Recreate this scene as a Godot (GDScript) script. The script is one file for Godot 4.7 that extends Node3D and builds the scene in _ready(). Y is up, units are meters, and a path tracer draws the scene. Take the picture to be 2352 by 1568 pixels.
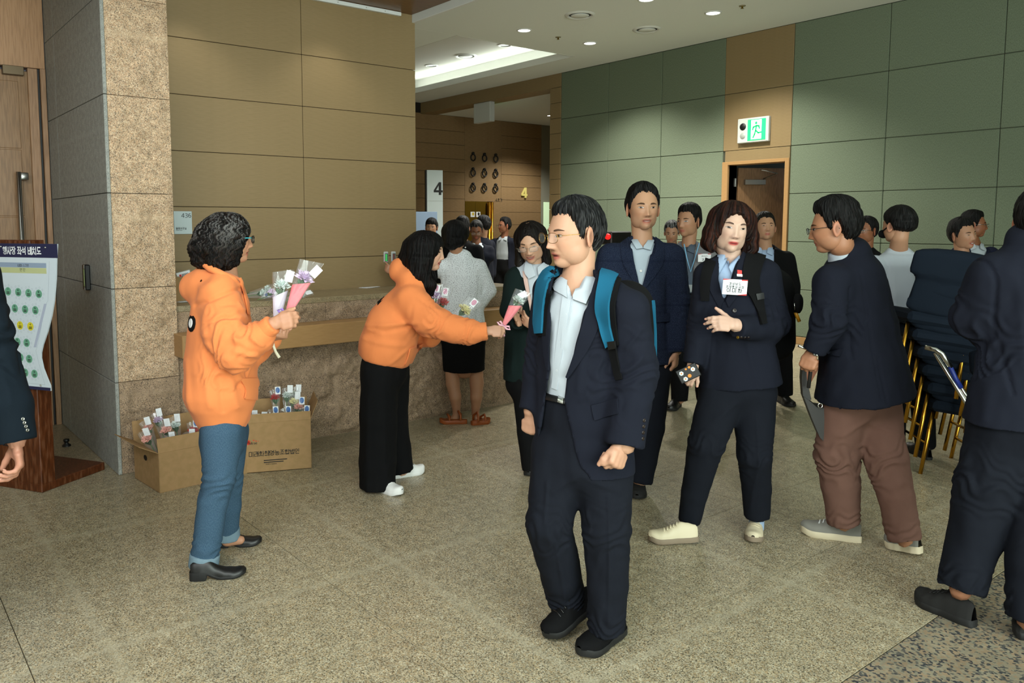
extends Node3D
# A hall with a stone reception counter: visitors arrive, two women in orange hand out wrapped carnations.
const FPX := 1837.73
const PX0 := 1067.54
const PY0 := 682.42
const CAM := Vector3(0, 1.57, 0)
var CB := Basis(Vector3.UP, -0.65579) * Basis(Vector3.RIGHT, -0.09097) * Basis(Vector3.BACK, -0.00093)
var cx := Vector3.ZERO      # to the right of the frame, level
var ct := Vector3.ZERO      # towards the lens, level
var M := {}

func _ready() -> void:
	cx = Vector3(CB.x.x, 0, CB.x.z).normalized()
	ct = Vector3(CB.z.x, 0, CB.z.z).normalized()
	setup_camera_and_light()
	materials()
	people_materials()
	room()
	furnishings()
	people()

func setup_camera_and_light() -> void:
	var cam := Camera3D.new()
	cam.name = "camera"
	cam.projection = Camera3D.PROJECTION_FRUSTUM
	cam.near = 0.05
	cam.far = 60.0
	cam.size = 1568.0 / FPX * cam.near
	cam.frustum_offset = Vector2((1176.0 - PX0) / FPX, -(784.0 - PY0) / FPX) * cam.near
	cam.transform = Transform3D(CB, CAM)
	cam.current = true
	add_child(cam)
	var we := WorldEnvironment.new()
	we.name = "environment"
	var e := Environment.new()
	e.background_mode = Environment.BG_COLOR
	e.background_color = Color(0.5, 0.52, 0.55)
	e.background_energy_multiplier = 0.3
	e.tonemap_mode = Environment.TONE_MAPPER_LINEAR
	e.tonemap_exposure = 1.0
	e.sdfgi_enabled = true
	e.ssao_enabled = true
	e.ssil_enabled = true
	we.environment = e
	add_child(we)
	# the flash, bounced off the ceiling above the camera
	area_light("flash_light", Vector3(-1.3, 4.05, -0.8), Vector3(1.4, 0.5, -4.6), Vector2(2.6, 2.6), Color(0.98, 0.99, 1.0), 33.0)
	# daylight from the glazed entrance behind the camera
	area_light("entrance_light", Vector3(2.0, 1.9, 3.7), Vector3(3.6, 2.9, -4.0), Vector2(7.0, 3.2), Color(0.94, 1.0, 0.97), 80.0)

func area_light(called: String, at: Vector3, to: Vector3, size: Vector2, col: Color, energy: float) -> AreaLight3D:
	var l := AreaLight3D.new()
	l.name = called
	l.area_size = size
	l.light_color = col
	l.light_energy = energy
	l.area_range = 40.0
	l.area_attenuation = 2.0
	l.shadow_enabled = true
	add_child(l)
	l.look_at_from_position(at, to, Vector3.UP if absf((to - at).normalized().y) < 0.95 else Vector3.FORWARD)
	return l
# ---------------------------------------------------------------- placing
func W(x: float, y: float, d: float) -> Vector3:      # the point that lies d metres in front of the lens at that place of the frame
	return CAM + CB * Vector3((x - PX0) / FPX, -(y - PY0) / FPX, -1.0) * d

func dep(p: Vector3) -> float:
	return -(CB.inverse() * (p - CAM)).z

func on_plane(x: float, y: float, p: Vector3, n: Vector3) -> Vector3:
	var d := CB * Vector3((x - PX0) / FPX, -(y - PY0) / FPX, -1.0)
	return CAM + d * ((p - CAM).dot(n) / d.dot(n))

func FL(x: float, y: float, h := 0.0) -> Vector3:
	return on_plane(x, y, Vector3(0, h, 0), Vector3.UP)

func facing(deg: float) -> Vector3:                    # 0 towards the lens, 90 to the right of the frame, 180 away
	return ct * cos(deg_to_rad(deg)) + cx * sin(deg_to_rad(deg))

# ---------------------------------------------------------------- nodes
var taken := {}
func numbered(called: String) -> String:
	var n: int = taken.get(called, 0)
	taken[called] = n + 1
	return called if n == 0 else "%s_%03d" % [called, n]

func thing(called: String, label: String, category: String, at := Vector3.ZERO, group := "") -> Node3D:
	var o := Node3D.new()
	o.name = numbered(called)
	add_child(o, true)
	o.position = at
	tag(o, label, category, group)
	return o

func tag(o: Node3D, label: String, category := "", group := "") -> Node3D:
	if label: o.set_meta("label", label)
	if category: o.set_meta("category", category)
	if group: o.set_meta("group", group)
	return o

func structure(called: String, label := "", at := Vector3.ZERO) -> Node3D:
	var o := Node3D.new()
	o.name = called
	add_child(o, true)
	o.position = at
	o.set_meta("kind", "structure")
	if label: o.set_meta("label", label)
	return o

func put(called: String, mesh: Mesh, m: Material, parent: Node3D, at := Vector3.ZERO, basis := Basis()) -> MeshInstance3D:
	var o := MeshInstance3D.new()
	o.name = called
	o.mesh = mesh
	o.material_override = m
	parent.add_child(o, true)
	o.transform = Transform3D(basis, at)
	return o

func stmesh(called: String, st: SurfaceTool, m: Material, parent: Node3D, smooth := true) -> MeshInstance3D:
	if smooth:
		st.index()
	st.generate_normals()
	return put(called, st.commit(), m, parent)

func new_st(group := 0) -> SurfaceTool:
	var st := SurfaceTool.new()
	st.begin(Mesh.PRIMITIVE_TRIANGLES)
	st.set_smooth_group(group)
	return st

# ---------------------------------------------------------------- shapes
func face(st: SurfaceTool, pts: Array, inside: Vector3) -> void:     # a flat convex face, turned away from the point inside
	var n: Vector3 = (pts[1] - pts[0]).cross(pts[2] - pts[0])
	var flip: bool = n.dot(pts[0] - inside) > 0.0
	for i in range(1, pts.size() - 1):
		st.add_vertex(pts[0])
		st.add_vertex(pts[i + 1] if flip else pts[i])
		st.add_vertex(pts[i] if flip else pts[i + 1])

var box_cache := {}
func chamfer_box(s: Vector3, e := 0.003) -> ArrayMesh:
	var key := [s.snappedf(0.0005), e]
	if box_cache.has(key):
		return box_cache[key]
	var st := new_st(-1)
	box_into(st, Transform3D(), s, e)
	st.generate_normals()
	box_cache[key] = st.commit()
	return box_cache[key]

func box_into(st: SurfaceTool, t: Transform3D, s: Vector3, e := 0.003) -> void:
	var h := s * 0.5
	e = minf(e, minf(h.x, minf(h.y, h.z)) * 0.6)
	var c := t.origin
	var v := func(sx: int, sy: int, sz: int, ax: int) -> Vector3:
		var p := Vector3(h.x - e, h.y - e, h.z - e)
		p[ax] = h[ax]
		return t * (p * Vector3(sx, sy, sz))
	for ax in 3:
		var b := (ax + 1) % 3
		var d := (ax + 2) % 3
		for s0 in [-1, 1]:
			var q := []
			for k in [[-1, -1], [1, -1], [1, 1], [-1, 1]]:
				var g := [0, 0, 0]
				g[ax] = s0
				g[b] = k[0]
				g[d] = k[1]
				q.append(v.call(g[0], g[1], g[2], ax))
			face(st, q, c)
			for s1 in [-1, 1]:          # the edge between the faces ax and b
				var g0 := [0, 0, 0]
				g0[ax] = s0
				g0[b] = s1
				var g1 := g0.duplicate()
				g0[d] = -1
				g1[d] = 1
				face(st, [v.call(g0[0], g0[1], g0[2], ax), v.call(g1[0], g1[1], g1[2], ax), v.call(g1[0], g1[1], g1[2], b), v.call(g0[0], g0[1], g0[2], b)], c)
	for sx in [-1, 1]:
		for sy in [-1, 1]:
			for sz in [-1, 1]:
				face(st, [v.call(sx, sy, sz, 0), v.call(sx, sy, sz, 1), v.call(sx, sy, sz, 2)], c)

func box(called: String, lo: Vector3, hi: Vector3, m: Material, parent: Node3D, e := 0.003) -> MeshInstance3D:   # corners in the parent's axes
	return put(called, chamfer_box((hi - lo).abs(), e), m, parent, (lo + hi) * 0.5)

func tube_into(st: SurfaceTool, pts: Array, radii, sides := 8, closed := false, flat := 1.0, flat_axis := Vector3.ZERO) -> void:
	var n := pts.size()
	var rings := []
	var up := Vector3.UP
	for i in n:
		var a: Vector3 = pts[(i - 1 + n) % n] if (closed or i > 0) else pts[i]
		var b: Vector3 = pts[(i + 1) % n] if (closed or i < n - 1) else pts[i]
		var t := (b - a).normalized()
		if i == 0:
			up = Vector3.UP if absf(t.y) < 0.9 else Vector3.RIGHT
		var x := up.cross(t).normalized()
		up = t.cross(x).normalized()
		var r: float = radii[mini(i, radii.size() - 1)] if radii is Array else radii
		var ring := []
		for k in sides:
			var o := (x * cos(TAU * k / sides) + up * sin(TAU * k / sides)) * r
			if flat != 1.0:
				o -= flat_axis * o.dot(flat_axis) * (1.0 - flat)
			ring.append(pts[i] + o)
		rings.append(ring)
	for i in (n if closed else n - 1):
		var r0: Array = rings[i]
		var r1: Array = rings[(i + 1) % n]
		for k in sides:
			var l := (k + 1) % sides
			tri(st, r0[k], r1[l], r0[l])
			tri(st, r0[k], r1[k], r1[l])
	if not closed:
		for k in range(1, sides - 1):
			tri(st, rings[0][0], rings[0][k], rings[0][k + 1])
			tri(st, rings[n - 1][0], rings[n - 1][k + 1], rings[n - 1][k])

func tri(st: SurfaceTool, a: Vector3, b: Vector3, c: Vector3) -> void:
	st.add_vertex(a)
	st.add_vertex(b)
	st.add_vertex(c)

func tube(called: String, pts: Array, radii, m: Material, parent: Node3D, sides := 8, closed := false) -> MeshInstance3D:
	var st := new_st()
	tube_into(st, pts, radii, sides, closed)
	return stmesh(called, st, m, parent)

func lathe_into(st: SurfaceTool, profile: Array, t: Transform3D, n := 24, smooth := true) -> void:   # profile: Vector2(radius, height) along t's y axis
	for i in profile.size() - 1:
		var p: Vector2 = profile[i]
		var q: Vector2 = profile[i + 1]
		for k in n:
			var a := TAU * k / n
			var b := TAU * (k + 1) / n
			var p0 := t * Vector3(p.x * cos(a), p.y, p.x * sin(a))
			var p1 := t * Vector3(p.x * cos(b), p.y, p.x * sin(b))
			var q0 := t * Vector3(q.x * cos(a), q.y, q.x * sin(a))
			var q1 := t * Vector3(q.x * cos(b), q.y, q.x * sin(b))
			if p.x > 0.0: tri(st, p0, p1, q1)
			if q.x > 0.0: tri(st, p0, q1, q0)

func lathe(called: String, profile: Array, t: Transform3D, m: Material, parent: Node3D, n := 24) -> MeshInstance3D:
	var st := new_st()
	lathe_into(st, profile, t, n)
	return stmesh(called, st, m, parent)

func frame_of(z: Vector3, up := Vector3.UP) -> Basis:   # a basis whose z is z, its y near up
	var x := up.cross(z).normalized()
	return Basis(x, z.cross(x).normalized(), z.normalized())

func plate_into(st: SurfaceTool, poly: PackedVector2Array, t: Transform3D, thick: float) -> void:   # an outline in t's xy plane, thick along z
	var idx := Geometry2D.triangulate_polygon(poly)
	var c := Vector2.ZERO
	for p in poly: c += p / poly.size()
	for i in range(0, idx.size(), 3):
		var p := [poly[idx[i]], poly[idx[i + 1]], poly[idx[i + 2]]]
		for z in [0.0, thick]:
			var q := []
			for v in p: q.append(t * Vector3(v.x, v.y, z))
			face(st, q, t * Vector3(p[0].x, p[0].y, thick * 0.5))
	var cw := Geometry2D.is_polygon_clockwise(poly)
	for i in poly.size():
		var a := poly[i]
		var b := poly[(i + 1) % poly.size()]
		var nrm := Vector2(b.y - a.y, a.x - b.x) * (1.0 if not cw else -1.0)
		var mid := (a + b) * 0.5 - nrm.normalized() * 0.01
		face(st, [t * Vector3(a.x, a.y, 0), t * Vector3(b.x, b.y, 0), t * Vector3(b.x, b.y, thick), t * Vector3(a.x, a.y, thick)], t * Vector3(mid.x, mid.y, thick * 0.5))

func plate(called: String, poly: PackedVector2Array, t: Transform3D, thick: float, m: Material, parent: Node3D) -> MeshInstance3D:
	var st := new_st(-1)
	plate_into(st, poly, t, thick)
	st.generate_normals()
	return put(called, st.commit(), m, parent)

func disc_into(st: SurfaceTool, t: Transform3D, rx: float, ry: float, n := 20, thick := 0.0005) -> void:
	var poly := PackedVector2Array()
	for k in n: poly.append(Vector2(cos(TAU * k / n) * rx, sin(TAU * k / n) * ry))
	for k in range(1, n - 1):
		tri(st, t * Vector3(poly[0].x, poly[0].y, thick), t * Vector3(poly[k + 1].x, poly[k + 1].y, thick), t * Vector3(poly[k].x, poly[k].y, thick))

func grid_mesh(nu: int, nv: int, f: Callable, wrap_u := false, col = null) -> ArrayMesh:      # f(i, j) gives each vertex
	var v := PackedVector3Array()
	var c := PackedColorArray()
	var ix := PackedInt32Array()
	for j in nv:
		for i in nu:
			v.append(f.call(i, j))
			if col != null: c.append(col.call(i, j))
	for j in nv - 1:
		for i in (nu if wrap_u else nu - 1):
			var a := j * nu + i
			var b := j * nu + (i + 1) % nu
			ix.append_array([a, b, a + nu, b, b + nu, a + nu])
	return mesh_of(v, ix, c)

func normals_of(v: PackedVector3Array, ix: PackedInt32Array) -> PackedVector3Array:
	var n := PackedVector3Array()
	n.resize(v.size())
	for t in range(0, ix.size(), 3):
		var a := ix[t]
		var b := ix[t + 1]
		var c := ix[t + 2]
		var g := (v[c] - v[a]).cross(v[b] - v[a])
		n[a] += g
		n[b] += g
		n[c] += g
	for i in n.size():
		n[i] = n[i].normalized()
	return n

func mesh_of(v: PackedVector3Array, ix: PackedInt32Array, col := PackedColorArray(), uv := PackedVector2Array()) -> ArrayMesh:
	var a := []
	a.resize(Mesh.ARRAY_MAX)
	a[Mesh.ARRAY_VERTEX] = v
	a[Mesh.ARRAY_NORMAL] = normals_of(v, ix)
	a[Mesh.ARRAY_INDEX] = ix
	if col.size(): a[Mesh.ARRAY_COLOR] = col
	if uv.size(): a[Mesh.ARRAY_TEX_UV] = uv
	var m := ArrayMesh.new()
	m.add_surface_from_arrays(Mesh.PRIMITIVE_TRIANGLES, a)
	return m

# ---------------------------------------------------------------- materials
func mat(col: Color, rough := 0.7, metal := 0.0, spec := 0.5) -> StandardMaterial3D:
	var m := StandardMaterial3D.new()
	m.albedo_color = col
	m.roughness = rough
	m.metallic = metal
	m.metallic_specular = spec
	return m

func noise(seed_: int, freq: float, octaves := 3, type := FastNoiseLite.TYPE_SIMPLEX) -> FastNoiseLite:
	var n := FastNoiseLite.new()
	n.seed = seed_
	n.frequency = freq
	n.noise_type = type
	n.fractal_octaves = octaves
	n.fractal_type = FastNoiseLite.FRACTAL_FBM if octaves > 1 else FastNoiseLite.FRACTAL_NONE
	return n

func noise_tex(n: FastNoiseLite, stops: Array, size := 512, bump := 0.0) -> NoiseTexture2D:
	var t := NoiseTexture2D.new()
	t.width = size
	t.height = size
	t.seamless = true
	t.noise = n
	if bump > 0.0:
		t.as_normal_map = true
		t.bump_strength = bump
	elif stops.size():
		var g := Gradient.new()
		var off := PackedFloat32Array()
		var cols := PackedColorArray()
		for s in stops:
			off.append(s[0])
			cols.append(s[1])
		g.offsets = off
		g.colors = cols
		t.color_ramp = g
	return t

func textured(m: StandardMaterial3D, tex: Texture2D, scale: Vector3, world := true) -> StandardMaterial3D:
	m.albedo_texture = tex
	m.uv1_triplanar = true
	m.uv1_world_triplanar = world
	m.uv1_scale = scale
	m.uv1_triplanar_sharpness = 6.0
	return m

func relief(m: StandardMaterial3D, tex: Texture2D, cm: float) -> StandardMaterial3D:
	m.heightmap_enabled = true
	m.heightmap_texture = tex
	m.heightmap_scale = cm
	return m

func glow(col: Color, energy: float) -> StandardMaterial3D:
	var m := mat(col, 0.6)
	m.emission_enabled = true
	m.emission = col
	m.emission_energy_multiplier = energy
	return m

func vcol(rough := 0.7, spec := 0.5) -> StandardMaterial3D:
	var m := mat(Color.WHITE, rough, 0.0, spec)
	m.vertex_color_use_as_albedo = true
	return m

func granite(size: int, seed_: int, tones: Array, grain: float, spots := 0.24) -> ImageTexture:     # polished stone: crystals of a few tones, scattered
	var n1 := noise(seed_, grain, 1, FastNoiseLite.TYPE_CELLULAR)
	n1.cellular_return_type = FastNoiseLite.RETURN_CELL_VALUE
	var n2 := noise(seed_ + 7, grain * 1.3, 1, FastNoiseLite.TYPE_CELLULAR)
	n2.cellular_return_type = FastNoiseLite.RETURN_CELL_VALUE
	var n3 := noise(seed_ + 13, grain * 0.05, 2)
	var a: Image = n1.get_seamless_image(size, size)
	var b: Image = n2.get_seamless_image(size, size)
	var c: Image = n3.get_seamless_image(size, size)
	var ba := a.get_data()
	var bb := b.get_data()
	var bc := c.get_data()
	var out := PackedByteArray()
	out.resize(size * size * 3)
	var dark: Color = tones[0]
	var mid: Color = tones[1]
	var pale: Color = tones[2]
	var warm: Color = tones[3]
	for i in size * size:
		var v := ba[i] / 255.0
		var w := bb[i] / 255.0
		var col := mid.lerp(pale, v)
		if w > 0.72: col = col.lerp(warm, 0.7)
		elif w < spots: col = col.lerp(dark, 0.35 + 0.65 * (1.0 - w / spots))
		col = col * (0.93 + 0.14 * bc[i] / 255.0)
		out[i * 3] = int(clampf(col.r, 0, 1) * 255)
		out[i * 3 + 1] = int(clampf(col.g, 0, 1) * 255)
		out[i * 3 + 2] = int(clampf(col.b, 0, 1) * 255)
	return ImageTexture.create_from_image(Image.create_from_data(size, size, false, Image.FORMAT_RGB8, out))

# ---------------------------------------------------------------- lettering
func jamo(c: int) -> Array:       # the strokes of a consonant in a unit square, y down
	var r := []
	for k in 21: r.append(Vector2(0.5 + 0.5 * cos(TAU * k / 20.0), 0.5 + 0.5 * sin(TAU * k / 20.0)))
	var v := func(s: String) -> Array:
		var o := []
		for part in s.split("/"):
			var q := []
			for xy in part.split(" "):
				q.append(Vector2(xy.substr(0, 1).to_int() / 8.0, xy.substr(1, 1).to_int() / 8.0))
			o.append(q)
		return o
	match c:
		0: return v.call("00 80 88")
		1: return v.call("00 30 38/50 80 88")
		2: return v.call("00 08 88")
		3: return v.call("80 00 08 88")
		5: return v.call("00 80 84 04 08 88")
		6: return v.call("00 80 88 08 00")
		7: return v.call("00 08 88 80/04 84")
		9: return v.call("40 43 08/43 88")
		11: return [r]
		12: return v.call("00 80/40 43 08/43 88")
		14: return v.call("30 50/02 82/42 44 08/44 88")
		15: return v.call("00 80 88/04 84")
		16: return v.call("80 00 08 88/04 84")
		17: return v.call("00 80/08 88/20 28/60 68")
		18:
			var h: Array = v.call("30 50/02 82")
			var q := []
			for p in r: q.append(Vector2(0.15 + p.x * 0.7, 0.4 + p.y * 0.6))
			h.append(q)
			return h
	return []

const FINALS := [-1, 0, 1, -1, 2, -1, -1, 3, 5, -1, -1, -1, -1, -1, -1, -1, 6, 7, -1, 9, -1, 11, 12, 14, 15, 16, 17, 18]
func syllable(code: int) -> Array:            # strokes of one syllable block in a unit square, y down
	var s := code - 0xAC00
	var ini := s / 588
	var vow := (s % 588) / 28
	var fin := s % 28
	var bottom := 0.58 if fin else 1.0
	var out := []
	var tall: bool = vow in [0, 1, 2, 3, 4, 5, 6, 7, 20]
	var wide: bool = vow in [8, 12, 13, 17, 18]
	var rect := Rect2(0.04, 0.05, 0.5, bottom - 0.12)
	if wide: rect = Rect2(0.2, 0.03, 0.6, bottom * 0.5)
	elif not tall: rect = Rect2(0.08, 0.03, 0.44, bottom * 0.48)
	for q in jamo(ini):
		var o := []
		for p in q: o.append(rect.position + p * rect.size)
		out.append(o)
	var l := func(x0: float, y0: float, x1: float, y1: float) -> void: out.append([Vector2(x0, y0), Vector2(x1, y1)])
	var vb := bottom
	if tall:
		match vow:
			0: l.call(0.76, 0.0, 0.76, vb); l.call(0.76, vb * 0.45, 0.96, vb * 0.45)
			1: l.call(0.68, 0.02, 0.68, vb); l.call(0.9, 0.0, 0.9, vb); l.call(0.68, vb * 0.45, 0.9, vb * 0.45)
			2: l.call(0.76, 0.0, 0.76, vb); l.call(0.76, vb * 0.35, 0.96, vb * 0.35); l.call(0.76, vb * 0.6, 0.96, vb * 0.6)
			4: l.call(0.84, 0.0, 0.84, vb); l.call(0.62, vb * 0.45, 0.84, vb * 0.45)
			5: l.call(0.72, 0.02, 0.72, vb); l.call(0.92, 0.0, 0.92, vb); l.call(0.56, vb * 0.45, 0.72, vb * 0.45)
			6: l.call(0.84, 0.0, 0.84, vb); l.call(0.62, vb * 0.32, 0.84, vb * 0.32); l.call(0.62, vb * 0.6, 0.84, vb * 0.6)
			_: l.call(0.8, 0.0, 0.8, vb)
	else:
		var y := bottom * (0.86 if fin else 0.88)
		var x1 := 0.96 if wide else 0.62
		l.call(0.03, y, x1, y)
		if vow in [8, 9, 10, 11]: l.call(x1 * 0.5, bottom * 0.6, x1 * 0.5, y)
		if vow in [13, 14, 15, 16]: l.call(x1 * 0.5, y, x1 * 0.5, y + 0.12 * bottom)
		if vow == 12: l.call(0.35, bottom * 0.6, 0.35, y); l.call(0.65, bottom * 0.6, 0.65, y)
		if vow == 17: l.call(0.35, y, 0.35, y + 0.12); l.call(0.65, y, 0.65, y + 0.12)
		if vow == 9: l.call(0.78, 0.0, 0.78, vb); l.call(0.78, vb * 0.5, 0.98, vb * 0.5)
		if vow == 10: l.call(0.72, 0.0, 0.72, vb); l.call(0.93, 0.0, 0.93, vb); l.call(0.72, vb * 0.45, 0.93, vb * 0.45)
		if vow in [11, 16, 19]: l.call(0.85, 0.0, 0.85, vb)
		if vow == 14: l.call(0.85, 0.0, 0.85, vb); l.call(0.64, vb * 0.5, 0.85, vb * 0.5)
		if vow == 15: l.call(0.78, 0.0, 0.78, vb); l.call(0.94, 0.0, 0.94, vb); l.call(0.64, vb * 0.5, 0.78, vb * 0.5)
	if fin and FINALS[fin] >= 0:
		var fr := Rect2(0.2, 0.68, 0.62, 0.3)
		for q in jamo(FINALS[fin]):
			var o := []
			for p in q: o.append(fr.position + p * fr.size)
			out.append(o)
	return out

func write_into(st: SurfaceTool, text: String, t: Transform3D, size: float, weight := 0.1, pitch := 1.08) -> float:
	# lettering as thin strokes on t's xy plane, from t's origin to the right; Hangul from its strokes. Gives the width.
	var x := 0.0
	for ch in text:
		var code := ch.unicode_at(0)
		if code < 0xAC00:
			if ch != " ":
				x += latin_into(st, ch, t.translated_local(Vector3(x, 0, 0)), size)
			else:
				x += size * 0.4
			continue
		for q in syllable(code):
			for i in q.size() - 1:
				stroke(st, t, Vector2(x + q[i].x * size, size * (1.0 - q[i].y)), Vector2(x + q[i + 1].x * size, size * (1.0 - q[i + 1].y)), size * weight)
		x += size * pitch
	return x

func stroke(st: SurfaceTool, t: Transform3D, a: Vector2, b: Vector2, w: float) -> void:
	var d := (b - a).normalized()
	var n := Vector2(-d.y, d.x) * w * 0.5
	d *= w * 0.45
	var q := [a - d + n, b + d + n, b + d - n, a - d - n]
	var z := 0.0006
	tri(st, t * Vector3(q[0].x, q[0].y, z), t * Vector3(q[1].x, q[1].y, z), t * Vector3(q[2].x, q[2].y, z))
	tri(st, t * Vector3(q[0].x, q[0].y, z), t * Vector3(q[2].x, q[2].y, z), t * Vector3(q[3].x, q[3].y, z))

var glyphs := {}
func text_mesh(text: String, size: float, bold := false, depth := 0.001) -> TextMesh:
	var key := [text, size, bold, depth]
	if not glyphs.has(key):
		var f := SystemFont.new()
		f.font_names = PackedStringArray(["Droid Sans"])
		if bold: f.font_weight = 700
		var m := TextMesh.new()
		m.text = text
		m.font = f
		m.font_size = 64
		m.pixel_size = size / 46.0
		m.depth = depth
		m.curve_step = 4.0
		glyphs[key] = m
	return glyphs[key]

func latin_into(st: SurfaceTool, ch: String, t: Transform3D, size: float) -> float:
	var m := text_mesh(ch, size)
	var b := m.get_aabb()
	var am := ArrayMesh.new()
	am.add_surface_from_arrays(Mesh.PRIMITIVE_TRIANGLES, m.surface_get_arrays(0))
	var arr := am.surface_get_arrays(0)
	var v: PackedVector3Array = arr[Mesh.ARRAY_VERTEX]
	var off := Vector3(-b.position.x, size * 0.5 if false else -b.position.y, 0.0004)
	var ix = arr[Mesh.ARRAY_INDEX]
	for i in (ix.size() if ix != null else v.size()):
		st.add_vertex(t * (v[ix[i] if ix != null else i] + off))
	return b.size.x + size * 0.14

func lettering(called: String, text: String, t: Transform3D, size: float, m: Material, parent: Node3D, weight := 0.1, pitch := 1.08) -> MeshInstance3D:
	var st := new_st(-1)
	write_into(st, text, t, size, weight, pitch)
	st.generate_normals()
	return put(called, st.commit(), m, parent)
# ---------------------------------------------------------------- materials of the hall
func wood(col: Color, seed_: int, scale: Vector3, rough := 0.45, contrast := 0.16) -> StandardMaterial3D:
	var m := mat(Color.WHITE, rough, 0.0, 0.4)
	var t := noise_tex(noise(seed_, 0.02, 5), [[0.2, col.darkened(contrast)], [0.5, col], [0.8, col.lightened(contrast * 0.5)]])
	return textured(m, t, scale)

func materials() -> void:
	M.floor = textured(mat(Color.WHITE, 0.3, 0, 0.45), granite(1024, 3, [Color(0.29, 0.265, 0.21), Color(0.57, 0.535, 0.44), Color(0.74, 0.71, 0.62), Color(0.6, 0.51, 0.37)], 0.26, 0.26), Vector3.ONE * 0.8)
	M.border = textured(mat(Color.WHITE, 0.3, 0, 0.45), granite(1024, 31, [Color(0.2, 0.21, 0.23), Color(0.5, 0.485, 0.42), Color(0.58, 0.53, 0.44), Color(0.57, 0.48, 0.38)], 0.1, 0.3), Vector3.ONE * 0.8)
	M.grout = mat(Color(0.3, 0.28, 0.23), 0.9)
	M.stone = textured(mat(Color.WHITE, 0.75, 0, 0.4), granite(1024, 41, [Color(0.3, 0.25, 0.21), Color(0.62, 0.52, 0.41), Color(0.82, 0.74, 0.63), Color(0.7, 0.55, 0.42)], 0.26, 0.17), Vector3.ONE * 0.9)
	M.stone_dark = textured(mat(Color.WHITE, 0.75, 0, 0.4), granite(1024, 47, [Color(0.24, 0.2, 0.17), Color(0.5, 0.42, 0.34), Color(0.66, 0.57, 0.47), Color(0.56, 0.46, 0.36)], 0.26, 0.18), Vector3.ONE * 0.9)
	M.stone_top = textured(mat(Color.WHITE, 0.35, 0, 0.45), granite(512, 49, [Color(0.36, 0.32, 0.24), Color(0.52, 0.47, 0.36), Color(0.6, 0.55, 0.44), Color(0.55, 0.46, 0.34)], 0.3), Vector3.ONE * 1.5)
	M.grey_stone = textured(mat(Color.WHITE, 0.6, 0, 0.4), granite(512, 53, [Color(0.38, 0.39, 0.38), Color(0.53, 0.54, 0.52), Color(0.6, 0.61, 0.59), Color(0.56, 0.55, 0.51)], 0.4), Vector3.ONE * 1.6)
	M.oak = wood(Color(0.52, 0.44, 0.31), 5, Vector3(0.8, 22.0, 0.8), 0.45, 0.035)
	M.oak_bar = wood(Color(0.62, 0.48, 0.31), 6, Vector3(0.8, 18.0, 0.8), 0.45, 0.04)
	M.oak_door = wood(Color(0.52, 0.385, 0.25), 8, Vector3(6.0, 0.4, 6.0), 0.4, 0.1)
	M.oak_stile = wood(Color(0.6, 0.46, 0.34), 9, Vector3(6.0, 0.4, 6.0), 0.4, 0.1)
	M.oak_far = wood(Color(0.53, 0.43, 0.3), 10, Vector3(0.6, 9.0, 0.6), 0.5, 0.06)
	M.soffit = wood(Color(0.42, 0.29, 0.16), 11, Vector3(0.5, 0.5, 4.0), 0.35, 0.08)
	M.mahogany = wood(Color(0.31, 0.15, 0.06), 12, Vector3(4.0, 0.6, 4.0), 0.35, 0.2)
	M.door_leaf = wood(Color(0.42, 0.31, 0.2), 13, Vector3(5.0, 0.5, 5.0), 0.5, 0.1)
	var weave := noise_tex(noise(61, 0.3, 2), [[0.25, Color(0.38, 0.415, 0.345)], [0.75, Color(0.45, 0.49, 0.415)]], 256)
	M.fabric = textured(mat(Color.WHITE, 0.95, 0, 0.2), weave, Vector3(2.0, 0.6, 2.0))
	M.ceiling = mat(Color(0.84, 0.86, 0.85), 0.9, 0, 0.2)
	M.white_wall = mat(Color(0.8, 0.8, 0.77), 0.9, 0, 0.2)
	M.white_metal = mat(Color(0.82, 0.83, 0.82), 0.4)
	M.black = mat(Color(0.015, 0.015, 0.016), 0.5)
	M.joint = mat(Color(0.1, 0.075, 0.05), 0.9)
	M.green_joint = mat(Color(0.26, 0.27, 0.21), 0.9)
	M.chrome = mat(Color(0.78, 0.78, 0.76), 0.18, 1.0)
	M.steel = mat(Color(0.62, 0.62, 0.6), 0.35, 1.0)
	M.gold = mat(Color(0.75, 0.56, 0.2), 0.22, 1.0)
	M.gold_dull = mat(Color(0.5, 0.4, 0.12), 0.4, 0.8)
	M.lamp = glow(Color(1.0, 1.0, 0.98), 6.0)
	M.cove = glow(Color(0.97, 1.0, 0.97), 7.0)
	M.paper = mat(Color(0.86, 0.87, 0.88), 0.8)
	M.ink = mat(Color(0.03, 0.03, 0.035), 0.7)
	M.cardboard = textured(mat(Color.WHITE, 0.9, 0, 0.2), noise_tex(noise(71, 0.03, 3), [[0.2, Color(0.57, 0.46, 0.32)], [0.8, Color(0.6, 0.48, 0.34)]], 256), Vector3(2, 2, 2))
	M.cellophane = mat(Color(0.95, 0.97, 1.0, 0.06), 0.08, 0, 0.6)
	M.cellophane.transparency = BaseMaterial3D.TRANSPARENCY_ALPHA
	M.lens = mat(Color(0.9, 0.95, 0.95, 0.06), 0.03, 0, 0.5)
	M.lens.transparency = BaseMaterial3D.TRANSPARENCY_ALPHA

const XG := 9.8             # the green wall
const ZW := -5.84           # the oak wall behind the counter
const ZF := -14.27          # the lift wall
const CE := 4.136           # the white ceiling

func room() -> void:
	build_floor()
	build_column()
	build_oak_wall()
	build_green_wall()
	build_ceiling()
	build_lift_hall()
	build_left_door()
	build_shell()

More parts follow.
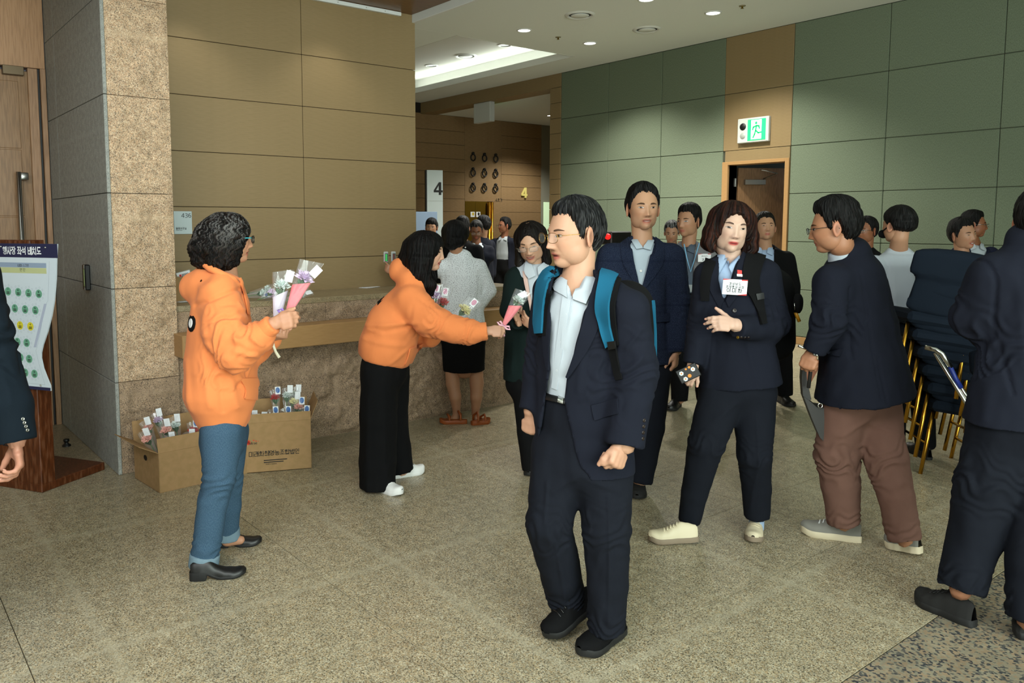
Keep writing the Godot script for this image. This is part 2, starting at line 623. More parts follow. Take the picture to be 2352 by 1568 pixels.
func build_floor() -> void:
	var f := structure("floor", "beige speckled granite floor laid in long rectangular slabs")
	box("bed", Vector3(-3, -0.2, -14.4), Vector3(15, -0.013, 4), M.grout, f)
	for i in range(-3, 8):
		for j in 22:
			var x0 := 1.597 + 1.1705 * (i - 1)
			var z1 := -1.288 - 0.6145 * j
			var x1 := minf(x0 + 1.1705, XG + 0.01)
			if x0 < -3.0: continue
			box("tile", Vector3(x0 + 0.0015, -0.012, maxf(z1 - 0.6145, ZF) + 0.0015), Vector3(x1 - 0.0015, 0, z1 - 0.0015), M.floor, f, 0.001)
	for i in range(0, 8):
		box("border_slab", Vector3(1.29 + i * 1.1705, -0.012, -1.285), Vector3(1.29 + (i + 1) * 1.1705 - 0.004, 0, -0.5), M.border, f, 0.001)
	box("far_slab", Vector3(XG + 0.012, -0.012, ZF), Vector3(14.6, 0, -9.5), M.floor, f)
	box("near_slab", Vector3(-3, -0.012, -1.285), Vector3(1.286, 0, 4), M.floor, f)
	box("near_slab", Vector3(1.29, -0.012, -0.497), Vector3(XG, 0, 4), M.floor, f)

func rough_block(called: String, lo: Vector3, hi: Vector3, m: Material, parent: Node3D, depth: float, seed_: int, cell := 0.012) -> void:
	# a block whose +z face is split stone; its edges are drafted flat
	var n := noise(seed_, 3.2, 4)
	var n2 := noise(seed_ + 5, 22.0, 3)
	var nu := int((hi.x - lo.x) / cell) + 2
	var nv := int((hi.y - lo.y) / cell) + 2
	var vs := func(i: int, j: int) -> Vector3:
		var u := float(i) / (nu - 1)
		var v := float(j) / (nv - 1)
		var x := lerpf(lo.x, hi.x, u)
		var y := lerpf(lo.y, hi.y, v)
		var e := minf(minf(x - lo.x, hi.x - x), minf(y - lo.y, hi.y - y))
		var k := smoothstep(0.0, 0.045, e)
		var d := (n.get_noise_2d(x, y) * 0.9 + 0.25) + n2.get_noise_2d(x, y) * 0.22
		d = d + 0.35 * smoothstep(0.1, 0.25, n.get_noise_2d(x * 1.3 + 9.0, y * 1.7))
		return Vector3(x, y, hi.z + k * d * depth)
	var o := put(called, grid_mesh(nu, nv, vs), m, parent)
	var st := new_st(-1)
	box_into(st, Transform3D(Basis(), Vector3((lo.x + hi.x) / 2, (lo.y + hi.y) / 2, (lo.z + hi.z) / 2 - 0.004)), Vector3(hi.x - lo.x, hi.y - lo.y, hi.z - lo.z - 0.008), 0.004)
	st.generate_normals()
	var am: ArrayMesh = o.mesh
	am.add_surface_from_arrays(Mesh.PRIMITIVE_TRIANGLES, st.commit_to_arrays())

const COURSES := [0.0, 0.588, 1.174, 1.762, 2.354, 2.94, 3.36]
func build_column() -> void:
	var c := structure("wall_left_column", "pillar clad in split beige granite blocks with smooth grey side slabs")
	box("core", Vector3(1.29, 0, -6.9), Vector3(1.64, 3.36, -5.25), M.joint, c)
	for i in 6:
		rough_block("granite_block", Vector3(1.29, COURSES[i] + 0.002, -5.4), Vector3(1.663, COURSES[i + 1] - 0.002, -5.222), M.stone if i > 0 else M.stone_dark, c, 0.02, 100 + i)
		box("grey_slab", Vector3(1.267, COURSES[i] + 0.002, -6.55), Vector3(1.289, COURSES[i + 1] - 0.002, -5.212), M.grey_stone, c)
		box("grey_slab", Vector3(1.267, COURSES[i] + 0.002, -6.9), Vector3(1.289, COURSES[i + 1] - 0.002, -6.552), M.grey_stone, c)

func build_oak_wall() -> void:
	var w := structure("wall_back", "oak panelled wall behind the granite counter")
	box("backing", Vector3(1.6, 0, -6.9), Vector3(3.945, 3.4, ZW - 0.012), M.joint, w)
	var ys := [0.9, 1.3015, 1.6985, 2.0955, 2.493, 2.8895, 3.36]
	for i in 6:
		for k in 2:
			box("oak_panel", Vector3([1.6, 2.8905][k], ys[i] + 0.002, ZW - 0.012), Vector3([2.8865, 3.957][k], ys[i + 1] - 0.002, ZW), M.oak, w, 0.002)
	# the counter
	var c := thing("reception_counter", "long reception counter of split granite with a polished top and an oak bar", "counter", Vector3(3.0, 0, -5.4))
	var at := func(x: float, y: float, z: float) -> Vector3: return Vector3(x - 3.0, y, z + 5.4)
	rough_block("base_block", at.call(1.667, 0.0, -5.8), at.call(4.62, 0.74, -5.255), M.stone_dark, c, 0.03, 210, 0.014)
	box("recess", at.call(1.667, 0.74, -5.8), at.call(4.6, 0.86, -5.3), M.joint, c)
	var xs := [1.667, 2.75, 3.95, 4.62]
	for i in 3:
		rough_block("upper_block", at.call(xs[i] + 0.001, 0.85, -5.8), at.call(xs[i + 1] - 0.001, 1.0, -5.25), M.stone_dark, c, 0.022, 220 + i)
	box("counter_top", at.call(1.667, 1.0, -5.838), at.call(4.63, 1.04, -5.245), M.stone_top, c, 0.004)
	box("oak_bar", at.call(1.64, 0.72, -5.29), at.call(4.6, 0.868, -5.06), M.oak_bar, c, 0.004)
	# the aluminium track on top of the wall
	var t := thing("ceiling_track", "white aluminium track fixed along the top of the oak wall", "track", Vector3(3.3, 3.33, ZW))
	box("rail", Vector3(-0.75, -0.014, 0.001), Vector3(0.5, 0.016, 0.03), M.white_metal, t, 0.002)
	for x in [-0.36, -0.1, 0.16, 0.34]:
		lathe("screw", [Vector2(0, 0.031), Vector2(0.004, 0.031), Vector2(0.004, 0.029)], Transform3D(Basis(Vector3.RIGHT, PI / 2), Vector3(x, 0, 0)), M.steel, t, 8)
	sign_436()
	switches()

func sign_436() -> void:
	var s := thing("room_sign", "small white square sign reading 436 on the oak wall beside the granite pillar", "sign", Vector3(1.92, 1.583, ZW))
	box("plate", Vector3(-0.062, -0.082, 0.001), Vector3(0.068, 0.082, 0.012), mat(Color(0.68, 0.73, 0.74), 0.5), s, 0.002)
	lettering("number", "436", Transform3D(Basis(), Vector3(-0.008, 0.036, 0.0122)), 0.031, M.ink, s)
	lettering("caption", "물품보관실", Transform3D(Basis(), Vector3(-0.05, -0.048, 0.0122)), 0.0145, M.ink, s, 0.12)
	lettering("small_caption", "Check Room", Transform3D(Basis(), Vector3(-0.05, -0.057, 0.0122)), 0.006, M.ink, s)

func switches() -> void:
	var green := glow(Color(0.25, 0.9, 0.4), 0.6)
	var red := mat(Color(0.6, 0.2, 0.2), 0.5)
	for k in 2:
		var s := thing("lighting_remote", ["grey wall remote with green lit keys, left of the pair", "grey wall remote with unlit reddish keys, right of the pair"][k], "remote", Vector3([3.636, 3.712][k], 1.292, ZW))
		box("case", Vector3(-0.022, -0.046, 0.001), Vector3(0.022, 0.046, 0.018), mat(Color(0.7, 0.71, 0.7), 0.4), s, 0.005)
		box("key_plate", Vector3(-0.015, -0.036, 0.018), Vector3(0.015, 0.03, 0.02), mat(Color(0.3, 0.34, 0.32), 0.5), s, 0.001)
		for i in 5:
			box("key", Vector3(-0.011, 0.016 - i * 0.0115, 0.02), Vector3(0.006, 0.0215 - i * 0.0115, 0.0215), green if k == 0 else red, s, 0.001)

func build_green_wall() -> void:
	var w := structure("wall_right", "long wall of sage green fabric panels with an oak door bay")
	var st := new_st(-1)
	# the wall body, with the doorway (z -6.66 to -5.84) left open
	box("wall_body", Vector3(XG + 0.02, 0, -5.84), Vector3(XG + 0.2, 4.3, 4), M.green_joint, w)
	box("wall_body", Vector3(XG + 0.02, 0, -10.29), Vector3(XG + 0.2, 4.3, -6.7), M.green_joint, w)
	box("wall_body", Vector3(XG + 0.02, 2.42, -6.7), Vector3(XG + 0.2, 4.3, -5.84), M.green_joint, w)
	var ys := [0.1, 0.715, 1.337, 1.961, 2.581, 3.36, 4.136]
	var zs := [3.8, 2.6, 1.4, 0.2, -1.0, -2.19, -3.381, -4.573, -5.774, -6.793, -7.887, -8.957, -10.03]
	for k in zs.size() - 1:
		for i in 6:
			var z1: float = zs[k]
			var z0: float = zs[k + 1]
			if z1 < -5.7 and z1 > -5.8:
				if i >= 4:
					box("oak_panel", Vector3(XG, ys[i] + 0.003, z0 + 0.003), Vector3(XG + 0.02, ys[i + 1] - 0.003, z1 - 0.003), M.oak, w, 0.003)
				continue
			box("fabric_panel", Vector3(XG, ys[i] + 0.003, z0 + 0.003), Vector3(XG + 0.02, ys[i + 1] - 0.003, z1 - 0.003), M.fabric, w, 0.006)
	box("baseboard", Vector3(XG - 0.006, 0, -5.77), Vector3(XG + 0.02, 0.097, 3.8), M.oak_bar, w)
	box("baseboard", Vector3(XG - 0.006, 0, -10.03), Vector3(XG + 0.02, 0.097, -6.8), M.oak_bar, w)
	# oak pier and beam of the wide opening
	for i in 13:
		var y0 := 3.905 - 0.26 * (i + 1)
		if y0 < -0.2: break
		box("pier_panel", Vector3(XG - 0.004, maxf(y0, 0) + 0.003, -10.30), Vector3(XG + 0.36, y0 + 0.257, -10.033), M.oak, w)
	box("beam", Vector3(XG - 0.004, 3.907, ZF), Vector3(XG + 0.36, 4.136, -10.033), M.oak, w)
	# door bay
	var d := structure("door_1", "open oak door in the green wall under an exit sign")
	var jamb: Material = M.oak_bar
	box("door_frame", Vector3(XG - 0.012, 2.39, -6.75), Vector3(XG + 0.2, 2.577, -5.777), M.oak, d)
	box("door_frame", Vector3(XG - 0.02, 0, -6.79), Vector3(XG + 0.2, 2.43, -6.70), jamb, d)
	box("door_frame", Vector3(XG - 0.02, 0, -5.84), Vector3(XG + 0.2, 2.43, -5.78), jamb, d)
	box("door_frame", Vector3(XG - 0.02, 2.385, -6.70), Vector3(XG + 0.2, 2.43, -5.84), jamb, d)
	# leaf swung away into the corridor, hinged at the far jamb
	var hinge := Vector3(XG + 0.17, 0, -6.68)
	var leaf := put("door_leaf", chamfer_box(Vector3(0.86, 2.33, 0.045)), M.door_leaf, d, hinge + Basis(Vector3.UP, deg_to_rad(-32)) * Vector3(0.45, 1.19, -0.01), Basis(Vector3.UP, deg_to_rad(-32)))
	box("closer", Vector3(-0.35, 0.93, 0.025), Vector3(-0.05, 1.0, 0.08), M.steel, leaf)
	box("notice", Vector3(-0.09, 0.35, 0.0232), Vector3(0.1, 0.46, 0.0245), mat(Color(0.5, 0.58, 0.66), 0.6), leaf, 0.0005)
	tube("closer_arm", [Vector3(-0.08, 1.01, 0.06), Vector3(0.05, 1.08, 0.2), Vector3(-0.22, 1.12, 0.28)], 0.008, M.steel, leaf, 6)
	for y in [2.15, 1.2, 0.3]:
		box("hinge", Vector3(XG + 0.13, y - 0.06, -6.70), Vector3(XG + 0.165, y + 0.06, -6.67), M.steel, d)
	# the corridor behind
	var k := structure("wall_corridor", "pale wall of the corridor behind the open door")
	box("far_side", Vector3(XG + 1.6, 0, -9.4), Vector3(XG + 1.7, 2.9, -3.5), mat(Color(0.62, 0.68, 0.68), 0.9), k)
	box("lid", Vector3(XG + 0.2, 2.75, -9.4), Vector3(XG + 1.7, 2.9, -3.5), mat(Color(0.5, 0.56, 0.5), 0.9), k)
	box("end_side", Vector3(XG + 0.2, 0, -9.5), Vector3(XG + 1.7, 2.9, -9.4), M.white_wall, k)
	box("end_side", Vector3(XG + 0.2, 0, -3.6), Vector3(XG + 1.7, 2.9, -3.5), M.white_wall, k)
	box("corridor_floor", Vector3(XG + 0.02, -0.1, -9.4), Vector3(XG + 1.7, 0, -3.5), M.floor, k)
	var cl := OmniLight3D.new()
	cl.name = "corridor_light"
	cl.position = Vector3(XG + 1.0, 2.5, -5.0)
	cl.light_energy = 0.25
	cl.light_size = 0.2
	cl.shadow_enabled = true
	add_child(cl)
	exit_sign()
	hanging_sign()

func exit_sign() -> void:
	var p := on_plane(1734, 299, Vector3(XG, 0, 0), Vector3.RIGHT)
	var s := thing("exit_sign", "lit green emergency exit sign with a running figure above the open door", "exit sign", p)
	# z along the wall: image right is +z
	var t := Basis(Vector3.BACK, Vector3.UP, Vector3.LEFT)
	s.basis = t
	var wd := 0.235
	box("housing", Vector3(-wd, -0.165, 0.002), Vector3(wd, 0.165, 0.055), mat(Color(0.75, 0.76, 0.74), 0.4), s, 0.008)
	box("lit_panel", Vector3(-0.075, -0.14, 0.055), Vector3(0.195, 0.14, 0.06), glow(Color(0.1, 0.75, 0.42), 1.0), s, 0.002)
	box("white_field", Vector3(-0.02, -0.125, 0.06), Vector3(0.135, 0.13, 0.0612), glow(Color(0.9, 1.0, 0.95), 1.0), s, 0.0005)
	var st := new_st(-1)
	var tt := Transform3D(Basis(), Vector3(0.06, 0, 0.0614))
	for q in [[Vector2(0.0, 0.05), Vector2(-0.01, -0.01)], [Vector2(-0.01, -0.01), Vector2(0.03, -0.045)], [Vector2(0.03, -0.045), Vector2(0.07, -0.04)], [Vector2(-0.01, -0.01), Vector2(-0.025, -0.06)], [Vector2(-0.025, -0.06), Vector2(-0.045, -0.1)], [Vector2(0.0, 0.05), Vector2(-0.045, 0.035)], [Vector2(-0.045, 0.035), Vector2(-0.055, 0.005)], [Vector2(0.0, 0.05), Vector2(0.035, 0.045)], [Vector2(0.035, 0.045), Vector2(0.045, 0.015)]]:
		stroke(st, tt, q[0], q[1], 0.022)
	disc_into(st, tt.translated_local(Vector3(-0.005, 0.088, 0)), 0.019, 0.019)
	st.generate_normals()
	put("running_figure", st.commit(), glow(Color(0.08, 0.65, 0.38), 1.0), s)
	lathe("camera_eye", [Vector2(0, 0.012), Vector2(0.03, 0.012), Vector2(0.036, 0.008), Vector2(0.046, 0.006), Vector2(0.048, 0)], Transform3D(Basis(Vector3.RIGHT, PI / 2), Vector3(-0.15, 0.055, 0.055)), M.black, s)
	lathe("lamp_lens", [Vector2(0, 0.014), Vector2(0.03, 0.01), Vector2(0.042, 0.0)], Transform3D(Basis(Vector3.RIGHT, PI / 2), Vector3(-0.15, -0.07, 0.055)), mat(Color(0.6, 0.61, 0.58), 0.15), s)
	var l := OmniLight3D.new()
	l.name = "exit_light"
	l.position = p + Vector3(-0.12, 0, 0.06)
	l.light_color = Color(0.5, 1.0, 0.75)
	l.light_energy = 0.02
	l.light_size = 0.1
	l.shadow_enabled = true
	add_child(l)

func hanging_sign() -> void:
	var p := Vector3(XG + 0.1, 3.73, -12.25)
	var s := thing("hanging_sign", "white box sign hanging under the beam of the wide opening", "sign", p)
	box("box", Vector3(-0.06, -0.2, -0.25), Vector3(0.06, 0.175, 0.25), mat(Color(0.72, 0.73, 0.71), 0.4), s, 0.006)
	box("lit_face", Vector3(0.06, -0.16, -0.21), Vector3(0.064, 0.14, 0.21), glow(Color(0.1, 0.75, 0.42), 0.8), s, 0.001)
	box("bracket", Vector3(-0.02, 0.175, -0.1), Vector3(0.02, 0.18, 0.1), M.white_metal, s)

func build_ceiling() -> void:
	var c := structure("ceiling", "pale grey plaster ceiling with a lit tray recess")
	var y := CE
	box("slab", Vector3(3.95, y, -8.95), Vector3(XG, y + 0.1, 4), M.ceiling, c)
	box("slab", Vector3(3.95, y, ZF), Vector3(6.75, y + 0.1, -8.95), M.ceiling, c)
	box("slab", Vector3(9.01, y, ZF), Vector3(XG, y + 0.1, -8.95), M.ceiling, c)
	box("slab", Vector3(6.75, y, ZF), Vector3(9.01, y + 0.1, -13.9), M.ceiling, c)
	box("slab", Vector3(-3, y, -3.4), Vector3(3.95, y + 0.1, 4), M.ceiling, c)
	box("tray_top", Vector3(6.5, 4.5, -14.2), Vector3(9.5, 4.6, -8.7), M.white_wall, c)
	box("tray_side", Vector3(6.5, y + 0.1, -14.2), Vector3(6.6, 4.5, -8.7), M.white_wall, c)
	box("tray_side", Vector3(9.4, y + 0.1, -14.2), Vector3(9.5, 4.5, -8.7), M.white_wall, c)
	box("tray_side", Vector3(6.5, y + 0.1, -14.2), Vector3(9.5, 4.5, -14.1), M.white_wall, c)
	box("tray_side", Vector3(6.5, y + 0.1, -8.8), Vector3(9.5, 4.5, -8.7), M.white_wall, c)
	box("tray_lip", Vector3(9.0, y - 0.004, -13.95), Vector3(9.02, 4.237, -8.93), M.white_wall, c)
	box("tray_lip", Vector3(6.74, y - 0.004, -13.95), Vector3(6.76, 4.237, -8.93), M.white_wall, c)
	box("tray_lip", Vector3(6.74, y - 0.004, -8.96), Vector3(9.02, 4.237, -8.94), M.white_wall, c)
	var cove := thing("cove_light", "white strip light hidden behind the lip of the ceiling tray", "lamp", Vector3(9.2, 4.25, -11.4))
	box("strip", Vector3(-0.02, -0.012, -2.4), Vector3(0.02, 0.012, 2.4), M.cove, cove, 0.004)
	area_light("cove_area_light", Vector3(9.2, 4.27, -11.4), Vector3(8.95, 4.6, -11.4), Vector2(4.8, 0.06), Color(0.97, 1, 0.97), 2.2).rotation.y += 0.0
	# the lower timber soffit over the counter with its white edge
	var s := structure("ceiling_soffit", "lower dark timber soffit over the counter with a white edge board")
	box("soffit_board", Vector3(-3, 3.349, -6.9), Vector3(3.925, 3.45, -3.2), M.soffit, s)
	box("edge_board", Vector3(3.925, 3.283, -5.84), Vector3(3.955, 4.2, -3.2), M.white_metal, s)
	box("edge_board", Vector3(-3, 3.283, -3.2), Vector3(3.955, 4.2, -3.17), M.white_metal, s)
	for x in [1.95, 3.08]:
		var sd := thing("soffit_downlight", "downlight in the timber soffit washing the oak wall, %s" % ["nearer the granite pillar" if x < 2.5 else "nearer the white edge board"], "ceiling light", Vector3(x, 3.349, -5.5), "soffit downlights")
		lathe("trim_ring", [Vector2(0.05, -0.001), Vector2(0.055, -0.008), Vector2(0.065, -0.006), Vector2(0.07, 0)], Transform3D(), M.white_metal, sd)
		lathe("lamp_disc", [Vector2(0, -0.004), Vector2(0.05, -0.004)], Transform3D(), M.lamp, sd)
		spot("soffit_beam", Vector3(x, 3.33, -5.5), 0.5, 50.0)
	# fittings
	for q in [[1204, 69, "oval bright ceiling downlight near the tray corner"], [1355, 98.5, "bright ceiling downlight right of the two round vents' row end"], [1638, 29, "bright ceiling downlight in front of the oak door bay"], [1485, -2, "bright ceiling downlight cut by the top edge of the photo"]]:
		downlight(on_plane(q[0], q[1], Vector3(0, CE, 0), Vector3.UP), q[2], 10.0)
	downlight(Vector3(12.3, 3.93, -12.9), "lone bright downlight in the lift hall ceiling", 9.0)
	for q in [[1332, 34, "larger round white air vent in the ceiling, nearest the oak wall"], [1486, 67, "round white air vent in the ceiling nearest the green wall"]]:
		vent(on_plane(q[0], q[1], Vector3(0, CE, 0), Vector3.UP), q[2], 0.19)
	vent(on_plane(1070, 128, Vector3(0, 4.5, 0), Vector3.UP), "round air vent inside the lit ceiling tray", 0.2)
	for q in [[991, 150, "unlit ring downlight at the left in the ceiling tray"], [1160, 103, "unlit ring downlight at the tray's near edge"]]:
		var r := thing("ring_downlight", q[2], "ceiling light", on_plane(q[0], q[1], Vector3(0, 4.5, 0), Vector3.UP), "ring downlights in the tray")
		lathe("ring", [Vector2(0.085, 0), Vector2(0.09, -0.015), Vector2(0.12, -0.012), Vector2(0.125, 0)], Transform3D(), M.white_metal, r)
		lathe("diffuser", [Vector2(0, -0.004), Vector2(0.085, -0.004)], Transform3D(), mat(Color(0.5, 0.55, 0.56), 0.3), r)
	for q in [[1282, 85, "small brass sprinkler head beside the first vent"], [1705, 13, "small brass sprinkler head near the top right downlight"]]:
		var sp := thing("sprinkler", q[2], "sprinkler", on_plane(q[0], q[1], Vector3(0, CE, 0), Vector3.UP), "ceiling sprinklers")
		lathe("plate", [Vector2(0.04, 0), Vector2(0.038, -0.006), Vector2(0.0, -0.008)], Transform3D(), mat(Color(0.5, 0.47, 0.36), 0.4), sp, 16)
		lathe("head", [Vector2(0.012, -0.008), Vector2(0.01, -0.03), Vector2(0.02, -0.033), Vector2(0, -0.036)], Transform3D(), M.gold_dull, sp, 12)

func downlight(p: Vector3, label: String, power: float) -> void:
	var d := thing("downlight", label, "ceiling light", p, "round ceiling downlights")
	lathe("trim_ring", [Vector2(0.08, -0.001), Vector2(0.085, -0.012), Vector2(0.1, -0.01), Vector2(0.105, 0)], Transform3D(), M.white_metal, d)
	lathe("lamp_disc", [Vector2(0, -0.006), Vector2(0.08, -0.006)], Transform3D(), M.lamp, d)
	spot("downlight_beam", p + Vector3(0, -0.04, 0), power)

func spot(called: String, p: Vector3, power: float, angle := 62.0) -> void:
	var l := SpotLight3D.new()
	l.name = called
	l.spot_angle = angle
	l.spot_angle_attenuation = 0.6
	l.light_energy = power
	l.light_color = Color(1.0, 0.99, 0.95)
	l.light_size = 0.08
	l.spot_range = 30.0
	l.spot_attenuation = 2.0
	l.shadow_enabled = true
	l.position = p
	l.rotation.x = -PI / 2
	add_child(l)

func vent(p: Vector3, label: String, r: float) -> void:
	var d := thing("air_vent", label, "air vent", p, "round ceiling vents")
	lathe("outer_ring", [Vector2(r * 0.72, 0.0), Vector2(r * 0.74, -0.012), Vector2(r * 0.9, -0.02), Vector2(r, 0)], Transform3D(), M.white_metal, d)
	lathe("throat", [Vector2(0, -0.001), Vector2(r * 0.74, -0.001)], Transform3D(), mat(Color(0.12, 0.12, 0.12), 0.9), d)
	lathe("centre_disc", [Vector2(0, -0.022), Vector2(r * 0.5, -0.02), Vector2(r * 0.6, -0.01), Vector2(r * 0.55, -0.004)], Transform3D(), M.white_metal, d)

func build_lift_hall() -> void:
	var w := structure("wall_far", "far oak wall of the lift hall with grooved boards")
	box("backing", Vector3(3.9, 0, ZF - 0.2), Vector3(14.6, 4.2, ZF - 0.02), M.joint, w)
	var ys := [0.0, 0.16, 0.44, 0.72, 1.0, 1.28, 1.555, 1.845, 2.13, 2.43, 2.715, 3.0, 3.31, 3.6, 3.93]
	for i in ys.size() - 1:
		box("oak_board", Vector3(9.0, ys[i] + 0.003, ZF - 0.02), Vector3(10.983, ys[i + 1] - 0.003, ZF), M.oak_far, w)
		box("oak_board", Vector3(12.045, ys[i] + 0.003, ZF - 0.02), Vector3(13.3, ys[i + 1] - 0.003, ZF), M.oak_far, w)
	box("oak_board", Vector3(3.9, 0, ZF - 0.02), Vector3(8.997, 4.1, ZF), M.oak_far, w)
	box("oak_sheet", Vector3(10.986, 2.083, ZF - 0.02), Vector3(12.042, 3.93, ZF), M.oak_far, w)
	box("grey_strip", Vector3(13.303, 0, ZF - 0.02), Vector3(14.6, 3.93, ZF), mat(Color(0.5, 0.5, 0.44), 0.8), w)
	box("ceiling_plate", Vector3(XG + 0.02, 3.93, ZF), Vector3(14.6, 4.05, -9.6), M.ceiling, w)
	box("side", Vector3(14.5, 0, ZF), Vector3(14.6, 4, -9.6), M.oak_far, w)
	box("near_side", Vector3(XG + 0.1, 0, -9.7), Vector3(14.6, 4, -9.6), M.oak_far, w)
	var pale := thing("lit_panel", "narrow pale lit panel at the right end of the lift hall", "light panel", Vector3(13.5, 1.2, ZF + 0.01))
	box("diffuser", Vector3(-0.13, -0.9, 0), Vector3(0.13, 0.9, 0.02), glow(Color(0.75, 0.85, 0.7), 0.55), pale)
	# lift doorway
	var d := structure("door_2", "brass lift doorway in the far oak wall")
	box("lift_leaf", Vector3(10.99, 0, ZF - 0.02), Vector3(11.28, 2.08, ZF + 0.004), M.gold_dull, d)
	box("lift_leaf", Vector3(11.285, 0, ZF - 0.02), Vector3(11.62, 2.08, ZF + 0.004), M.gold_dull, d)
	for x in [11.64, 11.725]:
		tube("brass_column", [Vector3(x, 0, ZF + 0.05), Vector3(x, 2.07, ZF + 0.05)], 0.042, M.gold, d, 16)
	box("oak_jamb", Vector3(11.79, 0, ZF - 0.02), Vector3(12.04, 2.08, ZF + 0.02), M.oak_far, d)
	for k in 2:
		var n := thing("lift_notice", ["small white safety notice on the left lift door", "small white safety notice on the right lift door"][k], "notice", Vector3([11.2, 11.36][k], 1.79, ZF + 0.006))
		box("sheet", Vector3(-0.06, -0.06, 0), Vector3(0.06, 0.06, 0.004), M.paper, n)
		var st := new_st(-1)
		disc_into(st, Transform3D(Basis(), Vector3(0.01, 0.01, 0.0045)), 0.03, 0.038)
		st.generate_normals()
		put("picture", st.commit(), mat([Color(0.75, 0.65, 0.15), Color(0.1, 0.1, 0.12)][k], 0.6), n)
	for k in 9:
		var x: float = [11.197, 11.527, 11.857][k % 3]
		var y: float = [3.09, 2.75, 2.415][k / 3]
		var r := thing("iron_ring", "dark iron ring on a peg above the lift, %s of the %s row" % [["left one", "middle one", "right one"][k % 3], ["top", "middle", "bottom"][k / 3]], "ring", Vector3(x, y, ZF), "nine iron rings above the lift")
		var pts := []
		for i in 20: pts.append(Vector3(cos(TAU * i / 20) * 0.062, sin(TAU * i / 20) * 0.07 - 0.035, 0.03))
		tube("ring", pts, 0.015, M.black, r, 8, true)
		tube("peg", [Vector3(0, 0.06, 0), Vector3(0, 0.06, 0.05)], 0.028, M.black, r, 10)
	var c4 := thing("lift_caption", "small dark lettering naming the lift above its doorway", "lettering", Vector3(11.87, 2.09, ZF + 0.002))
	lettering("letters", "4호기", Transform3D(), 0.07, M.ink, c4, 0.12)
	var n4 := thing("floor_number", "brass numeral 4 on the far oak wall right of the lift", "number", Vector3(12.74, 2.305, ZF + 0.02))
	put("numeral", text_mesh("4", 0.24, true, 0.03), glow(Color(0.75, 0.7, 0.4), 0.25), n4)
	# pylon sign
	var p := W(995, 391, 13.0)
	var y := thing("pylon_sign", "tall white pylon sign with a black 4 before the far wall", "sign", Vector3(p.x, 0, p.z))
	y.basis = Basis(Vector3.UP, deg_to_rad(-18))
	box("panel", Vector3(-0.125, 0.03, 0), Vector3(0.145, p.y, 0.06), mat(Color(0.66, 0.7, 0.7), 0.5), y, 0.004)
	box("dark_edge", Vector3(-0.145, 0.03, 0), Vector3(-0.127, p.y, 0.055), M.black, y, 0.003)
	box("foot", Vector3(-0.2, 0, -0.15), Vector3(0.2, 0.03, 0.2), M.steel, y)
	put("numeral", text_mesh("4", 0.205, true, 0.003), M.ink, y, Vector3(0.062, p.y - 0.3, 0.0615))
	box("groove", Vector3(-0.125, p.y - 0.5, 0.0595), Vector3(0.145, p.y - 0.496, 0.061), M.steel, y, 0.0005)
	var q := W(975, 486, 12.0)
	var b := thing("notice_board", "pale blue notice board standing in front of the pylon sign", "board", Vector3(q.x, 0, q.z))
	b.basis = Basis(Vector3.UP, deg_to_rad(-30))
	box("board", Vector3(-0.3, 0.75, 0), Vector3(0.19, q.y, 0.02), mat(Color(0.5, 0.58, 0.68), 0.6), b)
	for x in [-0.22, 0.15]:
		tube("stand", [Vector3(x, 0, -0.02), Vector3(x, 1.7, -0.02)], 0.014, M.white_metal, b, 8)

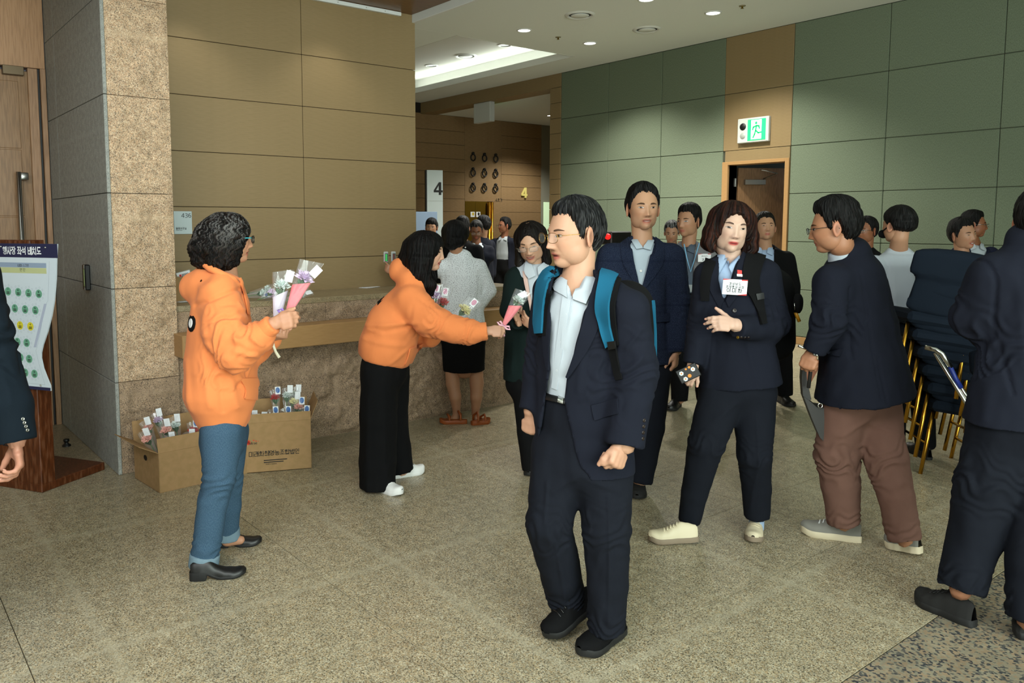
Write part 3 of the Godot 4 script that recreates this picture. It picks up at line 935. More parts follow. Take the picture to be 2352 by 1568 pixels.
func build_left_door() -> void:
	var z := -6.87
	var w := structure("wall_left", "oak clad wall over the left double door")
	box("cladding", Vector3(-3, 2.745, z - 0.12), Vector3(1.262, 3.36, z), wood(Color(0.68, 0.52, 0.38), 15, Vector3(6, 0.4, 6), 0.45, 0.08), w)
	var d := structure("door_3", "oak double door standing ajar beside the grey stone slabs")
	box("door_frame", Vector3(1.225, 0, z - 0.1), Vector3(1.262, 2.745, z + 0.012), M.oak_stile, d)
	box("gap", Vector3(1.20, 0, z - 0.1), Vector3(1.225, 2.745, z - 0.02), M.black, d)
	box("stile", Vector3(1.14, 0, z - 0.06), Vector3(1.205, 2.74, z + 0.01), M.oak_stile, d)
	var leaf := box("door_leaf", Vector3(0.2, 0.01, z - 0.055), Vector3(1.14, 2.715, z), M.oak_door, d)
	var h0 := leaf.position
	for i in 5:
		var y0 := 0.12 + i * 0.505
		box("inset_panel", Vector3(0.3, y0, z - 0.004) - h0, Vector3(1.075, y0 + 0.495, z + 0.006) - h0, M.oak_door, leaf, 0.005)
	box("bracket", Vector3(0.97, 2.675, z) - h0, Vector3(1.11, 2.74, z + 0.05) - h0, mat(Color(0.36, 0.3, 0.22), 0.4, 0.6), leaf)
	var st := new_st()
	var hx := 1.035
	tube_into(st, [Vector3(hx, 0.9, z + 0.09) - h0, Vector3(hx, 1.96, z + 0.09) - h0], 0.017, 16)
	box_into(st, Transform3D(Basis(), Vector3(hx + 0.03, 1.93, z + 0.05) - h0), Vector3(0.07, 0.055, 0.085), 0.004)
	box_into(st, Transform3D(Basis(), Vector3(hx + 0.03, 0.95, z + 0.05) - h0), Vector3(0.07, 0.055, 0.085), 0.004)
	stmesh("handle", st, M.steel, leaf)
	box("other_leaf", Vector3(-0.75, 0.01, z - 0.055), Vector3(0.19, 2.715, z), M.oak_door, d)
	box("door_frame", Vector3(-3, 0, z - 0.1), Vector3(-0.76, 2.745, z), M.oak_stile, d)
	# door stop on the floor
	var s := thing("door_stop", "small black door stop on the floor beside the grey slabs", "door stop", FL(153, 1024))
	lathe("body", [Vector2(0.03, 0), Vector2(0.028, 0.01), Vector2(0.014, 0.02), Vector2(0.014, 0.03), Vector2(0.02, 0.035), Vector2(0.02, 0.05), Vector2(0, 0.055)], Transform3D(), M.black, s, 16)
	# lock reader on the grey slab
	var r := thing("card_reader", "black card reader with a green label on the grey stone slab", "card reader", Vector3(1.267, 1.22, -5.765))
	box("body", Vector3(-0.035, -0.085, -0.04), Vector3(-0.001, 0.085, 0.04), M.black, r, 0.006)
	box("label_strip", Vector3(-0.037, -0.06, 0.0), Vector3(-0.035, 0.055, 0.03), mat(Color(0.55, 0.62, 0.42), 0.5), r, 0.0005)
	box("metal_cap", Vector3(-0.038, 0.058, 0.006), Vector3(-0.034, 0.084, 0.028), M.steel, r, 0.001)
	box("metal_cap", Vector3(-0.038, -0.084, 0.006), Vector3(-0.034, -0.064, 0.028), M.steel, r, 0.001)

func build_shell() -> void:
	var w := structure("wall_near", "plain walls of the hall behind the camera")
	box("plain_wall", Vector3(-3.2, 0, 4), Vector3(10.0, 4.3, 4.2), M.white_wall, w)
	box("plain_wall", Vector3(-3.2, 0, -7.0), Vector3(-3, 4.3, 4.2), M.white_wall, w)
	box("plain_wall", Vector3(3.7, 0, ZF), Vector3(3.94, 4.3, -5.9), M.white_wall, w)
	box("plain_wall", Vector3(-3.2, 3.36, -7.1), Vector3(3.94, 4.3, -6.9), M.white_wall, w)
	box("plain_wall", Vector3(-3.2, 4.236, -7.1), Vector3(3.96, 4.3, -3.1), M.white_wall, w)
# ---------------------------------------------------------------- flowers, boxes, the seating chart, chairs
func furnishings() -> void:
	M.pink_paper = mat(Color(0.86, 0.44, 0.47), 0.7)
	M.white_paper_wrap = mat(Color(0.78, 0.75, 0.8), 0.75)
	M.leaf = mat(Color(0.16, 0.32, 0.12), 0.6)
	M.stem = mat(Color(0.3, 0.45, 0.2), 0.6)
	for c in [["red", Color(0.78, 0.05, 0.05)], ["pink", Color(0.95, 0.7, 0.64)], ["white", Color(0.9, 0.95, 0.93)], ["lilac", Color(0.9, 0.8, 0.93)], ["yellow", Color(0.95, 0.92, 0.68)]]:
		var m := mat(c[1], 0.75)
		m.backlight_enabled = true
		m.backlight = Color(0.7, 0.7, 0.7)
		M["petal_" + c[0]] = m
	M.lilac_ribbon = mat(Color(0.56, 0.43, 0.75), 0.4)
	M.cream_ribbon = mat(Color(0.82, 0.79, 0.7), 0.5)
	M.pink_ribbon = mat(Color(0.88, 0.66, 0.72), 0.4)
	M.picture_blue = mat(Color(0.2, 0.38, 0.62), 0.5)
	M.picture_pink = mat(Color(0.75, 0.5, 0.6), 0.5)
	M.grey_print = mat(Color(0.5, 0.5, 0.52), 0.6)
	M.red_print = mat(Color(0.7, 0.1, 0.1), 0.6)
	seating_chart()
	cartons()
	counter_things()
	held_flowers()
	stacked_chairs()
	var dv := thing("video_monitor", "small dark monitor with a red lamp between the striding man and the tall man", "monitor", depth_point(1412, 8.0))
	var p := W(1412, 545, 8.0) - dv.position
	box("case", p + Vector3(-0.16, -0.07, -0.1), p + Vector3(0.14, 0.06, 0.1), M.black, dv, 0.01)
	tube("stand", [p + Vector3(0, -0.07, 0), Vector3(0, 0.02, 0)], 0.02, M.black, dv)
	lathe("foot", [Vector2(0, 0.03), Vector2(0.2, 0.02), Vector2(0.22, 0)], Transform3D(), M.black, dv)
	lathe("red_lamp", [Vector2(0, 0.03), Vector2(0.02, 0.022), Vector2(0.03, 0)], Transform3D(Basis(CB.y, CB.z, CB.x), W(1396, 543, 7.8) - dv.position), glow(Color(1.0, 0.06, 0.05), 2.5), dv, 12)

var blooms := {}
func bloom(colour: String, seed_: int) -> ArrayMesh:      # a carnation: frilled cups of petals one inside the other; y up, about 5 cm across
	var key := [colour, seed_]
	if blooms.has(key): return blooms[key]
	var n := noise(seed_, 1.0, 2)
	var st := new_st()
	for layer in 5:
		var r: float = [0.031, 0.029, 0.024, 0.017, 0.01][layer]
		var h: float = [0.004, 0.013, 0.02, 0.025, 0.028][layer]
		var cnt := 40
		var rings := []
		for j in 5:
			var t := j / 4.0
			var ring := []
			for i in cnt:
				var a := TAU * i / cnt
				var fr := n.get_noise_2d(cos(a) * 6.0 + layer * 11.0, sin(a) * 6.0 + t * 0.8) * t * t
				var z := sin(a * 9.0 + layer * 2.0 + fr * 5.0) * 0.004 * t
				var rr := r * (0.16 + 0.84 * t) * (1.0 + fr * 0.5)
				ring.append(Vector3(cos(a) * rr, h * (0.1 + 0.9 * sqrt(t)) + z + fr * 0.006, sin(a) * rr))
			rings.append(ring)
		for j in 4:
			for i in cnt:
				var k := (i + 1) % cnt
				tri(st, rings[j][i], rings[j][k], rings[j + 1][k])
				tri(st, rings[j][i], rings[j + 1][k], rings[j + 1][i])
	st.index()
	st.generate_normals()
	blooms[key] = st.commit()
	return blooms[key]

func bouquet(label: String, tie: Vector3, dir: Vector3, out: Vector3, L: float, o := {}) -> Node3D:
	# one carnation in a clear sleeve; tie: where the ribbon goes round, dir: towards the bloom, out: the flat side of the sleeve
	var b := thing("wrapped_carnation", label, "flower", tie, o.get("group", ""))
	var y := dir.normalized()
	var z := (out - y * out.dot(y)).normalized()
	b.basis = Basis(y.cross(z), y, z)
	var seed_ := int(o.get("seed", 1))
	var w: float = o.get("w", 0.05)
	var n := noise(seed_ + 50, 9.0, 2)
	var sleeve := func(a0: float, a1: float, k: float, slant: float) -> Callable:
		return func(i: int, j: int) -> Vector3:
			var a := TAU * i / 24.0
			var t := lerpf(a0, a1, j / 8.0)
			var top := 1.0 + slant * cos(a) * (j / 8.0)
			var ww := lerpf(0.009, w, pow(clampf(t, 0, 1), 0.8)) * k
			var q := n.get_noise_2d(cos(a) * 2.0 + t * 2.0, sin(a) * 2.0) * 0.008 * t
			return Vector3(cos(a) * ww, t * L * top, sin(a) * ww * 0.5 + q)
	var clear: Callable = sleeve.call(-0.05, 1.0, 1.0, 0.05)
	put("clear_sleeve", grid_mesh(24, 9, clear, true), M.cellophane, b)
	if o.has("wrap"):
		var pap: Callable = sleeve.call(-0.04, 0.58, 0.95, 0.14)
		put("paper_wrap", grid_mesh(24, 9, pap, true), o.wrap, b)
	var fy: float = o.get("fy", 0.7) * L
	tube("stem", [Vector3(0, -0.05, 0), Vector3(0.003, 0.05, 0), Vector3(0, fy, 0)], 0.0025, M.stem, b, 6)
	var st := new_st()
	lathe_into(st, [Vector2(0.002, fy - 0.035), Vector2(0.009, fy - 0.022), Vector2(0.009, fy), Vector2(0.0, fy)], Transform3D(), 10)
	for s in [-1.0, 1.0]:
		tube_into(st, [Vector3(0, fy - 0.045, 0), Vector3(s * 0.014, fy - 0.02, 0.006), Vector3(s * 0.02, fy + 0.006, 0.008)], [0.002, 0.007, 0.001], 6, false, 0.25, Vector3.BACK)
	stmesh("leaves", st, M.leaf, b)
	put("bloom", bloom(o.get("colour", "white"), seed_ % 3), M["petal_" + o.get("colour", "white")], b, Vector3(0, fy - 0.004, 0), Basis(Vector3.RIGHT, 0.25) * Basis(Vector3.UP, seed_ * 1.7) * Basis.from_scale(Vector3.ONE * o.get("size", 1.0)))
	if o.get("card", true):
		var ca := put("card", chamfer_box(Vector3(0.036, 0.05, 0.001), 0.0003), M.paper, b, Vector3(o.get("cx", 0.022), L * o.get("cy", 1.0) - 0.02, 0.012), Basis(Vector3.BACK, o.get("ct", -0.15)))
		if o.has("picture"):
			var ps := new_st(-1)
			disc_into(ps, Transform3D(Basis(), Vector3(0, 0.002, 0.0006)), 0.014, 0.019)
			ps.generate_normals()
			put("picture", ps.commit(), o.picture, ca)
	if o.has("ribbon"):
		var rb := new_st()
		for s in [-1.0, 1.0]:
			tube_into(rb, [Vector3(0, 0, 0.012), Vector3(s * 0.03, 0.014, 0.018), Vector3(s * 0.042, 0.002, 0.016), Vector3(s * 0.025, -0.006, 0.016), Vector3(0, 0, 0.014)], 0.006, 6, false, 0.2, Vector3.BACK)
		tube_into(rb, [Vector3(0, 0, 0.013), Vector3(0.02, -0.03, 0.016), Vector3(0.034, -0.05, 0.014)], 0.006, 6, false, 0.2, Vector3.BACK)
		tube_into(rb, [Vector3(-0.011, 0, 0), Vector3(0, 0, 0.011), Vector3(0.011, 0, 0), Vector3(0, 0, -0.011)], 0.005, 6, true)
		stmesh("ribbon", rb, o.ribbon, b)
	return b

func seg(a: Vector2, b: Vector2, d: float) -> Array: return [W(a.x, a.y, d), W(b.x, b.y, d)]

func held_flowers() -> void:
	# by the woman at the pillar
	var d := 3.45
	var o := W(660, 722, d)
	var t := W(716, 600, d)
	bouquet("pale lilac carnation in pink paper with lilac ribbon held by the pillar woman", o, t - o, ct, (t - o).length(), {"colour": "lilac", "wrap": M.pink_paper, "ribbon": M.lilac_ribbon, "w": 0.052, "fy": 0.68, "size": 1.2, "seed": 3, "cx": 0.036, "ct": -0.35, "cy": 0.95})
	o = W(634, 748, d + 0.05)
	t = W(651, 622, d + 0.05)
	bouquet("white carnation in white paper held by the woman at the pillar", o, t - o, ct, (t - o).length(), {"colour": "white", "wrap": M.white_paper_wrap, "w": 0.047, "fy": 0.72, "size": 1.1, "seed": 5, "cx": 0.032, "ct": -0.12})
	var rs := thing("ribbon_end", "cream ribbon end hanging below the hands of the woman at the pillar", "ribbon", W(630, 785, 3.55))
	var rp := []
	for q in [[626, 782], [628, 795], [633, 808], [642, 821]]: rp.append(W(q[0], q[1], 3.55) - rs.position)
	var rst := new_st()
	tube_into(rst, rp, 0.007, 6, false, 0.2, ct)
	stmesh("strip", rst, M.cream_ribbon, rs)
	# by the reaching woman
	d = 4.63
	o = W(1156, 748, d)
	t = W(1203, 668, d)
	bouquet("white carnation in pink paper being handed over to the woman in the green coat", o, t - o, ct, (t - o).length(), {"colour": "white", "wrap": M.pink_paper, "ribbon": M.pink_ribbon, "w": 0.05, "fy": 0.72, "size": 1.15, "seed": 7, "cx": 0.004, "ct": -0.6, "cy": 0.98})
	var e := 4.95
	for q in [[1000, 760, 1022, 662, "red", "red carnation with a pink printed card, in the arm of the reaching woman", 0.66, 11], [986, 770, 1002, 655, "lilac", "pale lilac carnation behind the red one in the arm of the reaching woman", 0.78, 12], [1000, 775, 1092, 688, "yellow", "pale yellow carnation lying sideways in its clear sleeve before the white tweed jacket", 0.72, 13]]:
		o = W(q[0], q[1], e)
		t = W(q[2], q[3], e)
		bouquet(q[5], o, t - o, ct, (t - o).length(), {"colour": q[4], "w": 0.05, "fy": q[6], "size": 1.3, "seed": q[7], "picture": M.picture_pink, "cx": 0.006, "cy": 1.0, "ct": 0.1})
		e -= 0.04

func carton(called: String, label: String, a: Vector3, along: Vector3, w: float, dpt: float, h: float, flaps: Array) -> Node3D:
	# a: front left corner on the floor; flaps: [front, back, left, right] as [length, degrees from upright, outwards positive]
	var c := thing(called, label, "box", a)
	var x := along.normalized()
	var b := Basis(x, Vector3.UP, x.cross(Vector3.UP))      # z comes forward
	c.basis = b
	var th := 0.005
	box("bottom", Vector3(0, 0, -dpt), Vector3(w, th, 0), M.cardboard, c, 0.001)
	box("front", Vector3(0, 0, -th), Vector3(w, h, 0), M.cardboard, c, 0.001)
	box("back", Vector3(0, 0, -dpt), Vector3(w, h, -dpt + th), M.cardboard, c, 0.001)
	box("left_side", Vector3(0, 0, -dpt), Vector3(th, h, 0), M.cardboard, c, 0.001)
	box("right_side", Vector3(w - th, 0, -dpt), Vector3(w, h, 0), M.cardboard, c, 0.001)
	var hinge := [Vector3(w / 2, h, -th / 2), Vector3(w / 2, h, -dpt + th / 2), Vector3(th / 2, h, -dpt / 2), Vector3(w - th / 2, h, -dpt / 2)]
	var outw := [Vector3(0, 0, 1), Vector3(0, 0, -1), Vector3(-1, 0, 0), Vector3(1, 0, 0)]
	for i in 4:
		if flaps[i] == null: continue
		var l: float = flaps[i][0]
		var ang := deg_to_rad(flaps[i][1])
		var up: Vector3 = Vector3.UP * cos(ang) + outw[i] * sin(ang)
		var side_: Vector3 = outw[i].cross(Vector3.UP)
		var sz := Vector3(w if i < 2 else dpt, l, 0.004)
		put("flap", chamfer_box(sz, 0.001), M.cardboard, c, hinge[i] + up * l / 2, Basis(side_, up, side_.cross(up)))
	return c

func cartons() -> void:
	var a := FL(367, 1133)
	var al := FL(472, 1109) - a
	var h1 := on_plane(364, 1042, a, ct).y
	var c := carton("cardboard_box", "open cardboard box of wrapped flowers at the foot of the granite pillar", a, al, 0.56, 0.39, h1, [[0.085, -12], [0.12, 10], [0.13, 62], [0.1, 40]])
	var hole := new_st(-1)
	disc_into(hole, Transform3D(Basis(Vector3.BACK, Vector3.UP, Vector3.LEFT), Vector3(-0.0012, h1 * 0.72, -0.2)), 0.026, 0.017)
	hole.generate_normals()
	put("hand_hole", hole.commit(), M.black, c)
	var a2 := FL(545, 1089)
	var al2 := FL(716, 1075) - a2
	var h2 := on_plane(714, 963, FL(714, 1075), ct).y
	var c2 := carton("cardboard_box", "printed cardboard box of wrapped flowers in front of the counter", a2, al2, al2.length(), 0.3, h2, [[0.055, -14], [0.09, 5], [0.08, 20], [0.13, 22]])
	var w := al2.length()
	lettering("lettering", "미래화훼영농조합법인", Transform3D(Basis(), Vector3(w * 0.16, h2 * 0.33, 0.001)), 0.031, M.ink, c2, 0.11, 1.02)
	lettering("small_lettering", "http://www.", Transform3D(Basis(), Vector3(w * 0.38, h2 * 0.145, 0.001)), 0.009, M.ink, c2)
	var st := new_st(-1)
	for k in 2:
		for i in 13 - k * 2:
			stroke(st, Transform3D(), Vector2(w * (0.36 + k * 0.0) + i * 0.011, h2 * (0.235 - k * 0.04)), Vector2(w * 0.36 + i * 0.011 + 0.0075, h2 * (0.235 - k * 0.04)), 0.006)
	var lg := new_st(-1)
	for k in 4:
		for s in [-1.0, 1.0]:
			var ang: float = PI / 4 + k * PI / 2 + s * 0.35
			disc_into(lg, Transform3D(Basis(Vector3.BACK, ang), Vector3(w * 0.15 + cos(ang) * 0.0085, h2 * 0.62 + sin(ang) * 0.0085, 0.0008)), 0.009, 0.0055, 12)
	for q in [[0.036, 0.012, 0.0045], [0.05, 0.006, 0.004], [0.064, 0.004, 0.0025]]:
		disc_into(lg, Transform3D(Basis(), Vector3(w * 0.15 + q[0], h2 * 0.62 + q[1], 0.0008)), q[2], q[2], 10)
	st.generate_normals()
	put("small_print", st.commit(), M.ink, c2)
	lg.generate_normals()
	put("logo", lg.commit(), mat(Color(0.75, 0.2, 0.08), 0.7), c2)
	lettering("logo_lettering", "Mirae", Transform3D(Basis(), Vector3(w * 0.15 + 0.008, h2 * 0.62 - 0.014, 0.0012)), 0.015, M.ink, c2)
	# the flowers that stand in them: [x along, z back, lean x, lean z, rise, colour, label, picture]
	var rows := [
		[0.06, 0.10, -0.45, 0.1, 0.03, "pink", "pale pink carnation leaning furthest left out of the box by the pillar", false],
		[0.10, 0.22, -0.3, -0.2, 0.05, "pink", "pale pink carnation at the back left of the box by the pillar", false],
		[0.16, 0.12, -0.25, 0.1, 0.05, "pink", "pale pink carnation with white card amid the cluster in the box by the pillar", false],
		[0.17, 0.28, -0.12, -0.3, 0.07, "lilac", "pale carnation with two blank cards at the top of the cluster by the pillar", false],
		[0.15, 0.05, -0.2, 0.2, -0.02, "pink", "peach pink carnation at the front left corner of the box by the pillar", false],
		[0.22, 0.18, -0.1, 0.0, 0.05, "white", "white carnation between the pink ones and the red one by the pillar", false],
		[0.3, 0.16, 0.05, 0.0, 0.0, "red", "red carnation with a blue picture card in the box by the pillar", true],
		[0.33, 0.09, 0.1, 0.1, -0.05, "lilac", "lilac carnation low in front of the red one in the box by the pillar", false],
		[0.24, 0.06, 0.0, 0.25, -0.03, "white", "white wrapped carnation with a blank card at the front of the box by the pillar", false],
	]
	for r in rows:
		var p: Vector3 = c.position + c.basis * Vector3(r[0], h1 - 0.11 + r[4], -r[1] - 0.05)
		bouquet(r[6], p, c.basis * Vector3(r[2], 1, minf(r[3], -0.05)), ct, 0.21, {"colour": r[5], "seed": int(r[0] * 100), "w": 0.04, "fy": 0.72, "cy": 1.05, "picture": M.picture_blue if r[7] else M.paper, "group": "flowers in the box by the pillar", "ct": r[2] * 0.3})
	var rows2 := [
		[0.10, 0.12, 0.0, 0.1, -0.05, "yellow", "yellow carnation at the left in the printed box beside the orange hoodie", false],
		[0.14, 0.07, 0.1, 0.1, -0.05, "lilac", "lilac carnation with a blank card at the left in the printed box", false],
		[0.26, 0.14, -0.05, -0.1, 0.09, "red", "red carnation standing highest in the printed box", true],
		[0.25, 0.06, -0.1, 0.1, -0.02, "yellow", "pale yellow carnation in front with a picture card in the printed box", true],
		[0.31, 0.05, 0.0, 0.2, -0.02, "yellow", "large pale yellow carnation at the front middle of the printed box", true],
		[0.32, 0.13, 0.05, -0.1, 0.1, "white", "white wrapped carnation with tall blank cards behind the red one", false],
		[0.36, 0.11, 0.08, 0.0, 0.06, "yellow", "yellow carnation between the blank cards and the pink bloom in the printed box", false],
		[0.39, 0.08, 0.05, 0.1, 0.03, "pink", "pink carnation with green leaves at the right of the printed box", true],
		[0.41, 0.05, 0.1, 0.1, -0.02, "yellow", "pale yellow carnation at the right front corner of the printed box", true],
		[0.37, 0.18, 0.1, -0.2, 0.09, "white", "white carnation in a clear sleeve at the back right of the printed box", false],
	]
	for r in rows2:
		var p: Vector3 = c2.position + c2.basis * Vector3(r[0], h2 - 0.12 + r[4], -r[1] - 0.05)
		bouquet(r[6], p, c2.basis * Vector3(r[2], 1, minf(r[3], -0.05)), ct, 0.2, {"colour": r[5], "seed": int(r[0] * 100) + 3, "w": 0.04, "fy": 0.72, "cy": 1.05, "picture": M.picture_blue if r[7] else M.paper, "group": "flowers in the printed box", "ct": r[2] * 0.4})

func counter_things() -> void:
	var top := 1.04
	# wrapped flowers lying in a heap
	var heap := [[560, 680, 640, 676, "white", "wrapped white carnation lying at the left of the heap on the counter", M.picture_blue], [600, 685, 655, 668, "lilac", "wrapped lilac carnation in the middle of the heap on the counter", M.paper], [575, 672, 660, 664, "white", "wrapped white carnation at the back of the heap on the counter", M.paper], [640, 684, 712, 674, "pink", "wrapped pink carnation at the right of the heap on the counter", M.paper], [655, 690, 725, 668, "white", "crumpled clear sleeve of a white carnation at the right end of the heap", M.paper]]
	var i := 0
	for q in heap:
		var a := FL(q[0], q[1], top + 0.03)
		var b := FL(q[2], q[3], top + 0.045 + i * 0.008)
		bouquet(q[5], a, (b - a) + Vector3(0, 0.02, 0), Vector3.UP * 0.8 + ct, 0.2, {"colour": q[4], "seed": 60 + i, "w": 0.045, "picture": q[6], "fy": 0.7, "group": "flowers heaped on the counter"})
		i += 1
	for q in [[845, 660, "white flyer lying on the counter, the left one", 0.3], [878, 656, "white printed flyer on the counter under the woman's arm", -0.2], [430, 692, "blue and white leaflet on the counter behind the orange hood", 0.1]]:
		var f := thing("flyer", q[2], "flyer", FL(q[0], q[1], top), "flyers on the counter")
		f.basis = Basis(Vector3.UP, q[3])
		for k in 3:
			put("sheet", chamfer_box(Vector3(0.15, 0.0012, 0.1), 0.0003), M.paper, f, Vector3(k * 0.012, 0.001 + k * 0.0014, k * 0.006), Basis(Vector3.UP, k * 0.12))
		box("printed_band", Vector3(-0.05, 0.0046, -0.03), Vector3(0.07, 0.005, 0.0), M.picture_blue if q[0] == 430 else M.grey_print, f, 0.0001)
	var s := thing("card_stand", "small clear card stand with red and black print on the counter by the pillar", "card stand", FL(440, 690, top))
	s.basis = frame_of((ct + cx * 0.3).normalized()) * Basis(Vector3.BACK, 0.25)
	box("card", Vector3(-0.045, 0.12, -0.002), Vector3(0.045, 0.21, 0.0), M.paper, s, 0.0005)
	box("red_print", Vector3(-0.03, 0.175, 0.0), Vector3(-0.015, 0.195, 0.0008), M.red_print, s, 0.0001)
	var st := new_st(-1)
	for k in 5: stroke(st, Transform3D(), Vector2(-0.01 + k * 0.009, 0.178), Vector2(-0.008 + k * 0.009, 0.193), 0.005)
	for k in 6: stroke(st, Transform3D(), Vector2(-0.02 + k * 0.009, 0.14), Vector2(-0.018 + k * 0.009, 0.158), 0.005)
	st.generate_normals()
	put("print", st.commit(), M.ink, s)
	box("holder", Vector3(-0.05, 0.1, -0.005), Vector3(0.05, 0.215, -0.003), M.lens, s, 0.0005)
	box("post", Vector3(-0.006, 0, -0.008), Vector3(0.006, 0.12, -0.002), M.steel, s, 0.001)
	box("foot", Vector3(-0.04, 0, -0.03), Vector3(0.04, 0.006, 0.03), M.steel, s, 0.001)
	var b := thing("carton", "brown cardboard carton on the counter against the granite pillar", "box", Vector3(1.78, top, -5.66))
	box("body", Vector3(-0.1, 0, -0.12), Vector3(0.12, 0.17, 0.12), M.cardboard, b, 0.002)
	box("tape", Vector3(-0.02, 0.17, -0.121), Vector3(0.03, 0.1712, 0.121), mat(Color(0.6, 0.5, 0.36), 0.3), b, 0.0001)

func seating_chart() -> void:
	var q0 := FL(0, 1117)
	var q1 := FL(97, 1132)
	var u := (q1 - q0).normalized()
	var nrm := Vector3(-u.z, 0, u.x)
	if nrm.dot(ct) < 0: nrm = -nrm
	var up := Vector3.UP
	var B := Basis(u, up, nrm)
	var l := thing("lectern", "dark mahogany lectern with a low plinth, behind the seating chart", "lectern", q1)
	l.basis = B
	var top := on_plane(128, 552, q1, nrm).y
	box("front_board", Vector3(-0.62, 0.045, -0.1), Vector3(0.0, top, 0.0), M.mahogany, l, 0.004)
	box("plinth", Vector3(-0.7, 0, -0.48), Vector3(0.0, 0.05, 0.0), M.mahogany, l, 0.004)
	lettering("lettering", "김해", Transform3D(Basis(), Vector3(-0.30, 0.26, 0.001)), 0.05, M.ink, l, 0.16)
	# the printed board fixed to its front
	var p0 := q1 + nrm * 0.012
	var b := thing("seating_chart", "white printed seating chart with a navy heading and a wavy right edge", "poster", p0)
	b.basis = B
	var inv := Transform3D(B, p0).affine_inverse()
	var P := func(x: float, y: float) -> Vector2:
		var v := inv * on_plane(x, y, p0, nrm)
		return Vector2(v.x, v.y)
	var out := PackedVector2Array()
	for q in [[134, 560], [132, 597], [131, 640], [127, 690], [121, 725], [112, 760], [101, 792], [97, 810], [97, 822], [102, 845], [111, 868], [118, 885], [119, 897]]: out.append(P.call(q[0], q[1]))
	var right := out[0].x
	var wd := 0.78
	var lft := []
	for i in range(out.size() - 1, -1, -1): lft.append(Vector2(right - wd + (right - out[i].x), out[i].y))
	for v in lft: out.append(v)
	var face_m := mat(Color(0.72, 0.76, 0.79), 0.45)
	plate("board", out, Transform3D(), 0.008, face_m, b)
	var z := 0.0085
	var head_bottom: float = P.call(60, 591).y
	var top_y: float = out[0].y
	var navy := mat(Color(0.1, 0.11, 0.24), 0.45)
	box("heading_band", Vector3(right - wd, head_bottom, 0.008), Vector3(right, top_y, 0.0088), navy, b, 0.0002)
	box("foot_band", Vector3(right - wd + 0.02, out[12].y, 0.008), Vector3(out[12].x, out[12].y + 0.018, 0.0088), navy, b, 0.0002)
	var tl: Vector2 = P.call(10, 583)
	var tr: Vector2 = P.call(101, 586)
	var hw := (tr.x - tl.x)
	lettering("heading", "행사장 좌석 배치도", Transform3D(Basis().scaled(Vector3(1, 1.28, 1)), Vector3(tl.x, tl.y, 0.0088)), hw / 9.4, M.paper, b, 0.15, 1.04)
	var y1: float = P.call(60, 603).y
	var y2: float = P.call(60, 614).y
	var y3: float = P.call(60, 627).y
	var xr: float = P.call(109, 610).x
	box("screen_band", Vector3(xr - 0.55, y2, 0.008), Vector3(xr, y1, 0.0086), mat(Color(0.5, 0.56, 0.64), 0.5), b, 0.0002)
	box("stage_band", Vector3(xr - 0.55, y3, 0.008), Vector3(xr, y2 - 0.001, 0.0086), mat(Color(0.66, 0.68, 0.5), 0.5), b, 0.0002)
	lettering("band_lettering", "LED 스크린", Transform3D(Basis(), Vector3(P.call(44, 608).x, y2 + 0.004, 0.0088)), 0.015, M.ink, b, 0.09)
	lettering("band_lettering", "연 단", Transform3D(Basis(), Vector3(P.call(49, 622).x, y3 + 0.011, 0.0088)), 0.017, M.ink, b, 0.09)
	var g := mat(Color(0.36, 0.57, 0.47), 0.5)
	var ye := mat(Color(0.74, 0.7, 0.16), 0.5)
	var dots := new_st(-1)
	disc_into(dots, Transform3D(), 0.0245, 0.0245, 22)
	dots.generate_normals()
	var dot_mesh := dots.commit()
	var ink := new_st(-1)
	var seats := new_st(-1)
	var tables := [[-2, 667, "6"], [21.5, 668.6, "7"], [44.8, 670.5, "8"], [68.3, 672.8, "9"], [92, 674.5, "10"], [14, 705, "12"], [37, 707.6, "13"], [60.5, 710, "14"], [84, 712, "15"], [5.5, 742, "3"], [26.6, 744, "1"], [49, 746.6, "2"], [72.7, 749, "4"], [4, 780, "17"], [23, 781.7, "18"], [43, 784.4, "19"], [64, 786.6, "20"], [30, 817, "23"], [50, 820, "24"], [70, 823.6, "25"], [39, 852.4, "28"], [61, 855, "29"], [82, 857.6, "30"]]
	for t in tables:
		var c: Vector2 = P.call(t[0], t[1])
		var yellow: bool = t[1] > 735 and t[1] < 755
		put("table_dot", dot_mesh, ye if yellow else g, b, Vector3(c.x, c.y, 0.0082))
		for k in 9:
			var a := TAU * k / 9.0
			var o := Vector2(cos(a), sin(a)) * 0.036 + c
			for m in 8:
				stroke(seats, Transform3D(Basis(), Vector3(0, 0, 0.0078)), o + Vector2(cos(TAU * m / 8), sin(TAU * m / 8)) * 0.0055, o + Vector2(cos(TAU * (m + 1) / 8), sin(TAU * (m + 1) / 8)) * 0.0055, 0.0009)
		write_into(ink, t[2], Transform3D(Basis(), Vector3(c.x - 0.004 * t[2].length(), c.y + 0.006, 0.0087)), 0.011)
		for r in 2:
			for k in 3:
				stroke(ink, Transform3D(Basis(), Vector3(0, 0, 0.0083)), Vector2(c.x - 0.010 + k * 0.0075, c.y - 0.004 - r * 0.008), Vector2(c.x - 0.0055 + k * 0.0075, c.y - 0.004 - r * 0.008), 0.0045)
	# the hall's outline, an aisle label, doors
	var line := [[116, 600], [113, 690], [107, 700], [90, 790], [85, 805], [95, 845], [106, 883], [40, 876]]
	for i in line.size() - 1:
		stroke(seats, Transform3D(Basis(), Vector3(0, 0, 0.0078)), P.call(line[i][0], line[i][1]), P.call(line[i + 1][0], line[i + 1][1]), 0.0012)
	for e in [[ink, M.ink, "table_numbers"], [seats, mat(Color(0.5, 0.55, 0.6), 0.6), "seat_rings"]]:
		e[0].generate_normals()
		put(e[2], e[0].commit(), e[1], b)
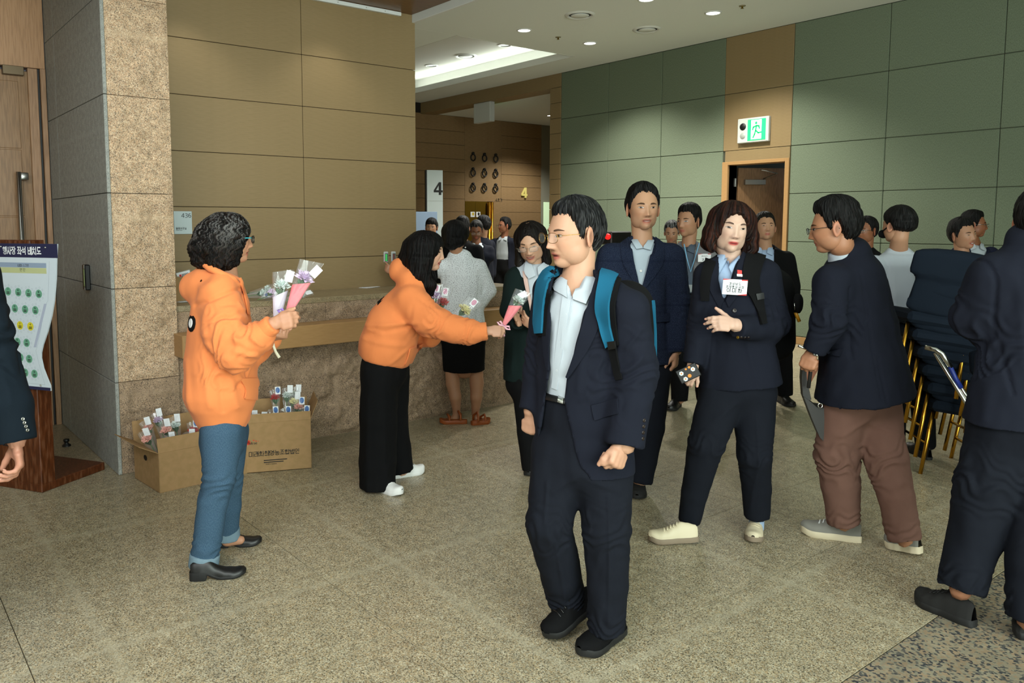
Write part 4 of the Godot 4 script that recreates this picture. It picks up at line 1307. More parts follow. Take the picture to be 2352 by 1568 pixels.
	var ai := PackedVector2Array([P.call(104, 697), P.call(110, 697), P.call(86, 797), P.call(80, 797)])
	plate("aisle_strip", ai, Transform3D(Basis(), Vector3(0, 0, 0.0075)), 0.001, mat(Color(0.6, 0.63, 0.7), 0.6), b)
	box("pink_mark", Vector3(P.call(-6, 635).x, P.call(0, 648).y, 0.008), Vector3(P.call(1.5, 635).x, P.call(0, 635).y, 0.0086), mat(Color(0.75, 0.2, 0.45), 0.5), b, 0.0002)
	for q in [[5, 566], [107, 568], [97, 884]]:
		var c: Vector2 = P.call(q[0], q[1])
		lathe("pin", [Vector2(0, 0.007), Vector2(0.004, 0.005), Vector2(0.006, 0)], Transform3D(Basis(Vector3.RIGHT, PI / 2), Vector3(c.x, c.y, z)), M.steel, b, 10)

func chair(label: String, at: Vector3, b: Basis, group: String) -> Node3D:
	# a banquet chair, its back towards +z, standing on y 0
	var c := thing("banquet_chair", label, "chair", at, group)
	c.basis = b
	var sh := func(w: float, h: float, d: float, bow: float) -> ArrayMesh:
		var f := Field.new()
		f.k = 0.02
		f.bone(Vector3(0, -h * 0.34, 0), Vector3(0, h * 0.32, bow), d, d * 0.95, 0, Vector3.RIGHT, w / d)
		f.bone(Vector3(0, h * 0.1, bow), Vector3(0, h * 0.3, bow), d * 1.1, d * 1.1, 1, Vector3.RIGHT, w * 1.05 / d)
		var r := f.net(0.016)
		return mesh_of(r[0], r[1])
	put("backrest", sh.call(0.235, 0.5, 0.042, 0.03), M.chair_navy, c, Vector3(0, 0.68, 0.2), Basis(Vector3.RIGHT, 0.12))
	put("seat", chamfer_box(Vector3(0.43, 0.07, 0.43), 0.02), M.chair_navy, c, Vector3(0, 0.45, 0.0))
	for s in [-1, 1]:
		tube("leg", [Vector3(s * 0.17, 0.43, 0.12), Vector3(s * 0.18, 0.0, 0.16)], 0.0125, M.gold, c, 8)
		tube("leg", [Vector3(s * 0.17, 0.43, -0.2), Vector3(s * 0.18, 0.0, -0.22)], 0.0125, M.gold, c, 8)
		tube("side_rail", [Vector3(s * 0.175, 0.2, 0.13), Vector3(s * 0.175, 0.2, -0.21)], 0.009, M.gold, c, 8)
	return c

func stacked_chairs() -> void:
	M.chair_navy = cloth_mat(Color(0.05, 0.08, 0.12))
	var names := ["topmost navy banquet chair of the stack beside the white shirted man", "second navy banquet chair from the top of the stack", "third navy banquet chair from the top of the stack", "fourth navy banquet chair from the top of the stack", "fifth navy banquet chair from the top, above the trolley", "lowest navy banquet chair of the stack, behind the chrome trolley"]
	var b := frame_of((ct - cx * 0.1).normalized()) * Basis(Vector3.BACK, -0.16)
	for i in 6:
		var p := W(2190 + i * 11, 652 + i * 42, 4.75 + i * 0.035)
		chair(names[i], p - b * Vector3(0, 0.68, 0.2), b, "chairs stacked on the trolley")
	var e := FL(2372, 1168)
	chair("lone banquet chair with gilt legs at the right edge behind the man in navy", e + Vector3(0.1, 0, 0), frame_of((-cx + ct * 0.3).normalized()), "")
	var t := thing("chair_trolley", "chrome chair trolley with a blue grip, tilted under the stacked navy chairs", "trolley", Vector3(W(2220, 925, 4.6).x, 0, W(2220, 925, 4.6).z))
	var q := func(x: float, y: float, d: float) -> Vector3: return W(x, y, d) - t.position
	tube("handle", [q.call(2126, 797, 4.66), q.call(2150, 803, 4.62), q.call(2163, 812, 4.6), q.call(2184, 843, 4.6)], 0.015, M.chrome, t, 12)
	tube("blue_grip", [q.call(2182, 842, 4.6), q.call(2194, 868, 4.6), q.call(2207, 890, 4.6)], 0.014, mat(Color(0.03, 0.13, 0.42), 0.5), t, 10)
	tube("rod", [q.call(2147, 810, 4.64), q.call(2222, 930, 4.6), q.call(2262, 990, 4.6)], 0.011, M.chrome, t, 10)
	tube("rod", [q.call(2207, 890, 4.6), q.call(2262, 975, 4.6)], 0.011, M.chrome, t, 10)
	var g0: Vector3 = q.call(2262, 985, 4.6)
	g0.y = 0.07
	tube("axle", [g0, g0 + cx * 0.45], 0.012, M.chrome, t, 8)
	tube("rod", [q.call(2262, 985, 4.6), g0], 0.012, M.chrome, t, 8)
	for k in 2:
		lathe("wheel", [Vector2(0, -0.015), Vector2(0.06, -0.015), Vector2(0.068, -0.008), Vector2(0.068, 0.008), Vector2(0.06, 0.015), Vector2(0, 0.015)], Transform3D(Basis(Vector3.UP, cx, ct), g0 + cx * 0.45 * k), M.rubber, t, 20)
# ---------------------------------------------------------------- soft shapes: tapered bones joined smoothly, meshed as surface nets
class Field:
	var a := PackedVector3Array()
	var ba := PackedVector3Array()
	var inv := PackedFloat32Array()
	var r0 := PackedFloat32Array()
	var r1 := PackedFloat32Array()
	var ax := PackedVector3Array()
	var sq := PackedFloat32Array()
	var st := PackedFloat32Array()
	var cap := PackedByteArray()
	var grp := PackedInt32Array()
	var all := PackedInt32Array()
	var cuts := []
	var k := 0.03
	var kin := 0.012
	var groups := 0

	func bone(p: Vector3, q: Vector3, rp: float, rq: float, g: int, axis := Vector3.ZERO, s := 1.0, caps := 0) -> void:
		all.append(a.size())
		a.append(p)
		ba.append(q - p)
		var l := (q - p).length_squared()
		inv.append(1.0 / l if l > 1e-9 else 0.0)
		r0.append(rp)
		r1.append(rq)
		ax.append(axis)
		sq.append(1.0 / s - 1.0)
		st.append(s)
		cap.append(caps)
		grp.append(g)

	func one(i: int, p: Vector3) -> float:
		var pa := p - a[i]
		var t := pa.dot(ba[i]) * inv[i]
		var tc := clampf(t, 0.0, 1.0)
		var c := cap[i]
		if c and ((t < 0.0 and c & 1) or (t > 1.0 and c & 2)):
			var u := pa - ba[i] * t
			if sq[i] != 0.0: u += ax[i] * (u.dot(ax[i]) * sq[i])
			return maxf(u.length() - (r0[i] if t < 0.0 else r1[i]), absf(t - tc) * ba[i].length())
		var q := pa - ba[i] * tc
		if sq[i] != 0.0: q += ax[i] * (q.dot(ax[i]) * sq[i])
		var e := q.length() - (r0[i] + (r1[i] - r0[i]) * tc)
		if c:
			var l := ba[i].length()
			if c & 1: e = maxf(e, -t * l)
			if c & 2: e = maxf(e, (t - 1.0) * l)
		return e

	func at(p: Vector3, ids: PackedInt32Array) -> float:
		var d := 1e9
		var g := -1
		var gd := 1e9
		for i in ids:
			var e := one(i, p)
			if grp[i] != g:
				if g >= 0:
					var h := maxf(k - absf(d - gd), 0.0)
					d = minf(d, gd) - h * h / (4.0 * k)
				g = grp[i]
				gd = e
			else:
				var h := maxf(kin - absf(e - gd), 0.0)
				gd = minf(gd, e) - h * h / (4.0 * kin)
		var h2 := maxf(k - absf(d - gd), 0.0)
		d = minf(d, gd) - h2 * h2 / (4.0 * k)
		for c in cuts:
			if c[0] == 0:
				d = maxf(d, (p - c[1]).dot(c[2]))
			elif c[0] == 1:
				var l: Vector3 = c[1] * (p - CAM)
				var z := -l.z
				d = maxf(d, -maxf(poly(c[2], Vector2(l.x, -l.y) * (FPX / z) + Vector2(PX0, PY0)) * z / FPX, c[5] - (p - c[3]).dot(c[4])))
			else:
				var l: Vector3 = c[1] * p
				d = maxf(d, -(l.length() - 1.0) * c[2])
		return d

	func poly(v: PackedVector2Array, p: Vector2) -> float:
		var d := 1e9
		var s := 1.0
		var j := v.size() - 1
		for i in v.size():
			var e := v[j] - v[i]
			var w := p - v[i]
			var b := w - e * clampf(w.dot(e) / e.length_squared(), 0.0, 1.0)
			d = minf(d, b.length_squared())
			var c1 := p.y >= v[i].y
			var c2 := p.y < v[j].y
			var c3 := e.x * w.y > e.y * w.x
			if (c1 and c2 and c3) or (not c1 and not c2 and not c3): s = -s
			j = i
		return s * sqrt(d)

	func net(cell: float) -> Array:
		var lo := Vector3.ONE * 1e9
		var hi := -lo
		for i in a.size():
			var r := maxf(r0[i], r1[i]) * maxf(1.0, st[i]) + 0.01
			for q in [a[i], a[i] + ba[i]]:
				lo = lo.min(q - Vector3.ONE * r)
				hi = hi.max(q + Vector3.ONE * r)
		lo -= Vector3.ONE * cell * 2
		var n := Vector3i(((hi - lo) / cell).ceil()) + Vector3i(2, 2, 2)
		var B := 4
		var nb := Vector3i(ceili(n.x / 4.0), ceili(n.y / 4.0), ceili(n.z / 4.0))
		n = nb * B
		var sx := 1
		var sy := n.x + 1
		var sz := (n.x + 1) * (n.y + 1)
		var vals := PackedFloat32Array()
		vals.resize(sz * (n.z + 1))
		vals.fill(1e5)
		var vid := PackedInt32Array()
		vid.resize(sz * (n.z + 1))
		vid.fill(-1)
		var hd := cell * B * 0.5 * 1.7321
		var verts := PackedVector3Array()
		var cells := PackedInt32Array()
		var off := PackedInt32Array([0, sx, sy, sx + sy, sz, sz + sx, sz + sy, sz + sx + sy])
		var co := [Vector3(0, 0, 0), Vector3(1, 0, 0), Vector3(0, 1, 0), Vector3(1, 1, 0), Vector3(0, 0, 1), Vector3(1, 0, 1), Vector3(0, 1, 1), Vector3(1, 1, 1)]
		var eds := PackedInt32Array([0, 1, 2, 3, 4, 5, 6, 7, 0, 2, 1, 3, 4, 6, 5, 7, 0, 4, 1, 5, 2, 6, 3, 7])
		var es := PackedFloat32Array()
		es.resize(a.size())
		for bz in nb.z:
			for by in nb.y:
				for bx in nb.x:
					var c := lo + Vector3(bx * B + 2, by * B + 2, bz * B + 2) * cell
					var m := 1e9
					for i in a.size():
						var e := one(i, c)
						es[i] = e
						if e < m: m = e
					if m > hd + cell: continue
					var ids := PackedInt32Array()
					var lim := m + 2.0 * hd + k
					for i in a.size():
						if es[i] < lim: ids.append(i)
					var fc := at(c, ids)
					if absf(fc) > hd + cell: continue
					for z in B + 1:
						for y in B + 1:
							var base := (bz * B + z) * sz + (by * B + y) * sy + bx * B
							for x in B + 1:
								if vals[base + x] > 9e4:
									vals[base + x] = at(lo + Vector3(bx * B + x, by * B + y, bz * B + z) * cell, ids)
					for z in B:
						for y in B:
							for x in B:
								var b := (bz * B + z) * sz + (by * B + y) * sy + bx * B + x
								var mask := 0
								for q in 8:
									if vals[b + off[q]] < 0.0: mask |= 1 << q
								if mask == 0 or mask == 255: continue
								var p := Vector3.ZERO
								var cnt := 0
								for q in 12:
									var u := eds[q * 2]
									var w := eds[q * 2 + 1]
									if ((mask >> u) ^ (mask >> w)) & 1:
										var vu := vals[b + off[u]]
										var vw := vals[b + off[w]]
										p += co[u] + (co[w] - co[u]) * (vu / (vu - vw))
										cnt += 1
								vid[b] = verts.size()
								cells.append(b)
								verts.append(lo + (Vector3(bx * B + x, by * B + y, bz * B + z) + p / cnt) * cell)
		var ix := PackedInt32Array()
		for b in cells:
			var s0 := vals[b] < 0.0
			for q in 3:
				var d1: int = [sx, sy, sz][q]
				var d2: int = [sy, sz, sx][q]
				var d3: int = [sz, sx, sy][q]
				if (vals[b + d1] < 0.0) == s0: continue
				if b - d2 - d3 < 0: continue
				var v0 := vid[b]
				var v1 := vid[b - d2]
				var v2 := vid[b - d2 - d3]
				var v3 := vid[b - d3]
				if v1 < 0 or v2 < 0 or v3 < 0: continue
				if s0:
					ix.append_array([v0, v2, v1, v0, v3, v2])
				else:
					ix.append_array([v0, v1, v2, v0, v2, v3])
		return [verts, ix]

# ---------------------------------------------------------------- one person at a time
var who: Node3D
var base := Vector3.ZERO
var skin_v := PackedVector3Array()
var skin_i := PackedInt32Array()
var skin_c := PackedColorArray()
var skin_tone := Color(0.7, 0.47, 0.34)
var inner: Field
var cell := 0.008

func person(label: String, at: Vector3, tone := Color(0.72, 0.5, 0.37), group := "") -> void:
	base = Vector3(at.x, 0, at.z)
	who = thing("person", label, "person", base, group)
	skin_v = PackedVector3Array()
	skin_i = PackedInt32Array()
	skin_c = PackedColorArray()
	skin_tone = tone.srgb_to_linear() * 0.8
	inner = Field.new()
	cell = clampf(dep(base) * 0.0021, 0.0065, 0.02)

func J(x: float, y: float, dz := 0.0) -> Vector3:       # a point of the upright sheet through the person, dz nearer to the lens
	return on_plane(x, y, base + ct * dz, ct)

func field(k := 0.03) -> Field:
	var f := Field.new()
	f.k = k
	return f

func limb(f: Field, pts: Array, caps := 0, axis := Vector3.ZERO, s := 1.0, body := 0.55) -> void:   # pts: [x, y, dz, half width in the frame's pixels]
	var g := f.groups
	f.groups += 1
	for i in pts.size() - 1:
		var p: Array = pts[i]
		var q: Array = pts[i + 1]
		var a := J(p[0], p[1], p[2])
		var b := J(q[0], q[1], q[2])
		var ra: float = p[3] * dep(a) / FPX
		var rb: float = q[3] * dep(b) / FPX
		var c := 0
		if caps & 1 and i == 0: c |= 1
		if caps & 2 and i == pts.size() - 2: c |= 2
		f.bone(a, b, ra, rb, g, axis, s, c)
		if body > 0.0:
			inner.bone(a, b, maxf(ra * body, 0.022), maxf(rb * body, 0.022), inner.groups, axis, s)
	inner.groups += 1

func side(deg: float) -> Vector3:      # the direction of a person's left hand when the person faces deg
	return cx * cos(deg_to_rad(deg)) - ct * sin(deg_to_rad(deg))

func open_front(f: Field, pts: Array, at: Vector3, deg: float, from := 0.0) -> void:     # an opening cut through the front of a garment
	var poly := PackedVector2Array()
	for p in pts: poly.append(Vector2(p[0], p[1]))
	f.cuts.append([1, CB.inverse(), poly, at, facing(deg), from])

func cloth(called: String, f: Field, m: Material, opt := {}) -> MeshInstance3D:
	var r := f.net(opt.get("cell", cell))
	var v: PackedVector3Array = r[0]
	var ix: PackedInt32Array = r[1]
	var n := normals_of(v, ix)
	var amp: float = opt.get("rumple", 0.004)
	var n1 := noise(int(base.x * 977.0) + called.length() * 31, opt.get("freq", 7.0), 2)
	var n2 := noise(int(base.z * 757.0) + 5, 3.0, 1)
	var folds: Array = opt.get("folds", [])
	var cr: Array = opt.get("crumple", [])
	var segs := []
	for fo in folds:
		var p := J(fo[0], fo[1], fo[6] if fo.size() > 6 else 0.0)
		var q := J(fo[2], fo[3], fo[6] if fo.size() > 6 else 0.0)
		segs.append([p, q - p, 1.0 / maxf((q - p).length_squared(), 1e-6), fo[4] * dep(p) / FPX, fo[5]])
	for i in v.size():
		var p := v[i]
		var d := n1.get_noise_3d(p.x, p.y * 0.55, p.z) * amp
		for s in segs:
			var pa: Vector3 = p - s[0]
			pa -= ct * pa.dot(ct)
			var t := clampf(pa.dot(s[1]) * s[2], 0.0, 1.0)
			var e: float = (pa - s[1] * t).length() / s[3]
			if e < 2.5 and n[i].dot(ct) > -0.3:
				d += s[4] * exp(-e * e) * (1.0 - 0.6 * absf(t - 0.5))
		for c in cr:
			var pa: Vector3 = p - c[0]
			var s: float = pa.dot(c[1])
			if absf(s) < c[2] * 2.0 and (pa - c[1] * s).length() < c[5]:
				d += c[4] * sin(TAU * s / c[3] + n2.get_noise_3dv(p * 2.0) * 9.0) * exp(-pow(s / c[2], 2.0))
		v[i] = p + n[i] * d
	for i in v.size(): v[i] -= base
	var col := PackedColorArray()
	if opt.has("colour"):
		for i in v.size(): col.append(opt.colour.call(v[i] + base))
	return put(called, mesh_of(v, ix, col), m, who)

func crumple(a: Vector3, j: Vector3, b: Vector3, r: float, h := 0.004, reach := 0.1, wave := 0.04) -> Array:
	return [j, (b - a).normalized(), reach, wave, h, r * 1.9]

func add_skin(v: PackedVector3Array, ix: PackedInt32Array, col = null) -> void:
	var n := skin_v.size()
	for i in v.size():
		skin_v.append(v[i] - base)
		skin_c.append(col[i] if col != null else skin_tone)
	for i in ix: skin_i.append(n + i)

func skin_field(f: Field, c: float, col = null) -> void:
	var r := f.net(c)
	var cols = null
	if col != null:
		cols = PackedColorArray()
		for p in r[0]: cols.append(col)
	add_skin(r[0], r[1], cols)

func finish_skin() -> void:
	if inner.a.size():
		inner.k = 0.03
		skin_field(inner, 0.024)
	put("body", mesh_of(skin_v, skin_i, skin_c), M.skin, who)

func trace(f: Field, x: float, y: float) -> Array:       # where the sight line through that place of the frame meets the cloth: [point, outward normal]
	var d := (CB * Vector3((x - PX0) / FPX, -(y - PY0) / FPX, -1.0)).normalized()
	var t := maxf((base - CAM).length() - 1.3, 0.3)
	var best := 1e9
	var bt := t
	for i in 70:
		var e := f.at(CAM + d * t, f.all)
		if e < best:
			best = e
			bt = t
		if e < 0.0008: break
		t += maxf(e * 0.85, 0.0008)
		if e > best + 0.25: break
	var p := CAM + d * bt
	var h := 0.006
	var g := Vector3(f.at(p + Vector3(h, 0, 0), f.all) - f.at(p - Vector3(h, 0, 0), f.all), f.at(p + Vector3(0, h, 0), f.all) - f.at(p - Vector3(0, h, 0), f.all), f.at(p + Vector3(0, 0, h), f.all) - f.at(p - Vector3(0, 0, h), f.all))
	g = g.normalized()
	if best > 0.002: p -= g * best
	return [p, g]

func smooth_line(pts: Array, n: int) -> Array:
	var c := Curve3D.new()
	for i in pts.size():
		var p := Vector3(pts[i][0], pts[i][1], pts[i][2] if pts[i].size() > 2 else 0.0)
		var a: Array = pts[maxi(i - 1, 0)]
		var b: Array = pts[mini(i + 1, pts.size() - 1)]
		var t := Vector3(b[0] - a[0], b[1] - a[1], 0) / 6.0
		c.add_point(p, -t, t)
	c.bake_interval = 2.0
	var o := []
	var l := c.get_baked_length()
	for i in n: o.append(c.sample_baked(l * i / (n - 1), true))
	return o

func patch(called: String, f: Field, left: Array, right: Array, off: float, thick: float, m: Material, nu := 12, nv := 7, parent: Node3D = null, at := Vector3.INF) -> MeshInstance3D:
	# cloth laid on a field between two lines drawn on the frame
	var o := base if at == Vector3.INF else at
	var a := smooth_line(left, nu)
	var b := smooth_line(right, nu)
	var top := []
	var bot := []
	for i in nu:
		for j in nv:
			var q: Vector3 = a[i].lerp(b[i], float(j) / (nv - 1))
			var h := trace(f, q.x, q.y)
			top.append(h[0] + h[1] * (off + thick) - o)
			bot.append(h[0] + h[1] * (off - 0.002) - o)
	var v := PackedVector3Array()
	var ix := PackedInt32Array()
	for p in top: v.append(p)
	for p in bot: v.append(p)
	var n := nu * nv
	for i in nu - 1:
		for j in nv - 1:
			var k := i * nv + j
			ix.append_array([k, k + 1, k + nv, k + 1, k + nv + 1, k + nv])
			ix.append_array([n + k, n + k + nv, n + k + 1, n + k + 1, n + k + nv, n + k + nv + 1])
	var rim := []
	for j in nv: rim.append(j)
	for i in range(1, nu): rim.append(i * nv + nv - 1)
	for j in range(nv - 2, -1, -1): rim.append((nu - 1) * nv + j)
	for i in range(nu - 2, 0, -1): rim.append(i * nv)
	var w := v.size()
	for k in rim:
		v.append(v[k])
		v.append(v[n + k])
	for k in rim.size():
		var e := w + k * 2
		var g := w + ((k + 1) % rim.size()) * 2
		ix.append_array([e, e + 1, g, g, e + 1, g + 1])
	return put(called, mesh_of(v, ix), m, parent if parent else who)

func strap(called: String, f: Field, pts: Array, off: float, thick: float, m: Material, n := 20, parent: Node3D = null, at := Vector3.INF) -> MeshInstance3D:   # pts: [x, y, full width in pixels]
	var l := smooth_line(pts, n)
	var a := []
	var b := []
	for i in n:
		var t: Vector3 = l[mini(i + 1, n - 1)] - l[maxi(i - 1, 0)]
		var s: Vector2 = Vector2(-t.y, t.x).normalized() * l[i].z * 0.5
		a.append([l[i].x + s.x, l[i].y + s.y])
		b.append([l[i].x - s.x, l[i].y - s.y])
	return patch(called, f, a, b, off, thick, m, n, 5, parent, at)

func dot(called: String, f: Field, x: float, y: float, r: float, m: Material, thick := 0.004, parent: Node3D = null) -> MeshInstance3D:    # a button
	var h := trace(f, x, y)
	var rr := r * dep(h[0]) / FPX
	return lathe(called, [Vector2(rr, -0.002), Vector2(rr, thick * 0.7), Vector2(rr * 0.8, thick), Vector2(rr * 0.6, thick * 0.8), Vector2(0, thick * 0.8)], Transform3D(ring_basis(h[1]), h[0] - base), m, parent if parent else who, 12)

func ring_basis(y: Vector3) -> Basis:
	var x := y.cross(Vector3.UP if absf(y.y) < 0.9 else Vector3.RIGHT).normalized()
	return Basis(x, y, x.cross(y))

func flat_card(f: Field, x: float, y: float, off := 0.008, tilt := 0.0) -> Transform3D:     # a frame standing on the cloth, facing out
	var h := trace(f, x, y)
	var n: Vector3 = (h[1] + ct * 0.6).normalized()
	var b := frame_of(n)
	return Transform3D(b * Basis(Vector3.BACK, tilt), h[0] + h[1] * off - base)

# ---------------------------------------------------------------- hands
func hand(wrist: Vector3, dir: Vector3, palm: Vector3, right: bool, size := 1.0, curl := [0.3, 0.3, 0.35, 0.4, 0.45], spread := 0.08, thumb := Vector3(0.75, 0.6, 0.25), arm := Vector3.ZERO) -> Array:
	var f := dir.normalized()
	var n := (palm - f * palm.dot(f)).normalized()
	var t := f.cross(n) * (1.0 if right else -1.0)
	var F := Field.new()
	F.k = 0.009 * size
	F.kin = 0.004
	var s := size
	if arm != Vector3.ZERO:
		F.bone(wrist + (arm - wrist).normalized() * 0.07, wrist, 0.029 * s, 0.025 * s, 90, t, 1.25)
	F.bone(wrist, wrist + f * 0.045 * s, 0.0165 * s, 0.0155 * s, 90, t, 1.75)
	F.bone(wrist + f * 0.045 * s, wrist + f * 0.083 * s, 0.0145 * s, 0.0115 * s, 90, t, 2.9)
	F.bone(wrist + f * 0.02 * s + t * 0.018 * s + n * 0.006 * s, wrist + f * 0.055 * s + t * 0.024 * s + n * 0.008 * s, 0.015 * s, 0.013 * s, 91)
	var tips := []
	var offs := [0.029, 0.0095, -0.0105, -0.029]
	var lens := [0.073, 0.081, 0.074, 0.059]
	var rads := [0.0092, 0.0094, 0.0088, 0.0078]
	for i in 4:
		var p: Vector3 = wrist + (f * (0.083 - absf(i - 1.0) * 0.004) + t * offs[i]) * s
		var d := f.rotated(n, (-1.0 if right else 1.0) * (1.5 - i) * -spread * (1.0 if not right else 1.0) * -1.0)
		d = (f + t * (1.5 - i) * spread).normalized()
		var axis := d.cross(n).normalized()
		var c: float = curl[i + 1]
		var ang := [c * 1.25, c * 1.6, c * 0.95]
		var seg := [0.44, 0.31, 0.25]
		F.bone(p - d * 0.03 * s, p, rads[i] * s, rads[i] * 1.08 * s, i)
		for k in 3:
			d = d.rotated(axis, ang[k])
			var q: Vector3 = p + d * lens[i] * seg[k] * s
			F.bone(p, q, rads[i] * (1.06 - 0.1 * k) * s, rads[i] * (0.97 - 0.12 * k) * s, i)
			p = q
		tips.append([p, d])
	var th := (t * thumb.x + f * thumb.y + n * thumb.z).normalized()
	var p0 := wrist + (f * 0.022 + t * 0.02 + n * 0.006) * s
	var p1 := p0 + th * 0.036 * s
	var bend := th.cross(f * 0.5 - t * 0.5 + n).normalized()
	var th2 := th.rotated(th.cross(f + n * 0.6).normalized(), curl[0] * 1.0)
	var p2 := p1 + th2 * 0.032 * s
	var th3 := th2.rotated(th.cross(f + n * 0.6).normalized(), curl[0] * 0.8)
	var p3 := p2 + th3 * 0.024 * s
	F.bone(p0, p1, 0.014 * s, 0.0115 * s, 8)
	F.bone(p1, p2, 0.0112 * s, 0.0102 * s, 8)
	F.bone(p2, p3, 0.0102 * s, 0.0082 * s, 8)
	var c := clampf(dep(wrist) * 0.0011, 0.0033, 0.008)
	skin_field(F, c, skin_tone.lerp(Color(0.42, 0.17, 0.11), 0.12))
	if dep(wrist) < 5.2:       # nails
		var st := new_st()
		for tp in tips + [[p3, th3]]:
			var up: Vector3 = -n
			up = (up - tp[1] * up.dot(tp[1])).normalized()
			var bs := Basis(tp[1].cross(up), up, tp[1])
			lathe_into(st, [Vector2(0, 0.0022), Vector2(0.0035, 0.0017), Vector2(0.0055, -0.001)], Transform3D(bs * Basis.from_scale(Vector3(1.0, 1, 1.25) * s), tp[0] + up * 0.0058 * s - base), 8)
		stmesh("nails", st, M.nail, who)
	return [tips, p3]
# ---------------------------------------------------------------- heads: a skull as seen from its middle, then the features of the face
var SK_C := PackedVector3Array([Vector3(0, 0.022, -0.014), Vector3(0, -0.03, 0.018), Vector3(0, -0.088, 0.05), Vector3(0.034, -0.06, 0.012), Vector3(-0.034, -0.06, 0.012), Vector3(0, 0.0, 0.03)])
var SK_R := PackedVector3Array([Vector3(0.0765, 0.093, 0.097), Vector3(0.0655, 0.082, 0.074), Vector3(0.028, 0.027, 0.031), Vector3(0.03, 0.043, 0.046), Vector3(0.03, 0.043, 0.046), Vector3(0.066, 0.06, 0.062)])
var jaw := 1.0
var look := {}

func skull(d: Vector3) -> float:
	var r := 0.0
	for i in 6:
		var q := Vector3.ONE / (SK_R[i] * (Vector3(jaw, 1, 1) if i > 0 else Vector3.ONE))
		var o: Vector3 = -SK_C[i] * q
		var e := d * q
		var A := e.dot(e)
		var B := o.dot(e)
		var disc := B * B - A * (o.dot(o) - 1.0)
		if disc <= 0.0: continue
		var t := (-B + sqrt(disc)) / A
		if t <= 0.0: continue
		var h := maxf(0.014 - absf(r - t), 0.0)
		r = maxf(r, t) + h * h / 0.056
	return r

func bump(x: float, y: float, cx_: float, cy_: float, wx: float, wy: float) -> float:
	var a := (x - cx_) / wx
	var b := (y - cy_) / wy
	var e := a * a + b * b
	return exp(-e) if e < 6.0 else 0.0

func features(p: Vector3) -> float:            # how far the face stands out there
	if p.z < 0.02: return 0.0
	var x := absf(p.x)
	var y := p.y
	var d := 0.0
	var ny := clampf((0.012 - y) / 0.05, 0.0, 1.0)           # nose: 0 at the bridge, 1 at the tip
	var prof := 0.0
	if y > -0.055 and y < 0.03:
		prof = lerpf(0.003, look.get("nose", 0.021), ny * ny * 0.6 + ny * 0.4) * smoothstep(0.03, 0.012, y) * smoothstep(-0.0505, -0.041, y)
		var w := lerpf(0.0085, 0.0115, ny)
		d += prof * exp(-(x * x) / (w * w))
	d += 0.0085 * bump(x, y, 0.0135, -0.0415, 0.0065, 0.0065)   # wings
	d -= 0.0055 * bump(x, y, 0.0315, -0.001, 0.019, 0.012)       # sockets
	d += 0.0035 * bump(x, y, 0.028, 0.021, 0.024, 0.007)         # brow
	d += 0.0045 * bump(x, y, 0.042, -0.028, 0.02, 0.018)         # cheek
	d += 0.002 * bump(x, y, 0.0305, -0.0125, 0.014, 0.004)       # lower lid
	var sm: float = look.get("smile", 0.0)
	var my := -0.0695 + sm * 0.006 * (x / 0.022) * (x / 0.022)
	var mw := 0.021 + sm * 0.005
	var op: float = look.get("open", 0.0)
	d += 0.0052 * bump(x, y, 0.004, my + 0.0048 + op * 0.002, mw * 0.75, 0.0052)
	d += 0.0062 * bump(x, y, 0.0, my - 0.0062 - op * 0.004, mw * 0.68, 0.0058)
	d -= (0.0035 + op * 0.004) * bump(x, y, 0.0, my - op * 0.001, mw * 0.95, 0.0022 + op * 0.0025)
	d -= 0.003 * bump(x, y, 0.0, -0.085, 0.016, 0.005)
	d += 0.003 * bump(x, y, 0.0, -0.1, 0.016, 0.011)
	d -= 0.0015 * bump(x, y, 0.0, -0.057, 0.004, 0.007)
	d -= (0.0012 + sm * 0.0025) * bump(x, y, 0.026 + (-0.04 - y) * 0.25, -0.052, 0.004, 0.017)   # fold beside the mouth
	return d

func on_face(x: float, y: float, off := 0.0) -> Vector3:      # the point of the face straight in front of (x, y)
	var p := Vector3(x, y, 0.085)
	for i in 5:
		var d := p.normalized()
		p = Vector3(x, y, maxf(0.01, d.z * skull(d)))
	p.z += features(p) + off
	return p

